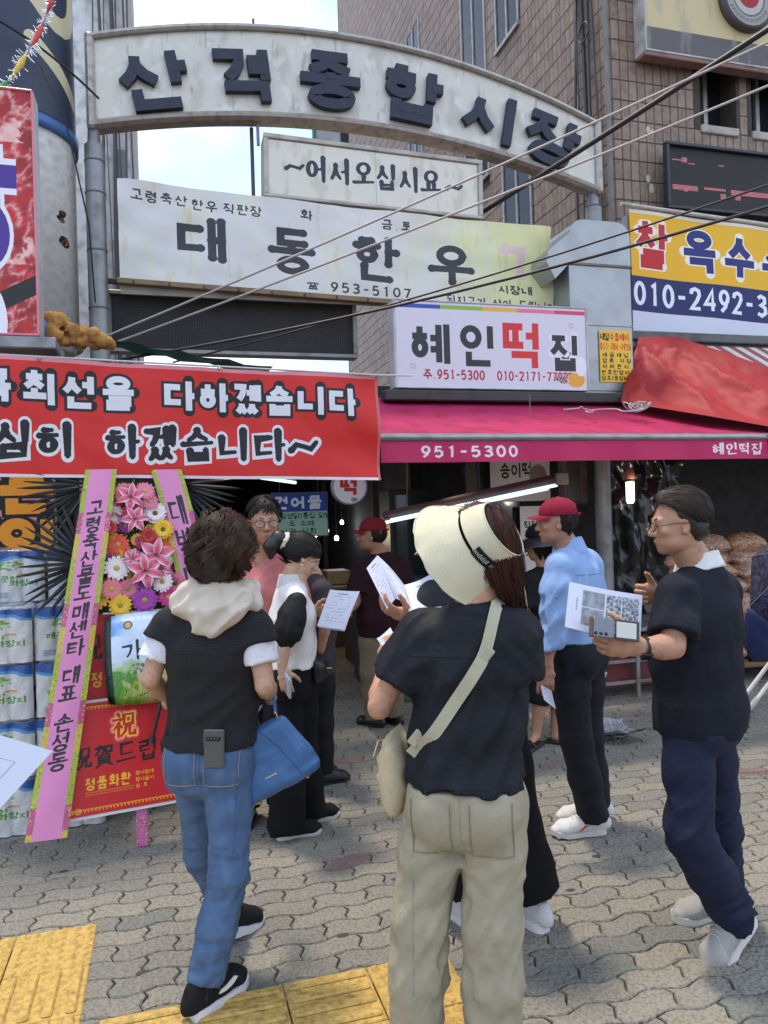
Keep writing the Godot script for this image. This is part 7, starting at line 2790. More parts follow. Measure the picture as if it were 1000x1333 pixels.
func print_page(seed_:int,photos:bool)->Image:
	var g:=RandomNumberGenerator.new()
	g.seed=seed_
	var im:=canvas(300,220,Color(0.84,0.85,0.90))
	if photos:
		var fr:=[[60,24,92,78],[60,106,92,84],[158,24,60,166],[222,24,66,166]]
		var n:=FastNoiseLite.new()
		n.seed=seed_
		n.frequency=0.05
		for q in fr.size():
			var e:Array=fr[q]
			for y in range(e[1],e[1]+e[3]):
				for x in range(e[0],e[0]+e[2]):
					var v:=n.get_noise_2d(x*(0.6 if q<2 else 1.1),y*(0.4 if q<2 else 1.0)+q*90.0)
					var k:=0.60+v*(0.15 if q<2 else 0.45)
					im.set_pixel(x,y,Color(k*0.95,k*0.98,k*1.03))
		for k in 5:
			im.fill_rect(Rect2i(36,70+k*12,5,7),Color(0.4,0.42,0.46))
	else:
		for r in 9:
			var x:=40
			while x<250:
				var w:=g.randi_range(6,26)
				if g.randf()<0.6:
					im.fill_rect(Rect2i(x,34+r*18,w,3),Color(0.55,0.56,0.6))
				x+=w+6
		im.fill_rect(Rect2i(95,18,110,5),Color(0.4,0.42,0.46))
	return im
func build_people():
	var up:=Vector3.UP
	var pale:=skin(lin(0.56,0.35,0.235))
	var warm:=skin(lin(0.48,0.265,0.165))
	var tan_:=skin(lin(0.40,0.21,0.13))
	var black_hair:=[lin(0.012,0.010,0.009).srgb_to_linear(),lin(0.035,0.027,0.022).srgb_to_linear()]
	var all:=func(_d):return true
	var down:=func(_d):return Vector3(0,-1,0)
	var page:=pic(print_page(3,false),0.8)
	var page_photo:=pic(print_page(5,true),0.8)
	# woman in black vest and jeans
	var F:=fig(J_JEANS,Vector3(0.39,0,-0.92),Vector3(0.45,-0.30,-0.85))
	var J:Dictionary=F.J
	var r:=thing("person","person in black hooded vest and blue jeans with a handbag on one arm","person",F.root)
	body(r,F,{"fem":true,"skin":pale,"s":1.02,"head":0.98,"head_cell":0.009,"toe_r":Vector3(0.75,0,-0.65),"toe_l":Vector3(0.5,-0.2,-0.8),
		"hands":[["wl",Vector3(0.3,0.0,-1),Vector3(1,0,0),Vector3(0,1,0),0.5],["wr",Vector3(0.1,0.05,-1),Vector3(-1,0,0),Vector3(0,1,0),0.7]]})
	var vest:=top_vox(F,[0.158,0.172,0.160,0.168,0.145],[0.135,0.135,0.120,0.122,0.08],0.835,0.34,[0.085,0.088],0.010)
	vest.ripple(0.008,7.0,3,Vector3(1,0.8,1))
	vest.crease(0.007,9.0,Vector3(0.8,0.5,0),5,F.mh.lerp(F.ms,0.25),0.3)
	var im:=canvas(128,128,Color(0.085,0.087,0.095))
	for y in 16:
		for x in 16:
			disc(im,x*8+4,y*8+4,1.6,Color(0.16,0.16,0.175))
	var mesh_m:=mat(Color.WHITE,0.9)
	mesh_m.albedo_texture=ImageTexture.create_from_image(im)
	mesh_m.uv1_triplanar=true
	mesh_m.uv1_scale=Vector3.ONE*7.0
	mesh_m.normal_enabled=true
	mesh_m.normal_texture=tex.fine_n
	mesh_m.normal_scale=0.4
	part(r,"vest",vest.mesh(),mesh_m)
	part(r,"yoke_seam",back_line(vest,F,-0.15,1.175,0.15,1.165),mesh_m)
	var black:=cloth(lin(0.010,0.0105,0.013),0.85,5.0)
	var band:=Vox.new(Vector3(-0.3,0.78,-0.3),Vector3(0.3,0.90,0.3),0.010)
	band.loft([F.mh+Vector3(0,0.02,0),F.mh+Vector3(0,0.12,0)],[0.165,0.172],[0.138,0.138],F.lat,0.01)
	band.cut(Vector3(0,0.885,0),up)
	band.cut(Vector3(0,0.80,0),Vector3.DOWN)
	band.ripple(0.003,60.0,2,Vector3(1,0.05,1))
	part(r,"vest_waistband",band.mesh(),black)
	# t-shirt sleeves that show below the vest
	for q in ["l","r"]:
		var a:Vector3=J["s"+q]
		var b:Vector3=J["e"+q]
		var sv:=Vox.new(a.min(b)-Vector3.ONE*0.12,a.max(b)+Vector3.ONE*0.12,0.010)
		sv.cone(a-up*0.02,a.lerp(b,0.85),0.056,0.070,0.02)
		sv.cut(a.lerp(b,0.66),(b-a).normalized())
		sv.ripple(0.005,12.0,8)
		part(r,"shirt_sleeve",sv.mesh(),cloth(lin(0.72,0.72,0.74),0.8,1.5))
	# hood lying on the back
	var hood:=Vox.new(J.nk-Vector3(0.26,0.22,0.24),J.nk+Vector3(0.26,0.18,0.24),0.009)
	hood.loft([J.nk+F.f*0.05+up*0.01,J.nk-F.f*0.03+up*0.01,J.nk-F.f*0.085-up*0.05,J.nk-F.f*0.105-up*0.105],[0.10,0.125,0.105,0.05],[0.05,0.058,0.042,0.026],F.lat,0.03)
	for q in [-1.0,1.0]:
		hood.chain([J.nk+F.lat*q*0.13-up*0.02-F.f*0.02,J.nk+F.lat*q*0.10+F.f*0.05+up*0.01,J.nk+F.lat*q*0.05+F.f*0.11-up*0.06],[0.035,0.034,0.025],0.03)
	hood.crease(0.009,11.0,(F.lat*0.7+up*0.6).normalized(),12,J.nk-F.f*0.08,0.26)
	hood.ripple(0.008,9.0,6)
	part(r,"hood",hood.mesh(),cloth(lin(0.62,0.54,0.44),0.85,8.0,0.3,true))
	# jeans
	var denim_t:=noise_tex(0.03,[Color(0.24,0.34,0.48),Color(0.29,0.40,0.55),Color(0.36,0.47,0.62)],[0.1,0.5,0.95],256,61)
	var denim:=mat(Color(0.95,0.94,0.92),0.85)
	denim.albedo_texture=denim_t
	denim.uv1_triplanar=true
	denim.uv1_scale=Vector3(1.6,1.0,1.6)
	denim.normal_enabled=true
	denim.normal_texture=tex.wrinkle_n
	denim.normal_scale=0.5
	denim.uv1_offset=Vector3(0.3,0.1,0)
	var jeans:=trouser_vox(F,0.155,0.115,[0.084,0.064,0.058],[-0.035,-0.01],0.010,0.855,0.032)
	jeans.ripple(0.004,7.0,4,Vector3(1,1.3,1))
	for q in ["kl","kr"]:
		jeans.crease(0.0065,20.0,F.lat,3,J[q],0.2)
	jeans.crease(0.006,22.0,F.lat,9,J.kr.lerp(J.ar,0.7),0.2)
	jeans.crease(0.006,12.0,(F.lat+up*0.5).normalized(),6,F.mh-up*0.1,0.22)
	part(r,"jeans",jeans.mesh(),denim)
	part(r,"centre_seam",back_line(jeans,F,0.0,0.84,0.0,0.70),denim)
	part(r,"outer_seam",back_line(jeans,F,0.125,0.82,0.118,0.50),denim)
	var stitch:=mat(lin(0.35,0.30,0.22),0.8)
	for q in [-1.0,1.0]:
		var pc:Vector3=F.mh+F.lat*q*0.075-F.f*0.3-up*0.005
		part(r,"back_pocket",laid_patch(jeans,pc,F.lat,up,F.f,0.125,0.14,0.003),denim)
		var ed:=[]
		for k in 13:
			var t:=k/12.0
			var x:=-0.058 if t<0.34 else (0.058 if t>0.66 else lerpf(-0.058,0.058,(t-0.34)/0.32))
			var y:=lerpf(0.06,-0.055,clampf(t/0.34,0,1)) if t<0.5 else lerpf(-0.055,0.06,clampf((t-0.66)/0.34,0,1))
			ed.append(jeans.march(pc+F.lat*x+up*y,F.f,0.6)-F.f*0.005)
		part(r,"pocket_stitching",tube(ed,0.0013,4),stitch)
	var sh_up:=cloth(lin(0.012,0.012,0.013),0.8,10.0)
	var sh_so:=mat(lin(0.66,0.67,0.70),0.5)
	var s1:=shoe(r,J.ar,Vector3(0.74,0.0,-0.67),0.25,sh_up,sh_so,{"sole":0.036,"lace":mat(lin(0.03,0.03,0.03),0.7)})
	var s2:=shoe(r,J.al,Vector3(0.62,-0.28,-0.72),0.25,sh_up,sh_so,{"sole":0.034})
	# curved white flash on the side of the shoe
	var fl:=PackedVector2Array()
	for k in 9:
		var t:=k/8.0
		fl.append(Vector2(t*0.085,0.012-0.030*sin(t*PI*0.62)+t*0.045))
	for k in 8:
		var t:=1.0-(k+1)/9.0
		fl.append(Vector2(t*0.078,0.016-0.014*sin(t*PI*0.6)+t*0.036+0.004))
	var fd:=Vector3(0.74,0.0,-0.67).normalized()
	var sd:=fd.cross(up).normalized()
	part(s1,"side_flash",prism(fl,0.004),mat(lin(0.75,0.75,0.75),0.5),J.ar-up*0.040+fd*0.030+sd*0.0385,Basis(fd,up,fd.cross(up))*Basis(Vector3.UP,-0.06))
	part(s1,"heel_loop",tube([J.ar-fd*0.058-up*0.005,J.ar-fd*0.078+up*0.022,J.ar-fd*0.058+up*0.028],0.006,6),sh_up)
	# hair: short curly perm
	var hb:=Basis(F.hb.x,F.hb.y,F.hb.z)
	var hc:Vector3=J.hd+F.hb*Vector3(0,0.02,-0.022)
	var cap_:=Vox.new(hc-Vector3.ONE*0.17,hc+Vector3.ONE*0.17,0.010)
	cap_.egg(hc,Vector3(0.097,0.105,0.104),hb,0.02)
	cap_.egg(hc+hb*Vector3(0,-0.07,-0.035),Vector3(0.072,0.065,0.06),hb,0.04)
	cap_.egg(hc+hb*Vector3(0,-0.03,0.11),Vector3(0.07,0.09,0.06),hb,0.03,true)
	cap_.ripple(0.016,22.0,4)
	part(r,"hair",cap_.mesh(),mat(lin(0.017,0.011,0.009),0.6))
	var face_free:=func(d):return d.z<0.35 or d.y>0.45
	var perm:=func(d):return Vector3(d.x*0.4+0.25*sin(d.y*9.0),-0.8,-0.35*d.z+0.2*cos(d.x*11.0))
	part(r,"hair_curls",strands(hc,hb,Vector3(0.103,0.110,0.108),5200,0.075,5,face_free,perm,0.017,1.4,0.0016,lin(0.014,0.010,0.008).srgb_to_linear(),lin(0.12,0.07,0.05).srgb_to_linear(),0.20,1.4,16),hair_mat())
	# phone in the back pocket
	var ph:=thing("phone","phone in clear case standing in the back pocket of the jeans","phone",F.root+F.mh+F.lat*0.055-F.f*0.148+up*0.068)
	var pb:=Basis(F.lat,up,-F.f)*Basis(Vector3.RIGHT,-0.08)
	part(ph,"clear_case",box(Vector3(0.074,0.13,0.011),0.005),mat(lin(0.10,0.095,0.085),0.12),Vector3.ZERO,pb)
	part(ph,"camera_bar",box(Vector3(0.050,0.014,0.004),0.0018),mat(lin(0.006,0.006,0.006),0.1),pb*Vector3(0,0.035,0.0075),pb)
	for k in 4:
		part(ph,"camera_lens",lathe([Vector2(0,0.002),Vector2(0.0036,0.0016),Vector2(0.0042,0)],10),mat(lin(0.05,0.05,0.06),0.05),pb*Vector3(-0.016+k*0.0106,0.035,0.0095),pb*Basis(Vector3.RIGHT,PI*0.5))
	# handbag
	var bag:=thing("handbag","blue leather handbag with folded flyer hanging from an elbow","handbag",Vector3(0.375,0.655,-2.74))
	var leather:=mat(lin(0.035,0.115,0.28),0.38)
	leather.normal_enabled=true
	leather.normal_texture=tex.fine_n
	leather.uv1_triplanar=true
	leather.uv1_scale=Vector3.ONE*7.0
	leather.normal_scale=0.25
	var bv:=Vox.new(Vector3(-0.22,-0.06,-0.12),Vector3(0.24,0.38,0.12),0.007)
	var tb:=Basis(Vector3.UP,-0.28)*Basis(Vector3.BACK,0.46)
	for yy in 6:
		var t:=yy/6.0
		var t2:=(yy+1)/6.0
		for sg in [0.0]:
			bv.loft([tb*Vector3(-0.118+0.008*t,0.035+t*0.205,0),tb*Vector3(0.118-0.008*t,0.035+t*0.205,0)],[0.035,0.035],[0.055-0.030*t,0.055-0.030*t],tb*Vector3.UP,0.015)
	bv.cut(tb*Vector3(0,0.245,0),tb*Vector3.UP)
	bv.cut(tb*Vector3(0,0.008,0),tb*Vector3.DOWN)
	bv.ripple(0.004,9.0,5)
	part(bag,"bag_body",bv.mesh(),leather)
	var seam_m:=mat(lin(0.012,0.035,0.09),0.5)
	var sp:=[]
	for k in 15:
		var t:=k/14.0
		sp.append(bv.march(tb*Vector3(0.02+0.085*pow(t,0.6),0.235-t*0.20,0.2),tb*Vector3(0,0,-1),0.4))
	part(bag,"seam",tube(sp,0.0016,5),seam_m)
	var tab:=laid_patch(bv,tb*Vector3(-0.045,0.222,0.2),tb*Vector3.RIGHT,tb*Vector3.UP,tb*Vector3(0,0,-1),0.055,0.045,0.005,7)
	part(bag,"clasp_tab",tab,leather)
	part(bag,"gold_mark",laid_patch(bv,tb*Vector3(0.005,0.075,0.2),tb*Vector3.RIGHT,tb*Vector3.UP,tb*Vector3(0,0,-1),0.045,0.005,0.002,5),mat(lin(0.55,0.42,0.2),0.3,0.8))
	var gold:=mat(lin(0.6,0.42,0.15),0.25,0.9)
	for x in [-0.11,0.11]:
		part(bag,"foot_stud",lathe([Vector2(0,-0.008),Vector2(0.006,-0.006),Vector2(0.007,0.0)],10),gold,tb*Vector3(x,0.007,0.02),tb)
		part(bag,"strap_ring",tube([tb*Vector3(x,0.235,0.012),tb*Vector3(x*1.04,0.252,0.012),tb*Vector3(x,0.262,0.012)],0.003,6),gold)
	var top:=Vector3(0.32,1.075,-2.80)-bag.position
	for zz in [0.0]:
		var hp:=[tb*Vector3(-0.11,0.25,0.0),(tb*Vector3(-0.11,0.25,0.0)).lerp(top,0.7)+Vector3(-0.02,0,0),top,(tb*Vector3(0.11,0.25,0.0)).lerp(top,0.6)+Vector3(0.02,0.01,0),tb*Vector3(0.11,0.25,0.0)]
		part(bag,"strap",tube(hp,0.0075,6),leather)
	paper_sheet(bag,"flyer",tb*Vector3(-0.07,0.30,0.0),tb*Vector3(0.04,0.30,-0.005),tb*Vector3(0.04,0.20,-0.005),tb*Vector3(-0.07,0.20,0.0),0.006,pic(print_page(21,true),0.6))
	# woman with the sun visor
	F=fig(J_VISOR,Vector3(0.48,0,-0.87),Vector3(-0.84,-0.42,-0.45))
	J=F.J
	r=thing("person","person in cream sun visor, black shirt and khaki trousers with crossbody strap","person",F.root)
	body(r,F,{"fem":true,"skin":warm,"s":1.04,"head":1.0,"head_cell":0.009,
		"hands":[["wl",Vector3(0.35,0.75,-0.55),Vector3(0.6,0.3,0.6),Vector3(0.5,0.2,0.6),0.7],["wr",Vector3(-0.5,0.3,-0.8),Vector3(-0.6,0.4,0.3),Vector3(0,1,0),0.6]]})
	var shirt:=top_vox(F,[0.174,0.174,0.156,0.160,0.146],[0.150,0.148,0.124,0.118,0.080],0.835,0.64,[0.086,0.088],0.010)
	shirt.ripple(0.010,5.0,13,Vector3(1,0.7,1))
	shirt.crease(0.011,8.0,Vector3(0.5,0.85,0.1).normalized(),21,F.mh.lerp(F.ms,0.45),0.34)
	shirt.crease(0.010,9.0,Vector3(0.75,0.6,0.0).normalized(),23,J.sl.lerp(J.el,0.3),0.22)
	shirt.crease(0.009,9.0,Vector3(-0.6,0.75,0.0).normalized(),25,J.sr.lerp(J.er,0.4),0.2)
	var shirt_m:=cloth(lin(0.0125,0.014,0.019),0.62,4.0,0.3,true)
	part(r,"shirt",shirt.mesh(),shirt_m)
	part(r,"hem_seam",hem_line(shirt,F.mh,0.857),shirt_m)
	part(r,"yoke_seam",back_line(shirt,F,-0.15,1.215,0.14,1.215),shirt_m)
	var collar:=Vox.new(J.nk-Vector3.ONE*0.14,J.nk+Vector3.ONE*0.14,0.008)
	collar.loft([J.nk-up*0.02-F.f*0.008,J.nk+up*0.022-F.f*0.002],[0.084,0.070],[0.074,0.064],F.lat,0.01)
	collar.cut(J.nk+up*0.022,(up-F.f*0.1).normalized())
	part(r,"collar",collar.mesh(),shirt_m)
	var khaki:=cloth(lin(0.36,0.32,0.225),0.75,5.0,0.3,true)
	var tr:=trouser_vox(F,0.162,0.120,[0.094,0.081,0.082],[0.02,0.02],0.010,0.84,0.030)
	tr.ripple(0.004,3.5,5,Vector3(1,0.4,1))
	for q in ["l","r"]:
		tr.crease(0.0042,12.0,Vector3(0.5,0.86,0.0).normalized(),31,J["k"+q]-up*0.05,0.3)
		tr.crease(0.006,14.0,Vector3(0.9,0.4,0.0).normalized(),33,J["h"+q]-up*0.16,0.2)
		tr.crease(0.0036,13.0,Vector3(-0.5,0.86,0.0).normalized(),35,J["k"+q].lerp(J["a"+q],0.6),0.25)
	part(r,"trousers",tr.mesh(),khaki)
	part(r,"centre_seam",back_line(tr,F,0.0,0.83,0.0,0.70),khaki)
	part(r,"outer_seam",back_line(tr,F,-0.142,0.82,-0.155,0.25),khaki)
	for q in [-1.0,1.0]:
		var pc:Vector3=F.mh+F.lat*q*0.085-F.f*0.3-up*0.055
		part(r,"patch_pocket",laid_patch(tr,pc,F.lat,up,F.f,0.125,0.17,0.004),khaki)
		for e in [[-0.058,-0.058,0.08,-0.08],[0.058,0.058,0.08,-0.08],[-0.058,0.058,-0.078,-0.078]]:
			var ln:=[]
			for k in 9:
				ln.append(tr.march(pc+F.lat*lerpf(e[0],e[1],k/8.0)+up*lerpf(e[2],e[3],k/8.0),F.f,0.6)-F.f*0.0045)
			part(r,"pocket_stitching",tube(ln,0.0012,4),mat(lin(0.22,0.19,0.12),0.8))
	for q in ["l","r"]:
		shoe(r,J["a"+q],Vector3(0.45,0,-0.9),0.245,cloth(lin(0.5,0.5,0.48)),mat(lin(0.7,0.7,0.7),0.5))
	# strap and bag
	var webbing:=cloth(lin(0.46,0.43,0.30),0.8,14.0,0.5)
	var sp0:Vector3=J.sr.lerp(J.nk,0.16)
	var sp1:Vector3=F.mh-F.lat*0.175+up*0.13
	var path:=[]
	for k in range(2,37):
		var t:=k/36.0
		var c:Vector3=(sp0+F.f*0.06).lerp(sp1,maxf(0.0,(t-0.12)/0.88))
		var ang:=lerpf(0.25,-0.55,t)
		var out_:Vector3=(-F.f).rotated(up,-ang*0.7)
		out_=(up+F.f*0.15).lerp(out_,smoothstep(0.02,0.34,t)).normalized()
		if t<0.12:
			c+=F.f*(0.12-t)*0.8
		path.append([c+out_*0.35,-out_])
	part(r,"crossbody_strap",laid_strip(shirt,path,0.0185,0.009,(sp1-sp0).normalized().cross(-F.f).normalized()),webbing)
	for t in [0.2,0.86]:
		var c:=sp0.lerp(sp1,t)
		var q:Vector3=shirt.march(c-F.f*0.35,F.f,0.6)-F.f*0.010
		part(r,"strap_slider",box(Vector3(0.030,0.050,0.009),0.003),mat(lin(0.40,0.37,0.26),0.4),q,Basis(F.lat,up,-F.f)*Basis(Vector3.BACK,-0.68))
	var pouch:=thing("crossbody_bag","cream crossbody bag at the hip on a wide webbing strap","bag",F.root+sp1+F.f*0.06-F.lat*0.045-up*0.09)
	part(pouch,"bag_body",pillow(0.20,0.26,0.10,15),cloth(lin(0.55,0.47,0.30),0.75,6.0),Vector3.ZERO,Basis(F.f,up,F.lat)*Basis(Vector3.BACK,0.1))
	part(pouch,"zip",tube([F.f*0.09+up*0.07-F.lat*0.05,up*0.09-F.lat*0.056,-F.f*0.09+up*0.07-F.lat*0.05],0.003,5),mat(lin(0.3,0.26,0.17),0.6))
	# hair under the visor
	var HB:Basis=F.hb
	hc=J.hd+HB*Vector3(0,0.03,-0.018)
	cap_=Vox.new(hc-Vector3(0.17,0.24,0.17),hc+Vector3.ONE*0.17,0.010)
	cap_.egg(hc,Vector3(0.085,0.097,0.103),HB,0.02)
	cap_.egg(hc+HB*Vector3(0,-0.085,-0.03),Vector3(0.085,0.06,0.06),HB,0.04)
	cap_.egg(hc+HB*Vector3(0,-0.05,0.115),Vector3(0.06,0.10,0.06),HB,0.03,true)
	cap_.ripple(0.012,18.0,14)
	part(r,"hair",cap_.mesh(),mat(lin(0.022,0.012,0.010),0.6))
	part(r,"hair_locks",strands(hc,HB,Vector3(0.086,0.098,0.104),4600,0.19,15,func(d):return d.z<0.45,func(d):return Vector3(d.x*0.5,-1,-0.05),0.008,1.1,0.0014,lin(0.012,0.008,0.007).srgb_to_linear(),lin(0.12,0.048,0.036).srgb_to_linear(),0.03,0.35),hair_mat())
	build_visor(r,F)
	var pp:=thing("paper_page","curled white page held low at the elbow of the black shirt","paper",F.root)
	var R:Vector3=F.root
	paper_sheet(pp,"page_sheet",Vector3(0.655,1.222,-2.42)-R,Vector3(0.735,1.238,-2.53)-R,Vector3(0.775,1.15,-2.43)-R,Vector3(0.688,1.155,-2.33)-R,0.018,page)
	# man in the navy polo
	F=fig(J_POLO,Vector3(-0.48,0,-0.88),Vector3(-0.94,-0.05,-0.33))
	J=F.J
	r=thing("person","person in navy polo with white collar holding papers and a phone","person",F.root)
	body(r,F,{"skin":warm,"s":1.05,"head":0.89,"head_cell":0.0055,"jowl":0.006,"eyes":true,"toe_l":Vector3(-0.78,-0.52,0.16),"toe_r":Vector3(-0.95,0,0.02),
		"hands":[["wl",Vector3(-0.96,0.12,-0.12),Vector3(0.15,0.5,-0.8),Vector3(0.1,0.9,0.35),0.55,1.08,0.2],["wr",Vector3(-0.95,0.12,0.05),Vector3(-0.2,-0.2,0.95),Vector3(0,1,0),0.9]]})
	var polo:=top_vox(F,[0.190,0.188,0.180,0.188,0.165],[0.152,0.152,0.145,0.140,0.09],0.80,0.80,[0.090,0.086],0.010)
	polo.ripple(0.008,5.0,43,Vector3(1,0.6,1))
	polo.crease(0.008,6.0,Vector3(0.1,1,0.1).normalized(),41,F.mh.lerp(F.ms,0.5),0.4)
	polo.crease(0.009,9.0,Vector3(0.5,0.8,0.2).normalized(),47,J.sl.lerp(J.el,0.5),0.2)
	part(r,"hem_seam",hem_line(polo,F.mh,0.822),cloth(lin(0.014,0.0155,0.023)))
	part(r,"polo_shirt",polo.mesh(),cloth(lin(0.014,0.0155,0.023),0.85,5.0,0.35,true))
	var wc:=Vox.new(J.nk-Vector3.ONE*0.15,J.nk+Vector3.ONE*0.15,0.007)
	wc.loft([J.nk-up*0.030+F.f*0.0,J.nk+up*0.040+F.f*0.008],[0.102,0.074],[0.098,0.074],F.lat,0.01)
	wc.cut(J.nk+up*0.042+F.f*0.0,(up+F.f*0.35).normalized())
	wc.cut(J.nk-up*0.024,(-up-F.f*0.35).normalized())
	part(r,"white_collar",wc.mesh(),cloth(lin(0.70,0.70,0.68),0.8))
	var navy:=cloth(lin(0.016,0.020,0.044),0.75,5.0,0.3,true)
	tr=trouser_vox(F,0.162,0.125,[0.090,0.076,0.078],[0.028,0.055],0.010,0.825,0.012)
	tr.ripple(0.008,6.0,51,Vector3(1,0.8,1))
	for q in ["l","r"]:
		tr.crease(0.009,9.0,Vector3(0.7,0.7,0.0).normalized(),53,J["k"+q],0.25)
		tr.crease(0.012,13.0,Vector3(1,0.25,0.3).normalized(),55,J["a"+q]+up*0.08,0.17)
	part(r,"trousers",tr.mesh(),navy)
	var suede:=cloth(lin(0.36,0.345,0.32),0.85,9.0)
	var rub:=mat(lin(0.62,0.60,0.55),0.6)
	s1=shoe(r,J.al,Vector3(-0.78,-0.52,0.16),0.275,suede,rub,{"sole":0.036,"w":0.05,"lace":mat(lin(0.55,0.54,0.52),0.8)})
	var sv1:Vox=shoe_vox
	var sp_:Callable=shoe_at
	s2=shoe(r,J.ar,Vector3(-0.95,0.0,0.02),0.275,suede,rub,{"sole":0.034,"w":0.05,"lace":mat(lin(0.55,0.54,0.52),0.8)})
	fd=Vector3(-0.78,-0.52,0.16).normalized()
	sd=fd.cross(up).normalized()
	var su:=sd.cross(fd).normalized()
	var lv:=sv1
	var lq:Vector3=lv.march(sp_.call(0.47,0.072,0.15),-sd,0.2)
	var nst:=start()
	for e in [[-0.014,0.0,0.0],[0.0,0.0,0.62],[0.014,0.0,0.0]]:
		add_box(nst,Vector3(e[0],e[1],0),Vector3(0.007,0.036,0.003),0.0,Basis(Vector3.BACK,e[2]))
	part(s1,"side_letter",done(nst),mat(lin(0.72,0.72,0.72),0.5),lq-sd*-0.001,Basis(-fd,su,(-fd).cross(su)))
	var hq:=[]
	for j in 5:
		var row:=[]
		for i in 5:
			row.append(lv.march(sp_.call(0.02+i*0.055,0.10-j*0.014,0.15),-sd,0.2)+sd*0.002)
		hq.append(row)
	part(s1,"heel_panel",sheet(hq),cloth(lin(0.20,0.235,0.21)))
	# short combed-back hair
	HB=F.hb
	hc=J.hd+HB*Vector3(0,0.0306,-0.0162)
	cap_=Vox.new(hc-Vector3.ONE*0.17,hc+Vector3.ONE*0.17,0.008)
	cap_.egg(hc+HB*Vector3(0,0.0108,0.0018),Vector3(0.077,0.085,0.095),HB,0.02)
	cap_.egg(hc+HB*Vector3(0,-0.0495,-0.0405),Vector3(0.0684,0.054,0.0495),HB,0.03)
	cap_.egg(hc+HB*Vector3(0,0.0585,0.045),Vector3(0.05,0.034,0.04),HB,0.03)
	cap_.egg(hc+HB*Vector3(0,-0.052,0.070),Vector3(0.108,0.098,0.060),HB,0.02,true)
	cap_.ripple(0.003,26.0,24,Vector3(1,1,0.5))
	part(r,"hair",cap_.mesh(),mat(lin(0.022,0.016,0.013),0.5))
	var combed:=func(d):return Vector3(d.x*0.25,0.5*maxf(0.0,d.z)-0.45*(1.0-d.z)*0.5-0.5*absf(d.x),-0.85)
	part(r,"hair_strands",strands(hc+HB*Vector3(0,0.0108,0.0018),HB,Vector3(0.081,0.090,0.101),5200,0.075,35,func(d):return d.y>0.12+0.3*maxf(0.0,d.z) or (d.z<-0.15 and d.y>-0.3),combed,0.002,0.7,0.0011,lin(0.016,0.012,0.010).srgb_to_linear(),lin(0.06,0.04,0.03).srgb_to_linear(),0.07,0.6),hair_mat())
	eyeglasses(r,F,0.89,mat(lin(0.15,0.10,0.07),0.3,0.7))
	# wrist watch
	var wd:Vector3=(J.wl-J.el).normalized()
	part(r,"watch_band",tube([J.wl-wd*0.030,J.wl-wd*0.010],0.0325,16,false),mat(lin(0.012,0.012,0.012),0.5))
	part(r,"watch_face",box(Vector3(0.036,0.036,0.010),0.004),mat(lin(0.03,0.03,0.03),0.15,0.5),J.wl-wd*0.02+Vector3(0,-0.030,0.016),Basis(Vector3.RIGHT,0.9))
	R=F.root
	var hp2:=thing("photo_page","white page printed with grey photos held by the navy polo","paper",R)
	paper_sheet(hp2,"page_sheet",Vector3(1.275,1.385,-2.262)-R,Vector3(1.575,1.320,-2.300)-R,Vector3(1.530,1.170,-2.242)-R,Vector3(1.215,1.250,-2.195)-R,0.012,page_photo)
	var fp:=thing("folding_phone","folding phone in leather case held against the photo page","phone",Vector3(1.372,1.236,-2.158))
	var fb2:=Basis.from_euler(Vector3(-0.25,-0.12,-0.17))*Basis.from_scale(Vector3.ONE*0.86)
	part(fp,"phone_body",box(Vector3(0.085,0.072,0.010),0.004),mat(lin(0.16,0.19,0.23),0.2,0.3),fb2*Vector3(-0.045,0,0),fb2)
	part(fp,"case_cover",box(Vector3(0.095,0.076,0.006),0.002),mat(lin(0.035,0.036,0.042),0.4),fb2*Vector3(0.05,0,-0.002),fb2)
	part(fp,"note_card",box(Vector3(0.078,0.058,0.002),0.0008),mat(lin(0.60,0.60,0.52),0.7),fb2*Vector3(0.045,0.0,0.0025),fb2)
	part(fp,"case_spine",box(Vector3(0.012,0.078,0.014),0.004),mat(lin(0.16,0.08,0.05),0.5),fb2*Vector3(-0.092,0,0),fb2)
	for k in 3:
		part(fp,"camera_lens",lathe([Vector2(0,0.003),Vector2(0.006,0.0025),Vector2(0.0072,0)],12),mat(lin(0.01,0.014,0.03),0.05),fb2*Vector3(-0.075+k*0.020,-0.022,0.005),fb2*Basis(Vector3.RIGHT,PI*0.5))
	# man in the red cap
	F=fig(J_CAP,Vector3(-0.557,0,-0.83),Vector3(-0.93,-0.02,-0.36))
	J=F.J
	r=thing("person","person in red cap, light blue shirt and black trousers","person",F.root)
	body(r,F,{"skin":tan_,"s":1.0,"head":0.88,"head_cell":0.006,"eyes":true,"toe_l":Vector3(-0.97,0,-0.15),"toe_r":Vector3(-0.97,0,-0.15),
		"hands":[["wl",(J.wl-J.el).normalized()+Vector3(0.1,-0.2,0),Vector3(0.5,0,-0.8),Vector3(-0.8,0,-0.5),0.45,1.05],["wr",Vector3(-0.2,-1,0),Vector3(-0.5,0,0.8),Vector3(-0.8,0,-0.5),0.5]]})
	shirt=top_vox(F,[0.156,0.162,0.165,0.178,0.158],[0.128,0.132,0.138,0.132,0.085],0.965,1.92,[0.080,0.066,0.050],0.011)
	shirt.ripple(0.009,6.0,63,Vector3(1,0.8,1))
	shirt.crease(0.011,10.0,Vector3(0.6,0.7,0.1).normalized(),61,J.el,0.2)
	shirt.crease(0.009,8.0,Vector3(0.2,1,0.1).normalized(),65,F.mh.lerp(F.ms,0.6),0.3)
	shirt.crease(0.009,12.0,Vector3(0.8,0.5,0.1).normalized(),67,J.el.lerp(J.wl,0.6),0.16)
	var blue:=cloth(lin(0.27,0.40,0.66),0.8,5.0,0.3,true)
	part(r,"shirt",shirt.mesh(),blue)
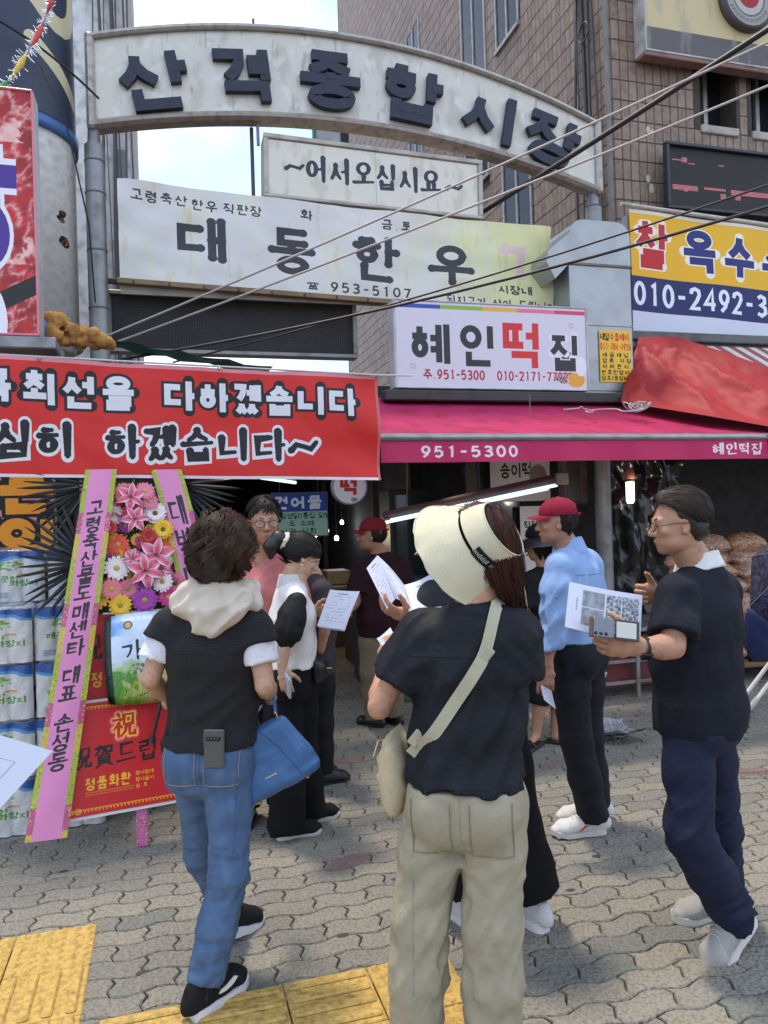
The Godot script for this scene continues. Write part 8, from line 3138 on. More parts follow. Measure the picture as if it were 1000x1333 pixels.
	collar=Vox.new(J.nk-Vector3.ONE*0.14,J.nk+Vector3.ONE*0.14,0.008)
	collar.loft([J.nk-up*0.028,J.nk+up*0.036+F.f*0.008],[0.092,0.070],[0.090,0.072],F.lat,0.01)
	collar.cut(J.nk+up*0.036,(up+F.f*0.3).normalized())
	part(r,"collar",collar.mesh(),blue)
	var yoke:=[]
	for k in 13:
		var c:Vector3=F.ms+F.lat*lerpf(-0.16,0.16,k/12.0)-F.f*0.35-up*0.06
		yoke.append(shirt.march(c,F.f,0.6)-F.f*0.0015)
	part(r,"yoke_seam",tube(yoke,0.0016,4),cloth(lin(0.2,0.31,0.53)))
	var trm:=cloth(lin(0.013,0.014,0.019),0.7,5.0,0.3,true)
	tr=trouser_vox(F,0.150,0.118,[0.098,0.080,0.078],[0.01,0.01],0.011,0.985,0.02)
	tr.ripple(0.007,6.0,71,Vector3(1,0.7,1))
	tr.crease(0.010,9.0,Vector3(0.8,0.5,0.1).normalized(),73,J.hl-up*0.12,0.2)
	part(r,"trousers",tr.mesh(),trm)
	part(r,"pocket_button",lathe([Vector2(0,0.003),Vector2(0.006,0.002),Vector2(0.007,0)],10),mat(lin(0.02,0.02,0.02),0.3),tr.march(F.mh-F.f*0.3+F.lat*0.03+up*0.01,F.f,0.5),Basis(F.lat,-F.f,up))
	var white_up:=cloth(lin(0.66,0.65,0.63),0.7,9.0)
	for q in ["l","r"]:
		var s:=shoe(r,J["a"+q],Vector3(-0.97,0.0,-0.15),0.27,white_up,mat(lin(0.62,0.60,0.56),0.5),{"sole":0.026,"w":0.05,"lace":mat(lin(0.45,0.43,0.42),0.8)})
		part(s,"red_flash",box(Vector3(0.045,0.012,0.003),0.001),mat(lin(0.6,0.06,0.04),0.5),J["a"+q]+Vector3(-0.075,-0.038,0.038),Basis(Vector3.BACK,0.5))
		part(s,"gum_sole",box(Vector3(0.06,0.008,0.075),0.003),mat(lin(0.33,0.17,0.07),0.6),J["a"+q]+Vector3(-0.175,-0.079,-0.02))
	HB=F.hb
	hc=J.hd+HB*Vector3(0,0.022,-0.01584)
	part(r,"hair",strands(hc,HB,Vector3(0.07216,0.08272,0.09064),2000,0.05,45,func(d):return d.y<0.25 and d.y>-0.75 and d.z<-0.02,func(d):return Vector3(0,-1,-0.2),0.001,0.7,0.0022,black_hair[0],black_hair[1],0.04,0.9),hair_mat())
	cap_=Vox.new(hc-Vector3.ONE*0.17,hc+Vector3.ONE*0.17,0.009)
	cap_.egg(hc+HB*Vector3(0,-0.01056,-0.01056),Vector3(0.07216,0.0748,0.08448),HB,0.02)
	cap_.egg(hc+HB*Vector3(0,-0.044,0.066),Vector3(0.1056,0.1056,0.0616),HB,0.02,true)
	cap_.cut(hc-HB*Vector3(0,0.0748,0),-HB.y)
	part(r,"hair_base",cap_.mesh(),mat(lin(0.014,0.012,0.011),0.6))
	build_ball_cap(r,hc+HB*Vector3(0,0.01232,0.00352),HB,lin(0.25,0.012,0.032),true,0.88)
	R=F.root
	var cpp:=thing("folded_paper","folded white papers hanging low beside the black trousers","paper",R)
	paper_sheet(cpp,"page_sheet",Vector3(2.08,0.82,-3.50)-R,Vector3(2.155,0.785,-3.47)-R,Vector3(2.09,0.68,-3.45)-R,Vector3(2.02,0.72,-3.49)-R,0.01,page)
	paper_sheet(cpp,"page_sheet",Vector3(1.69,0.80,-3.30)-R,Vector3(1.74,0.77,-3.29)-R,Vector3(1.76,0.68,-3.28)-R,Vector3(1.70,0.73,-3.29)-R,0.01,page)
	# woman in the white vest
	F=fig(J_VEST,Vector3(0.96,0,-0.25),Vector3(0.86,-0.50,-0.05))
	J=F.J
	r=thing("person","person in white knit vest with puffed black sleeves reading a page","person",F.root)
	body(r,F,{"fem":true,"skin":pale,"s":0.92,"head":0.89,"head_cell":0.0055,"eyes":true,"toe_r":Vector3(0.97,0,-0.1),"toe_l":Vector3(0.95,0,-0.3),
		"hands":[["wl",Vector3(0.75,0.1,0.3),Vector3(0.2,0.3,1),Vector3(-0.2,0.95,0.2),0.5,0.92],["wr",Vector3(0.15,-0.9,0.1),Vector3(0.5,0,-0.8),Vector3(0.9,0,0.3),0.28,0.8]]})
	var wv:=top_vox(F,[0.140,0.142,0.132,0.142,0.120],[0.112,0.112,0.105,0.112,0.075],0.865,0.0,[],0.010)
	wv.ripple(0.007,7.0,83)
	wv.crease(0.007,10.0,Vector3(0.4,0.9,0.1).normalized(),81,F.mh.lerp(F.ms,0.4),0.25)
	var knit_i:=canvas(64,64,Color(0.91,0.90,0.88))
	for y in 8:
		for x in 8:
			disc(knit_i,x*8+4,y*8+4,1.3,Color(0.66,0.65,0.63))
	var knit:=mat(Color.WHITE,0.9)
	knit.albedo_texture=ImageTexture.create_from_image(knit_i)
	knit.uv1_triplanar=true
	knit.uv1_scale=Vector3.ONE*20.0
	knit.normal_enabled=true
	knit.normal_texture=tex.fine_n
	part(r,"knit_vest",wv.mesh(),knit)
	collar=Vox.new(J.nk-Vector3.ONE*0.13,J.nk+Vector3.ONE*0.13,0.008)
	collar.loft([J.nk-up*0.02,J.nk+up*0.04],[0.078,0.064],[0.075,0.060],F.lat,0.01)
	collar.cut(J.nk+up*0.04,up)
	part(r,"stand_collar",collar.mesh(),cloth(lin(0.62,0.61,0.58)))
	for q in ["l","r"]:
		var a:Vector3=J["s"+q]-up*0.02
		var b:Vector3=J["e"+q]
		var pf:=Vox.new(a.min(b)-Vector3.ONE*0.13,a.max(b)+Vector3.ONE*0.13,0.010)
		pf.chain([a,a.lerp(b,0.35),a.lerp(b,0.72),a.lerp(b,0.90)],[0.052,0.070,0.068,0.046],0.02)
		pf.crease(0.008,12.0,(b-a).normalized(),87,a.lerp(b,0.75),0.14)
		pf.ripple(0.006,12.0,85)
		part(r,"puffed_sleeve",pf.mesh(),cloth(lin(0.012,0.012,0.013),0.6,6.0))
	tr=trouser_vox(F,0.135,0.105,[0.088,0.080,0.098],[0.03,0.03],0.011,0.875,0.025)
	tr.ripple(0.007,6.0,91,Vector3(1,0.6,1))
	part(r,"trousers",tr.mesh(),cloth(lin(0.008,0.008,0.009),0.85))
	for q in ["l","r"]:
		shoe(r,J["a"+q],Vector3(0.97,0.0,-0.1) if q=="r" else Vector3(0.95,0.0,-0.3),0.235,cloth(lin(0.012,0.012,0.012)),mat(lin(0.55,0.53,0.48),0.6),{"sole":0.024})
	HB=F.hb
	hc=J.hd+HB*Vector3(0,0.024,-0.018)
	cap_=Vox.new(hc-Vector3(0.2,0.2,0.2),hc+Vector3.ONE*0.19,0.009)
	cap_.egg(hc,Vector3(0.080,0.090,0.099),HB,0.02)
	cap_.egg(hc+HB*Vector3(0,-0.07,0.085),Vector3(0.11,0.10,0.075),HB,0.02,true)
	cap_.chain([hc+HB*Vector3(0,-0.005,-0.085),hc+HB*Vector3(0,-0.005,-0.135),hc+HB*Vector3(0,-0.055,-0.15),hc+HB*Vector3(0,-0.10,-0.13)],[0.03,0.042,0.040,0.018],0.015)
	cap_.ripple(0.003,20.0,94)
	part(r,"hair",cap_.mesh(),mat(lin(0.010,0.009,0.009),0.4))
	part(r,"hair_strands",strands(hc,HB,Vector3(0.085,0.095,0.104),3000,0.11,55,func(d):return d.y>0.0 or d.z<0.0,func(d):return Vector3(-d.x*0.4,-0.15,-1.0),0.001,0.5,0.0012,black_hair[0],lin(0.03,0.027,0.026).srgb_to_linear(),0.02,0.9),hair_mat())
	var sc:=Vox.new(hc-Vector3.ONE*0.2,hc+Vector3.ONE*0.2,0.007)
	for k in 12:
		var a:=TAU*k/12.0
		sc.ball(hc+HB*Vector3(0.034*cos(a),0.0+0.034*sin(a),-0.108+0.006*(k%2)),0.016,0.006)
	sc.ripple(0.006,50.0,4)
	part(r,"scrunchie",sc.mesh(),cloth(lin(0.66,0.62,0.54),0.9,12.0))
	part(r,"earring",lathe([Vector2(0,0.006),Vector2(0.005,0.003),Vector2(0.006,0),Vector2(0.004,-0.005),Vector2(0,-0.006)],10),mat(lin(0.7,0.66,0.58),0.2),J.hd+HB*Vector3(0.078,-0.046,0.0))
	R=F.root
	var rp:=thing("reading_page","white printed page held up by the person in the white vest","paper",R)
	paper_sheet(rp,"page_sheet",Vector3(0.812,1.250,-3.885)-R,Vector3(0.995,1.222,-3.985)-R,Vector3(0.880,1.045,-3.86)-R,Vector3(0.715,1.085,-3.765)-R,0.012,page)
	paper_sheet(rp,"under_sheet",Vector3(0.815,1.244,-3.895)-R,Vector3(0.985,1.212,-3.995)-R,Vector3(0.890,1.036,-3.87)-R,Vector3(0.722,1.078,-3.775)-R,0.016,page)
	var hb2:=thing("belt_bag","small black quilted bag on the hip of the white vest","bag",R+F.mh+F.f*0.13+F.lat*0.06+up*0.04)
	part(hb2,"bag_body",pillow(0.17,0.13,0.07,22),mat(lin(0.010,0.010,0.011),0.35),Vector3.ZERO,Basis(F.lat,up,-F.f).rotated(up,-0.7))
	part(hb2,"gold_clasp",box(Vector3(0.03,0.006,0.005),0.002),mat(lin(0.6,0.45,0.15),0.3,0.9),Vector3(0.04,0.01,0.05))
	var vp:=thing("pale_phone","pale blue phone in the hanging hand beside the white vest","phone",R+J.wr+Vector3(0.02,-0.075,0.02))
	part(vp,"phone_body",box(Vector3(0.012,0.12,0.065),0.004),mat(lin(0.42,0.48,0.55),0.3),Vector3.ZERO,Basis.from_euler(Vector3(0.5,0.3,0.2)))
	# man in the pink shirt
	F=fig(J_PINK,Vector3(-0.337,0,0.94),Vector3(0.0,-0.03,1.0))
	J=F.J
	r=thing("person","person in pink shirt and eyeglasses facing the street","person",F.root)
	body(r,F,{"skin":tan_,"s":1.0,"head":1.0,"head_cell":0.0045,"eyes":true,"jowl":0.008,"hands":[["wl",Vector3(0,-1,0.1),Vector3(-0.8,0,0),Vector3(0,0,1),0.4],["wr",Vector3(0,-1,0.1),Vector3(0.8,0,0),Vector3(0,0,1),0.4]]})
	shirt=top_vox(F,[0.170,0.172,0.172,0.185,0.165],[0.128,0.130,0.135,0.135,0.088],0.80,0.85,[0.088,0.095],0.012,false)
	shirt.cut(J.nk+up*0.0+F.f*0.03,(up+F.f*0.9).normalized(),0.10)
	shirt.ripple(0.009,6.0,101)
	shirt.crease(0.010,8.0,Vector3(0.5,0.8,0.1).normalized(),103,F.ms,0.3)
	var pinkm:=cloth(lin(0.50,0.17,0.16),0.85,5.0,0.3,true)
	part(r,"shirt",shirt.mesh(),pinkm)
	for q in [-1.0,1.0]:
		var cst:=[[J.nk+F.lat*q*0.065+up*0.035-F.f*0.01,J.nk+F.lat*q*0.085-up*0.01+F.f*0.01],[J.nk+F.lat*q*0.055+up*0.015+F.f*0.06,J.nk+F.lat*q*0.085-up*0.04+F.f*0.075],[J.nk+F.lat*q*0.022-up*0.045+F.f*0.095,J.nk+F.lat*q*0.060-up*0.085+F.f*0.10]]
		part(r,"collar_wing",sheet(cst,0.004),pinkm)
	part(r,"trousers",trouser_vox(F,0.155,0.12,[0.095,0.08,0.075],[0.0,0.0],0.014,0.82,0.0).mesh(),cloth(lin(0.02,0.02,0.024)))
	for q in ["l","r"]:
		shoe(r,J["a"+q],Vector3(-0.3,0,0.95),0.26,mat(lin(0.01,0.01,0.01),0.4),mat(lin(0.012,0.012,0.012),0.6))
	HB=F.hb
	hc=J.hd+HB*Vector3(0,0.032,-0.015)
	cap_=Vox.new(hc-Vector3.ONE*0.16,hc+Vector3.ONE*0.16,0.008)
	cap_.egg(hc+HB*Vector3(0,0.016,-0.004),Vector3(0.086,0.092,0.105),HB,0.02)
	cap_.egg(hc+HB*Vector3(0,-0.075,0.075),Vector3(0.076,0.115,0.085),HB,0.015,true)
	cap_.cut(hc-HB*Vector3(0,0.07,0),-HB.y)
	cap_.ripple(0.006,30.0,64)
	part(r,"hair",cap_.mesh(),mat(lin(0.011,0.010,0.009),0.5))
	part(r,"hair_strands",strands(hc+HB*Vector3(0,0.016,-0.004),HB,Vector3(0.092,0.098,0.110),2200,0.06,65,func(d):return d.y>0.42 or d.z<-0.1,func(d):return Vector3(d.x+0.3,-0.2,0.3),0.002,0.7,0.0013,black_hair[0],black_hair[1],0.05,0.9),hair_mat())
	eyeglasses(r,F,1.0,mat(lin(0.03,0.025,0.02),0.3,0.5))
	# person in grey behind
	F=fig(J_GREY,Vector3(0.97,0,-0.22),Vector3(0.9,-0.3,-0.2))
	J=F.J
	r=thing("person","person in dark grey top half hidden behind the white vest","person",F.root)
	body(r,F,{"fem":true,"skin":warm,"s":0.95,"head":0.89,"head_cell":0.010})
	shirt=top_vox(F,[0.16,0.16,0.15,0.158,0.14],[0.13,0.13,0.125,0.125,0.08],0.66,0.9,[0.08,0.085],0.014)
	shirt.ripple(0.008,6.0,111)
	part(r,"shirt",shirt.mesh(),cloth(lin(0.052,0.044,0.046),0.85))
	part(r,"trousers",trouser_vox(F,0.145,0.115,[0.09,0.075,0.07],[0.0,0.0],0.015,0.68,0.02).mesh(),cloth(lin(0.015,0.015,0.017)))
	for q in ["l","r"]:
		shoe(r,J["a"+q],Vector3(0.97,0,-0.2),0.235,mat(lin(0.012,0.012,0.012),0.5),mat(lin(0.02,0.02,0.02),0.6))
	hc=J.hd+F.hb*Vector3(0,0.022,-0.018)
	part(r,"hair",strands(hc,F.hb,Vector3(0.086,0.096,0.104),1200,0.10,75,func(d):return d.z<0.3,down,0.004,0.8,0.003,black_hair[0],black_hair[1],0.08,0.5),hair_mat())
	# man with dark red cap in the lane
	F=fig(J_DARK,Vector3(-0.15,0,-0.99),Vector3(-0.93,0,-0.35))
	J=F.J
	r=thing("person","person in dark red cap, maroon shirt and khaki trousers inside the lane","person",F.root)
	body(r,F,{"skin":tan_,"s":1.0,"head":1.0,"head_cell":0.008,"hands":[["wl",Vector3(-0.6,0.1,0.3),Vector3(0,-1,0),Vector3(0,0,-1),0.5]]})
	shirt=top_vox(F,[0.185,0.185,0.185,0.19,0.165],[0.14,0.142,0.148,0.14,0.09],0.70,0.75,[0.088,0.1],0.014)
	shirt.ripple(0.010,6.0,121)
	part(r,"shirt",shirt.mesh(),cloth(lin(0.030,0.010,0.014),0.85))
	part(r,"trousers",trouser_vox(F,0.16,0.125,[0.098,0.085,0.085],[0.0,0.0],0.014,0.72,0.02).mesh(),cloth(lin(0.20,0.155,0.10)))
	for q in ["l","r"]:
		shoe(r,J["a"+q],Vector3(-0.5,0,-0.85),0.26,mat(lin(0.012,0.011,0.01),0.4),mat(lin(0.012,0.012,0.012),0.6))
	hc=J.hd+F.hb*Vector3(0,0.025,-0.016)
	part(r,"hair",strands(hc,F.hb,Vector3(0.083,0.094,0.103),900,0.05,85,func(d):return d.y<0.25 and d.y>-0.7 and d.z<0.0,down,0.001,0.7,0.003,black_hair[0],black_hair[1],0.04,0.9),hair_mat())
	build_ball_cap(r,hc+F.hb*Vector3(0,0.014,0.004),F.hb,lin(0.20,0.015,0.02),true)
	# person in pink hat holding a booklet
	F=fig(J_HAT,Vector3(-0.05,0,-1.0),Vector3(-0.75,-0.35,-0.6))
	J=F.J
	r=thing("person","person in pale pink hat and wide black trousers holding an open booklet","person",F.root)
	body(r,F,{"fem":true,"skin":warm,"s":1.0,"head":0.98,"head_cell":0.009,"toe_r":Vector3(-0.25,0,-0.97),"toe_l":Vector3(-0.25,0,-0.97),
		"hands":[["wl",Vector3(-0.78,0.42,0.05),Vector3(0.35,0.5,-0.8),Vector3(-0.1,0.5,0.9),0.42,1.0,0.1],["wr",Vector3(-0.6,0.4,-0.6),Vector3(0,0.3,1),Vector3(0,1,0.2),0.5]]})
	shirt=top_vox(F,[0.16,0.16,0.15,0.155,0.138],[0.122,0.122,0.115,0.115,0.078],0.85,0.6,[0.08,0.095],0.012)
	shirt.ripple(0.010,7.0,131)
	part(r,"quilted_vest",shirt.mesh(),cloth(lin(0.028,0.029,0.033),0.6,5.0))
	var slv:=Vox.new(bounds(F,0.1,["el","wl","er","wr"])[0],bounds(F,0.1,["el","wl","er","wr"])[1],0.009)
	for q in ["l","r"]:
		slv.cone(J["e"+q],J["e"+q].lerp(J["w"+q],0.86),0.047,0.034,0.01)
	slv.ripple(0.003,22.0,133)
	part(r,"sun_sleeves",slv.mesh(),cloth(lin(0.62,0.62,0.62),0.8))
	tr=trouser_vox(F,0.15,0.115,[0.10,0.095,0.115],[-0.06,-0.06],0.012,0.865,0.025)
	tr.ripple(0.009,6.0,135,Vector3(1,0.5,1))
	part(r,"wide_trousers",tr.mesh(),cloth(lin(0.007,0.007,0.008),0.85))
	for q in ["l","r"]:
		var s:=shoe(r,J["a"+q],Vector3(-0.25,0,-0.97),0.245,cloth(lin(0.62,0.62,0.62),0.6,9.0),mat(lin(0.68,0.68,0.67),0.5),{"sole":0.036,"lace":mat(lin(0.42,0.42,0.42),0.8)})
		part(s,"heel_badge",lathe([Vector2(0,0.004),Vector2(0.016,0.003),Vector2(0.018,0)],14),mat(lin(0.48,0.46,0.30),0.5),J["a"+q]+Vector3(0.014,-0.022,0.050),Basis(Vector3.RIGHT,PI*0.5))
	HB=F.hb
	hc=J.hd+HB*Vector3(0,0.022,-0.018)
	part(r,"hair",strands(hc,HB,Vector3(0.088,0.098,0.106),1300,0.14,95,func(d):return d.z<0.4,down,0.004,0.8,0.003,black_hair[0],lin(0.06,0.03,0.022).srgb_to_linear(),0.08,0.5),hair_mat())
	var ph2:=Vox.new(hc-Vector3.ONE*0.22,hc+Vector3.ONE*0.2,0.009)
	ph2.egg(hc+HB*Vector3(0,0.035,0),Vector3(0.094,0.085,0.110),HB,0.02)
	ph2.cut(hc+HB*Vector3(0,0.02,0),-HB.y)
	ph2.ripple(0.004,12.0,137)
	part(r,"hat_crown",ph2.mesh(),cloth(lin(0.58,0.34,0.28),0.85))
	var brim:=[]
	for j in 4:
		var row:=[]
		for k in 33:
			var a:=TAU*k/32.0
			var t:=j/3.0
			row.append(hc+HB*Vector3(cos(a)*lerpf(0.098,0.150,t),0.022-0.035*t,sin(a)*lerpf(0.116,0.175,t)))
		brim.append(row)
	part(r,"hat_brim",sheet(brim),cloth(lin(0.56,0.33,0.27),0.85))
	part(r,"chin_cord",tube([hc+HB*Vector3(0.06,-0.02,0.12),hc+HB*Vector3(0.07,-0.09,0.13),hc+HB*Vector3(0.05,-0.13,0.12),hc+HB*Vector3(0.045,-0.10,0.115),hc+HB*Vector3(0.055,-0.22,0.13),hc+HB*Vector3(0.05,-0.27,0.12)],0.0035,6),mat(lin(0.45,0.36,0.26),0.8))
	R=F.root
	var bk:=thing("booklet","open white booklet with one leaf raised beside the cream visor","booklet",R)
	paper_sheet(bk,"raised_leaf",Vector3(0.750,1.420,-2.886)-R,Vector3(0.812,1.465,-2.945)-R,Vector3(0.858,1.300,-2.86)-R,Vector3(0.800,1.268,-2.79)-R,0.006,page)
	paper_sheet(bk,"leaf",Vector3(0.812,1.465,-2.946)-R,Vector3(0.905,1.345,-2.90)-R,Vector3(0.890,1.262,-2.80)-R,Vector3(0.856,1.298,-2.862)-R,-0.014,page)
	paper_sheet(bk,"leaf",Vector3(0.905,1.345,-2.90)-R,Vector3(0.985,1.392,-2.80)-R,Vector3(0.985,1.262,-2.70)-R,Vector3(0.885,1.242,-2.715)-R,0.012,page)
	paper_sheet(bk,"leaf",Vector3(0.895,1.330,-2.905)-R,Vector3(0.975,1.375,-2.805)-R,Vector3(0.972,1.236,-2.71)-R,Vector3(0.876,1.226,-2.725)-R,0.004,page)
	# person with black hat in the shade
	F=fig(J_SHADE,Vector3(-0.07,0,-1),Vector3(-0.6,-0.1,-0.8))
	J=F.J
	r=thing("person","person in black brimmed hat and sandals hidden behind the blue shirt","person",F.root)
	body(r,F,{"fem":true,"skin":warm,"s":1.0,"head":0.95,"head_cell":0.010,"toe_l":Vector3(-0.6,0,0.5),"toe_r":Vector3(0.6,0,0.6)})
	shirt=top_vox(F,[0.16,0.16,0.15,0.155,0.14],[0.125,0.125,0.12,0.115,0.08],0.55,0.8,[0.08,0.09],0.014)
	shirt.ripple(0.008,6.0,141)
	part(r,"shirt",shirt.mesh(),cloth(lin(0.012,0.012,0.014)))
	part(r,"short_trousers",trouser_vox(F,0.15,0.12,[0.095,0.085,0.08],[-0.22,-0.22],0.014,0.58,0.02).mesh(),cloth(lin(0.012,0.012,0.014)))
	hc=J.hd+F.hb*Vector3(0,0.022,-0.018)
	part(r,"hair",strands(hc,F.hb,Vector3(0.086,0.096,0.104),800,0.10,97,func(d):return d.z<0.3,down,0.004,0.8,0.003,black_hair[0],black_hair[1],0.08,0.5),hair_mat())
	var hat2:=Vox.new(hc-Vector3.ONE*0.22,hc+Vector3.ONE*0.2,0.010)
	hat2.egg(hc+up*0.04,Vector3(0.098,0.085,0.112),F.hb,0.02)
	hat2.cut(hc+up*0.02,-up)
	part(r,"hat_crown",hat2.mesh(),cloth(lin(0.008,0.008,0.009)))
	brim=[]
	for j in 4:
		var row:=[]
		for k in 33:
			var a:=TAU*k/32.0
			var t:=j/3.0
			row.append(hc+F.hb*Vector3(cos(a)*lerpf(0.095,0.19,t),0.025-0.07*t*t,sin(a)*lerpf(0.110,0.20,t)))
		brim.append(row)
	part(r,"hat_brim",sheet(brim),mat(lin(0.010,0.010,0.011),0.4))
	for q in ["l","r"]:
		var tdir:=Vector3(-0.6,0,0.5).normalized() if q=="l" else Vector3(0.6,0,0.6).normalized()
		var a:Vector3=J["a"+q]
		var base:=Vector3(a.x,0.0,a.z)
		part(r,"sandal_sole",box(Vector3(0.085,0.022,0.25),0.008),mat(lin(0.02,0.018,0.016),0.7),base+tdir*0.06+up*0.012,Basis(tdir.cross(up),up,-tdir).orthonormalized())
		part(r,"sandal_strap",tube([base+tdir*0.10+tdir.cross(up)*0.045+up*0.02,base+tdir*0.11+up*0.065,base+tdir*0.10-tdir.cross(up)*0.045+up*0.02],0.011,6),mat(lin(0.02,0.018,0.016),0.6))
	# page that reaches into view beside the flower stand
	var lp:=thing("loose_page","blank white page held out in front of the tissue packs","paper",Vector3(-0.25,1.30,-1.05))
	var li:=canvas(200,260,Color(0.84,0.86,0.92))
	ink(li,[pl([10,236,190,236]),pl([120,60,160,60,160,120,120,120])],1.5,Color(0.62,0.65,0.72))
	paper_sheet(lp,"page_sheet",Vector3(-0.02,0.085,-0.02),Vector3(0.110,0.043,0.022),Vector3(0.025,-0.045,0.01),Vector3(-0.11,-0.01,-0.03),0.004,pic(li,0.8))
func build_ball_cap(r:Node3D,c:Vector3,HB:Basis,col:Color,open_back:bool,k_:=1.0):
	var m:=cloth(col,0.8,6.0)
	var v:=Vox.new(c-Vector3.ONE*0.18,c+Vector3.ONE*0.18,0.007)
	v.egg(c+HB*k_*Vector3(0,0.012,-0.004),Vector3(0.094,0.092,0.112)*k_,HB,0.01)
	v.cut(c+HB*k_*Vector3(0,0.0,0),-HB.y)
	if open_back:
		v.egg(c+HB*k_*Vector3(0,0.022,-0.115),Vector3(0.042,0.034,0.03)*k_,HB,0.006,true)
	part(r,"cap_crown",v.mesh(),m)
	part(r,"cap_button",lathe([Vector2(0,0.006),Vector2(0.006,0.004),Vector2(0.008,0)],10),m,c+HB*k_*Vector3(0,0.103,-0.004),HB)
	var rows:=[]
	for j in 6:
		var row:=[]
		var t:=j/5.0
		for k in 17:
			var a:=lerpf(-1.15,1.15,k/16.0)
			row.append(c+HB*k_*Vector3(sin(a)*lerpf(0.095,0.088,t),0.006-0.012*t*t-0.02*pow(sin(a),2.0)*(0.5+t),cos(a)*(0.112+t*0.075)-t*0.004))
		rows.append(row)
	part(r,"cap_bill",sheet(rows,0.004),m)
	if open_back:
		var sp:=[]
		for k in 9:
			var a:=lerpf(-0.55,0.55,k/8.0)
			sp.append(c+HB*k_*Vector3(sin(a)*0.098,0.004,-cos(a)*0.118))
		part(r,"cap_strap",tube(sp,0.008,6),m)
		for q in [-1.0,0.0,1.0]:
			var seam:=[]
			for k in 9:
				var t:=k/8.0
				var a:=PI*(0.06+0.44*t)
				seam.append(c+HB*k_*(Vector3(0,0.012,-0.004)+Vector3(sin(q*1.05)*0.0945*sin(a),0.0925*cos(a),cos(q*1.05)*0.1125*sin(a))))
			part(r,"cap_seam",tube(seam,0.0012,4),m)
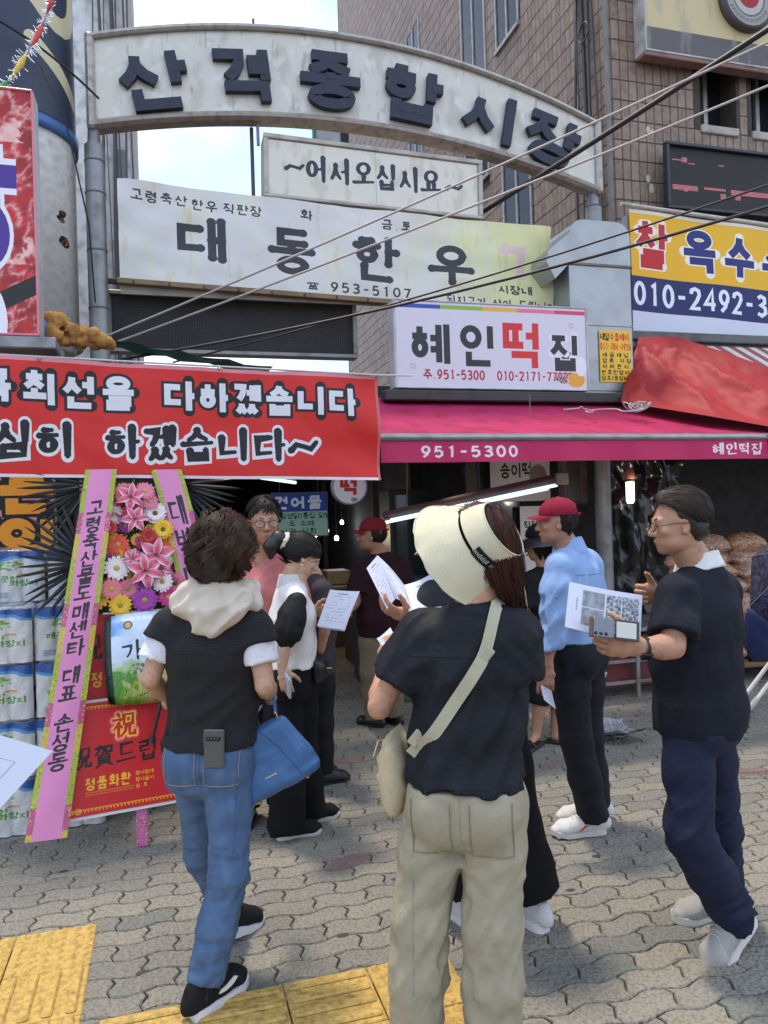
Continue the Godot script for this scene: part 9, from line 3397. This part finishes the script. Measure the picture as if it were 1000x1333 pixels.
func build_visor(r:Node3D,F:Dictionary):
	# roll-up sun visor: open crown band, deep drooping brim, dark printed band and a bow at the back
	var HB:Basis=F.hb
	var ay:=Vector3(0.50,0.48,0.66).normalized()
	var az:=Vector3(-0.85,-0.30,-0.1)
	az=(az-ay*az.dot(ay)).normalized()
	var tilt:=Basis(ay.cross(az),ay,az)
	var c:Vector3=F.J.hd+ay*0.045
	var cream:=cloth(lin(0.62,0.57,0.40),0.85,24.0,0.3)
	var dark:=cloth(lin(0.012,0.018,0.018),0.8,6.0)
	var E:=func(a:float,rad:float,y:float)->Vector3:return c+tilt*Vector3(sin(a)*rad*0.98,y,cos(a)*rad*1.08)
	# crown band, a ring that narrows to the open top
	var rows:=[]
	for j in 7:
		var t:=j/6.0
		var row:=[]
		for k in 49:
			var a:=TAU*k/48.0
			row.append(E.call(a,lerpf(0.092,0.117,pow(t,0.8))+0.004*sin(a*5.0)*t*(1.0-t)*2.0,lerpf(0.060,-0.005,t)+0.010*cos(a)))
		rows.append(row)
	part(r,"visor_crown",sheet(rows,0.0),cream)
	var inner:=[]
	for j in 4:
		var t:=j/3.0
		var row:=[]
		for k in 49:
			var a:=-TAU*k/48.0
			row.append(E.call(a,lerpf(0.090,0.107,t),lerpf(0.061,0.01,t)+0.010*cos(a)))
		inner.append(row)
	part(r,"visor_lining",sheet(inner,0.0),cream)
	var rim:=[]
	for k in 49:
		var a:=TAU*k/48.0
		rim.append(E.call(a,0.091,0.061+0.010*cos(a)))
	part(r,"visor_rim",tube(rim,0.0025,6,false),cream)
	# brim from one temple round the front to the other, drooping
	rows=[]
	var edge:=[]
	var fnv:=FastNoiseLite.new()
	fnv.seed=5
	fnv.frequency=1.0
	for j in 12:
		var t:=j/11.0
		var row:=[]
		for k in 57:
			var a:=lerpf(-2.32,2.32,k/56.0)
			var reach:=0.108*pow(maxf(0.0,cos(a*0.58)),0.5)+0.02
			var rad:=0.116+reach*t*0.60
			var dy:=-0.006-reach*t*0.72-0.012*t*t+0.009*fnv.get_noise_2d(a*2.2,t*2.5)*t
			var p:Vector3=E.call(a,rad,dy)
			row.append(p)
			if j==11:
				edge.append(p)
		rows.append(row)
	part(r,"visor_brim",sheet(rows,0.0),cream)
	part(r,"brim_edge",tube(edge,0.0028,6),cream)
	# printed band pieces
	var bandm:=dark
	for e in [[0.35,1.35],[1.75,3.3],[-3.2,-1.9]]:
		var br:=[]
		for j in 3:
			var row:=[]
			for k in 17:
				var a:=lerpf(e[0],e[1],k/16.0)
				row.append(E.call(a,0.1155+j*0.0025,0.026-j*0.016))
			br.append(row)
		part(r,"printed_band",sheet(br,0.0),bandm)
	var words:=TextMesh.new()
	var fo:=SystemFont.new()
	fo.font_names=PackedStringArray(["Droid Serif"])
	fo.font_italic=true
	words.font=fo
	words.font_size=16
	words.pixel_size=0.00125
	words.depth=0.0
	words.text="Ribbon  Ribbon"
	var arr:=words.get_mesh_arrays()
	var ink_m:=mat(lin(0.62,0.62,0.58),0.7)
	for e in [[0.86,1.0],[2.4,1.0]]:
		var vs:=PackedVector3Array()
		for v in arr[Mesh.ARRAY_VERTEX]:
			var a:float=e[0]-v.x/0.122*0.9
			vs.append(E.call(a,0.1205,0.010+v.y*0.9))
		var ar:=[]
		ar.resize(Mesh.ARRAY_MAX)
		ar[Mesh.ARRAY_VERTEX]=vs
		ar[Mesh.ARRAY_INDEX]=arr[Mesh.ARRAY_INDEX]
		var am:=ArrayMesh.new()
		am.add_surface_from_arrays(Mesh.PRIMITIVE_TRIANGLES,ar)
		var st:=SurfaceTool.new()
		st.create_from(am,0)
		st.generate_normals()
		part(r,"band_lettering",st.commit(),ink_m)
	# bow at the back
	var ka:=0.0
	for k in 48:
		if (E.call(TAU*k/48.0,0.13,0.0)-c).dot(Vector3(0.62,-0.62,0.45))>(E.call(ka,0.13,0.0)-c).dot(Vector3(0.62,-0.62,0.45)):
			ka=TAU*k/48.0
	var kc:Vector3=E.call(ka,0.130,0.004)
	var kv:=Vox.new(kc-Vector3.ONE*0.09,kc+Vector3.ONE*0.09,0.006)
	kv.egg(kc,Vector3(0.030,0.028,0.020),tilt,0.01)
	kv.egg(kc+tilt*Vector3(0.025,-0.012,-0.004),Vector3(0.024,0.022,0.014),tilt,0.008)
	kv.ripple(0.004,40.0,3)
	part(r,"bow_knot",kv.mesh(),dark)
	for e in [[0.02,1.0],[-0.02,0.75]]:
		var rw:=[]
		for j in 9:
			var t:=j/8.0
			var p:Vector3=kc+tilt*Vector3(e[0]*1.2+e[0]*t,0,-0.012)-Vector3(0,0.19*t*e[1],0)+tilt*Vector3(0.012*sin(t*4.0),0,0.0)
			rw.append([p-tilt*Vector3(0.017,0,0),p-tilt*Vector3(0.0125,0,0),p+tilt*Vector3(0.0125,0,0),p+tilt*Vector3(0.017,0,0)])
		part(r,"bow_tail",sheet(rw,0.002),dark)
		for q in [0,3]:
			var ed:=[]
			for j in 9:
				ed.append(rw[j][q])
			part(r,"tail_piping",tube(ed,0.0025,5),cream)
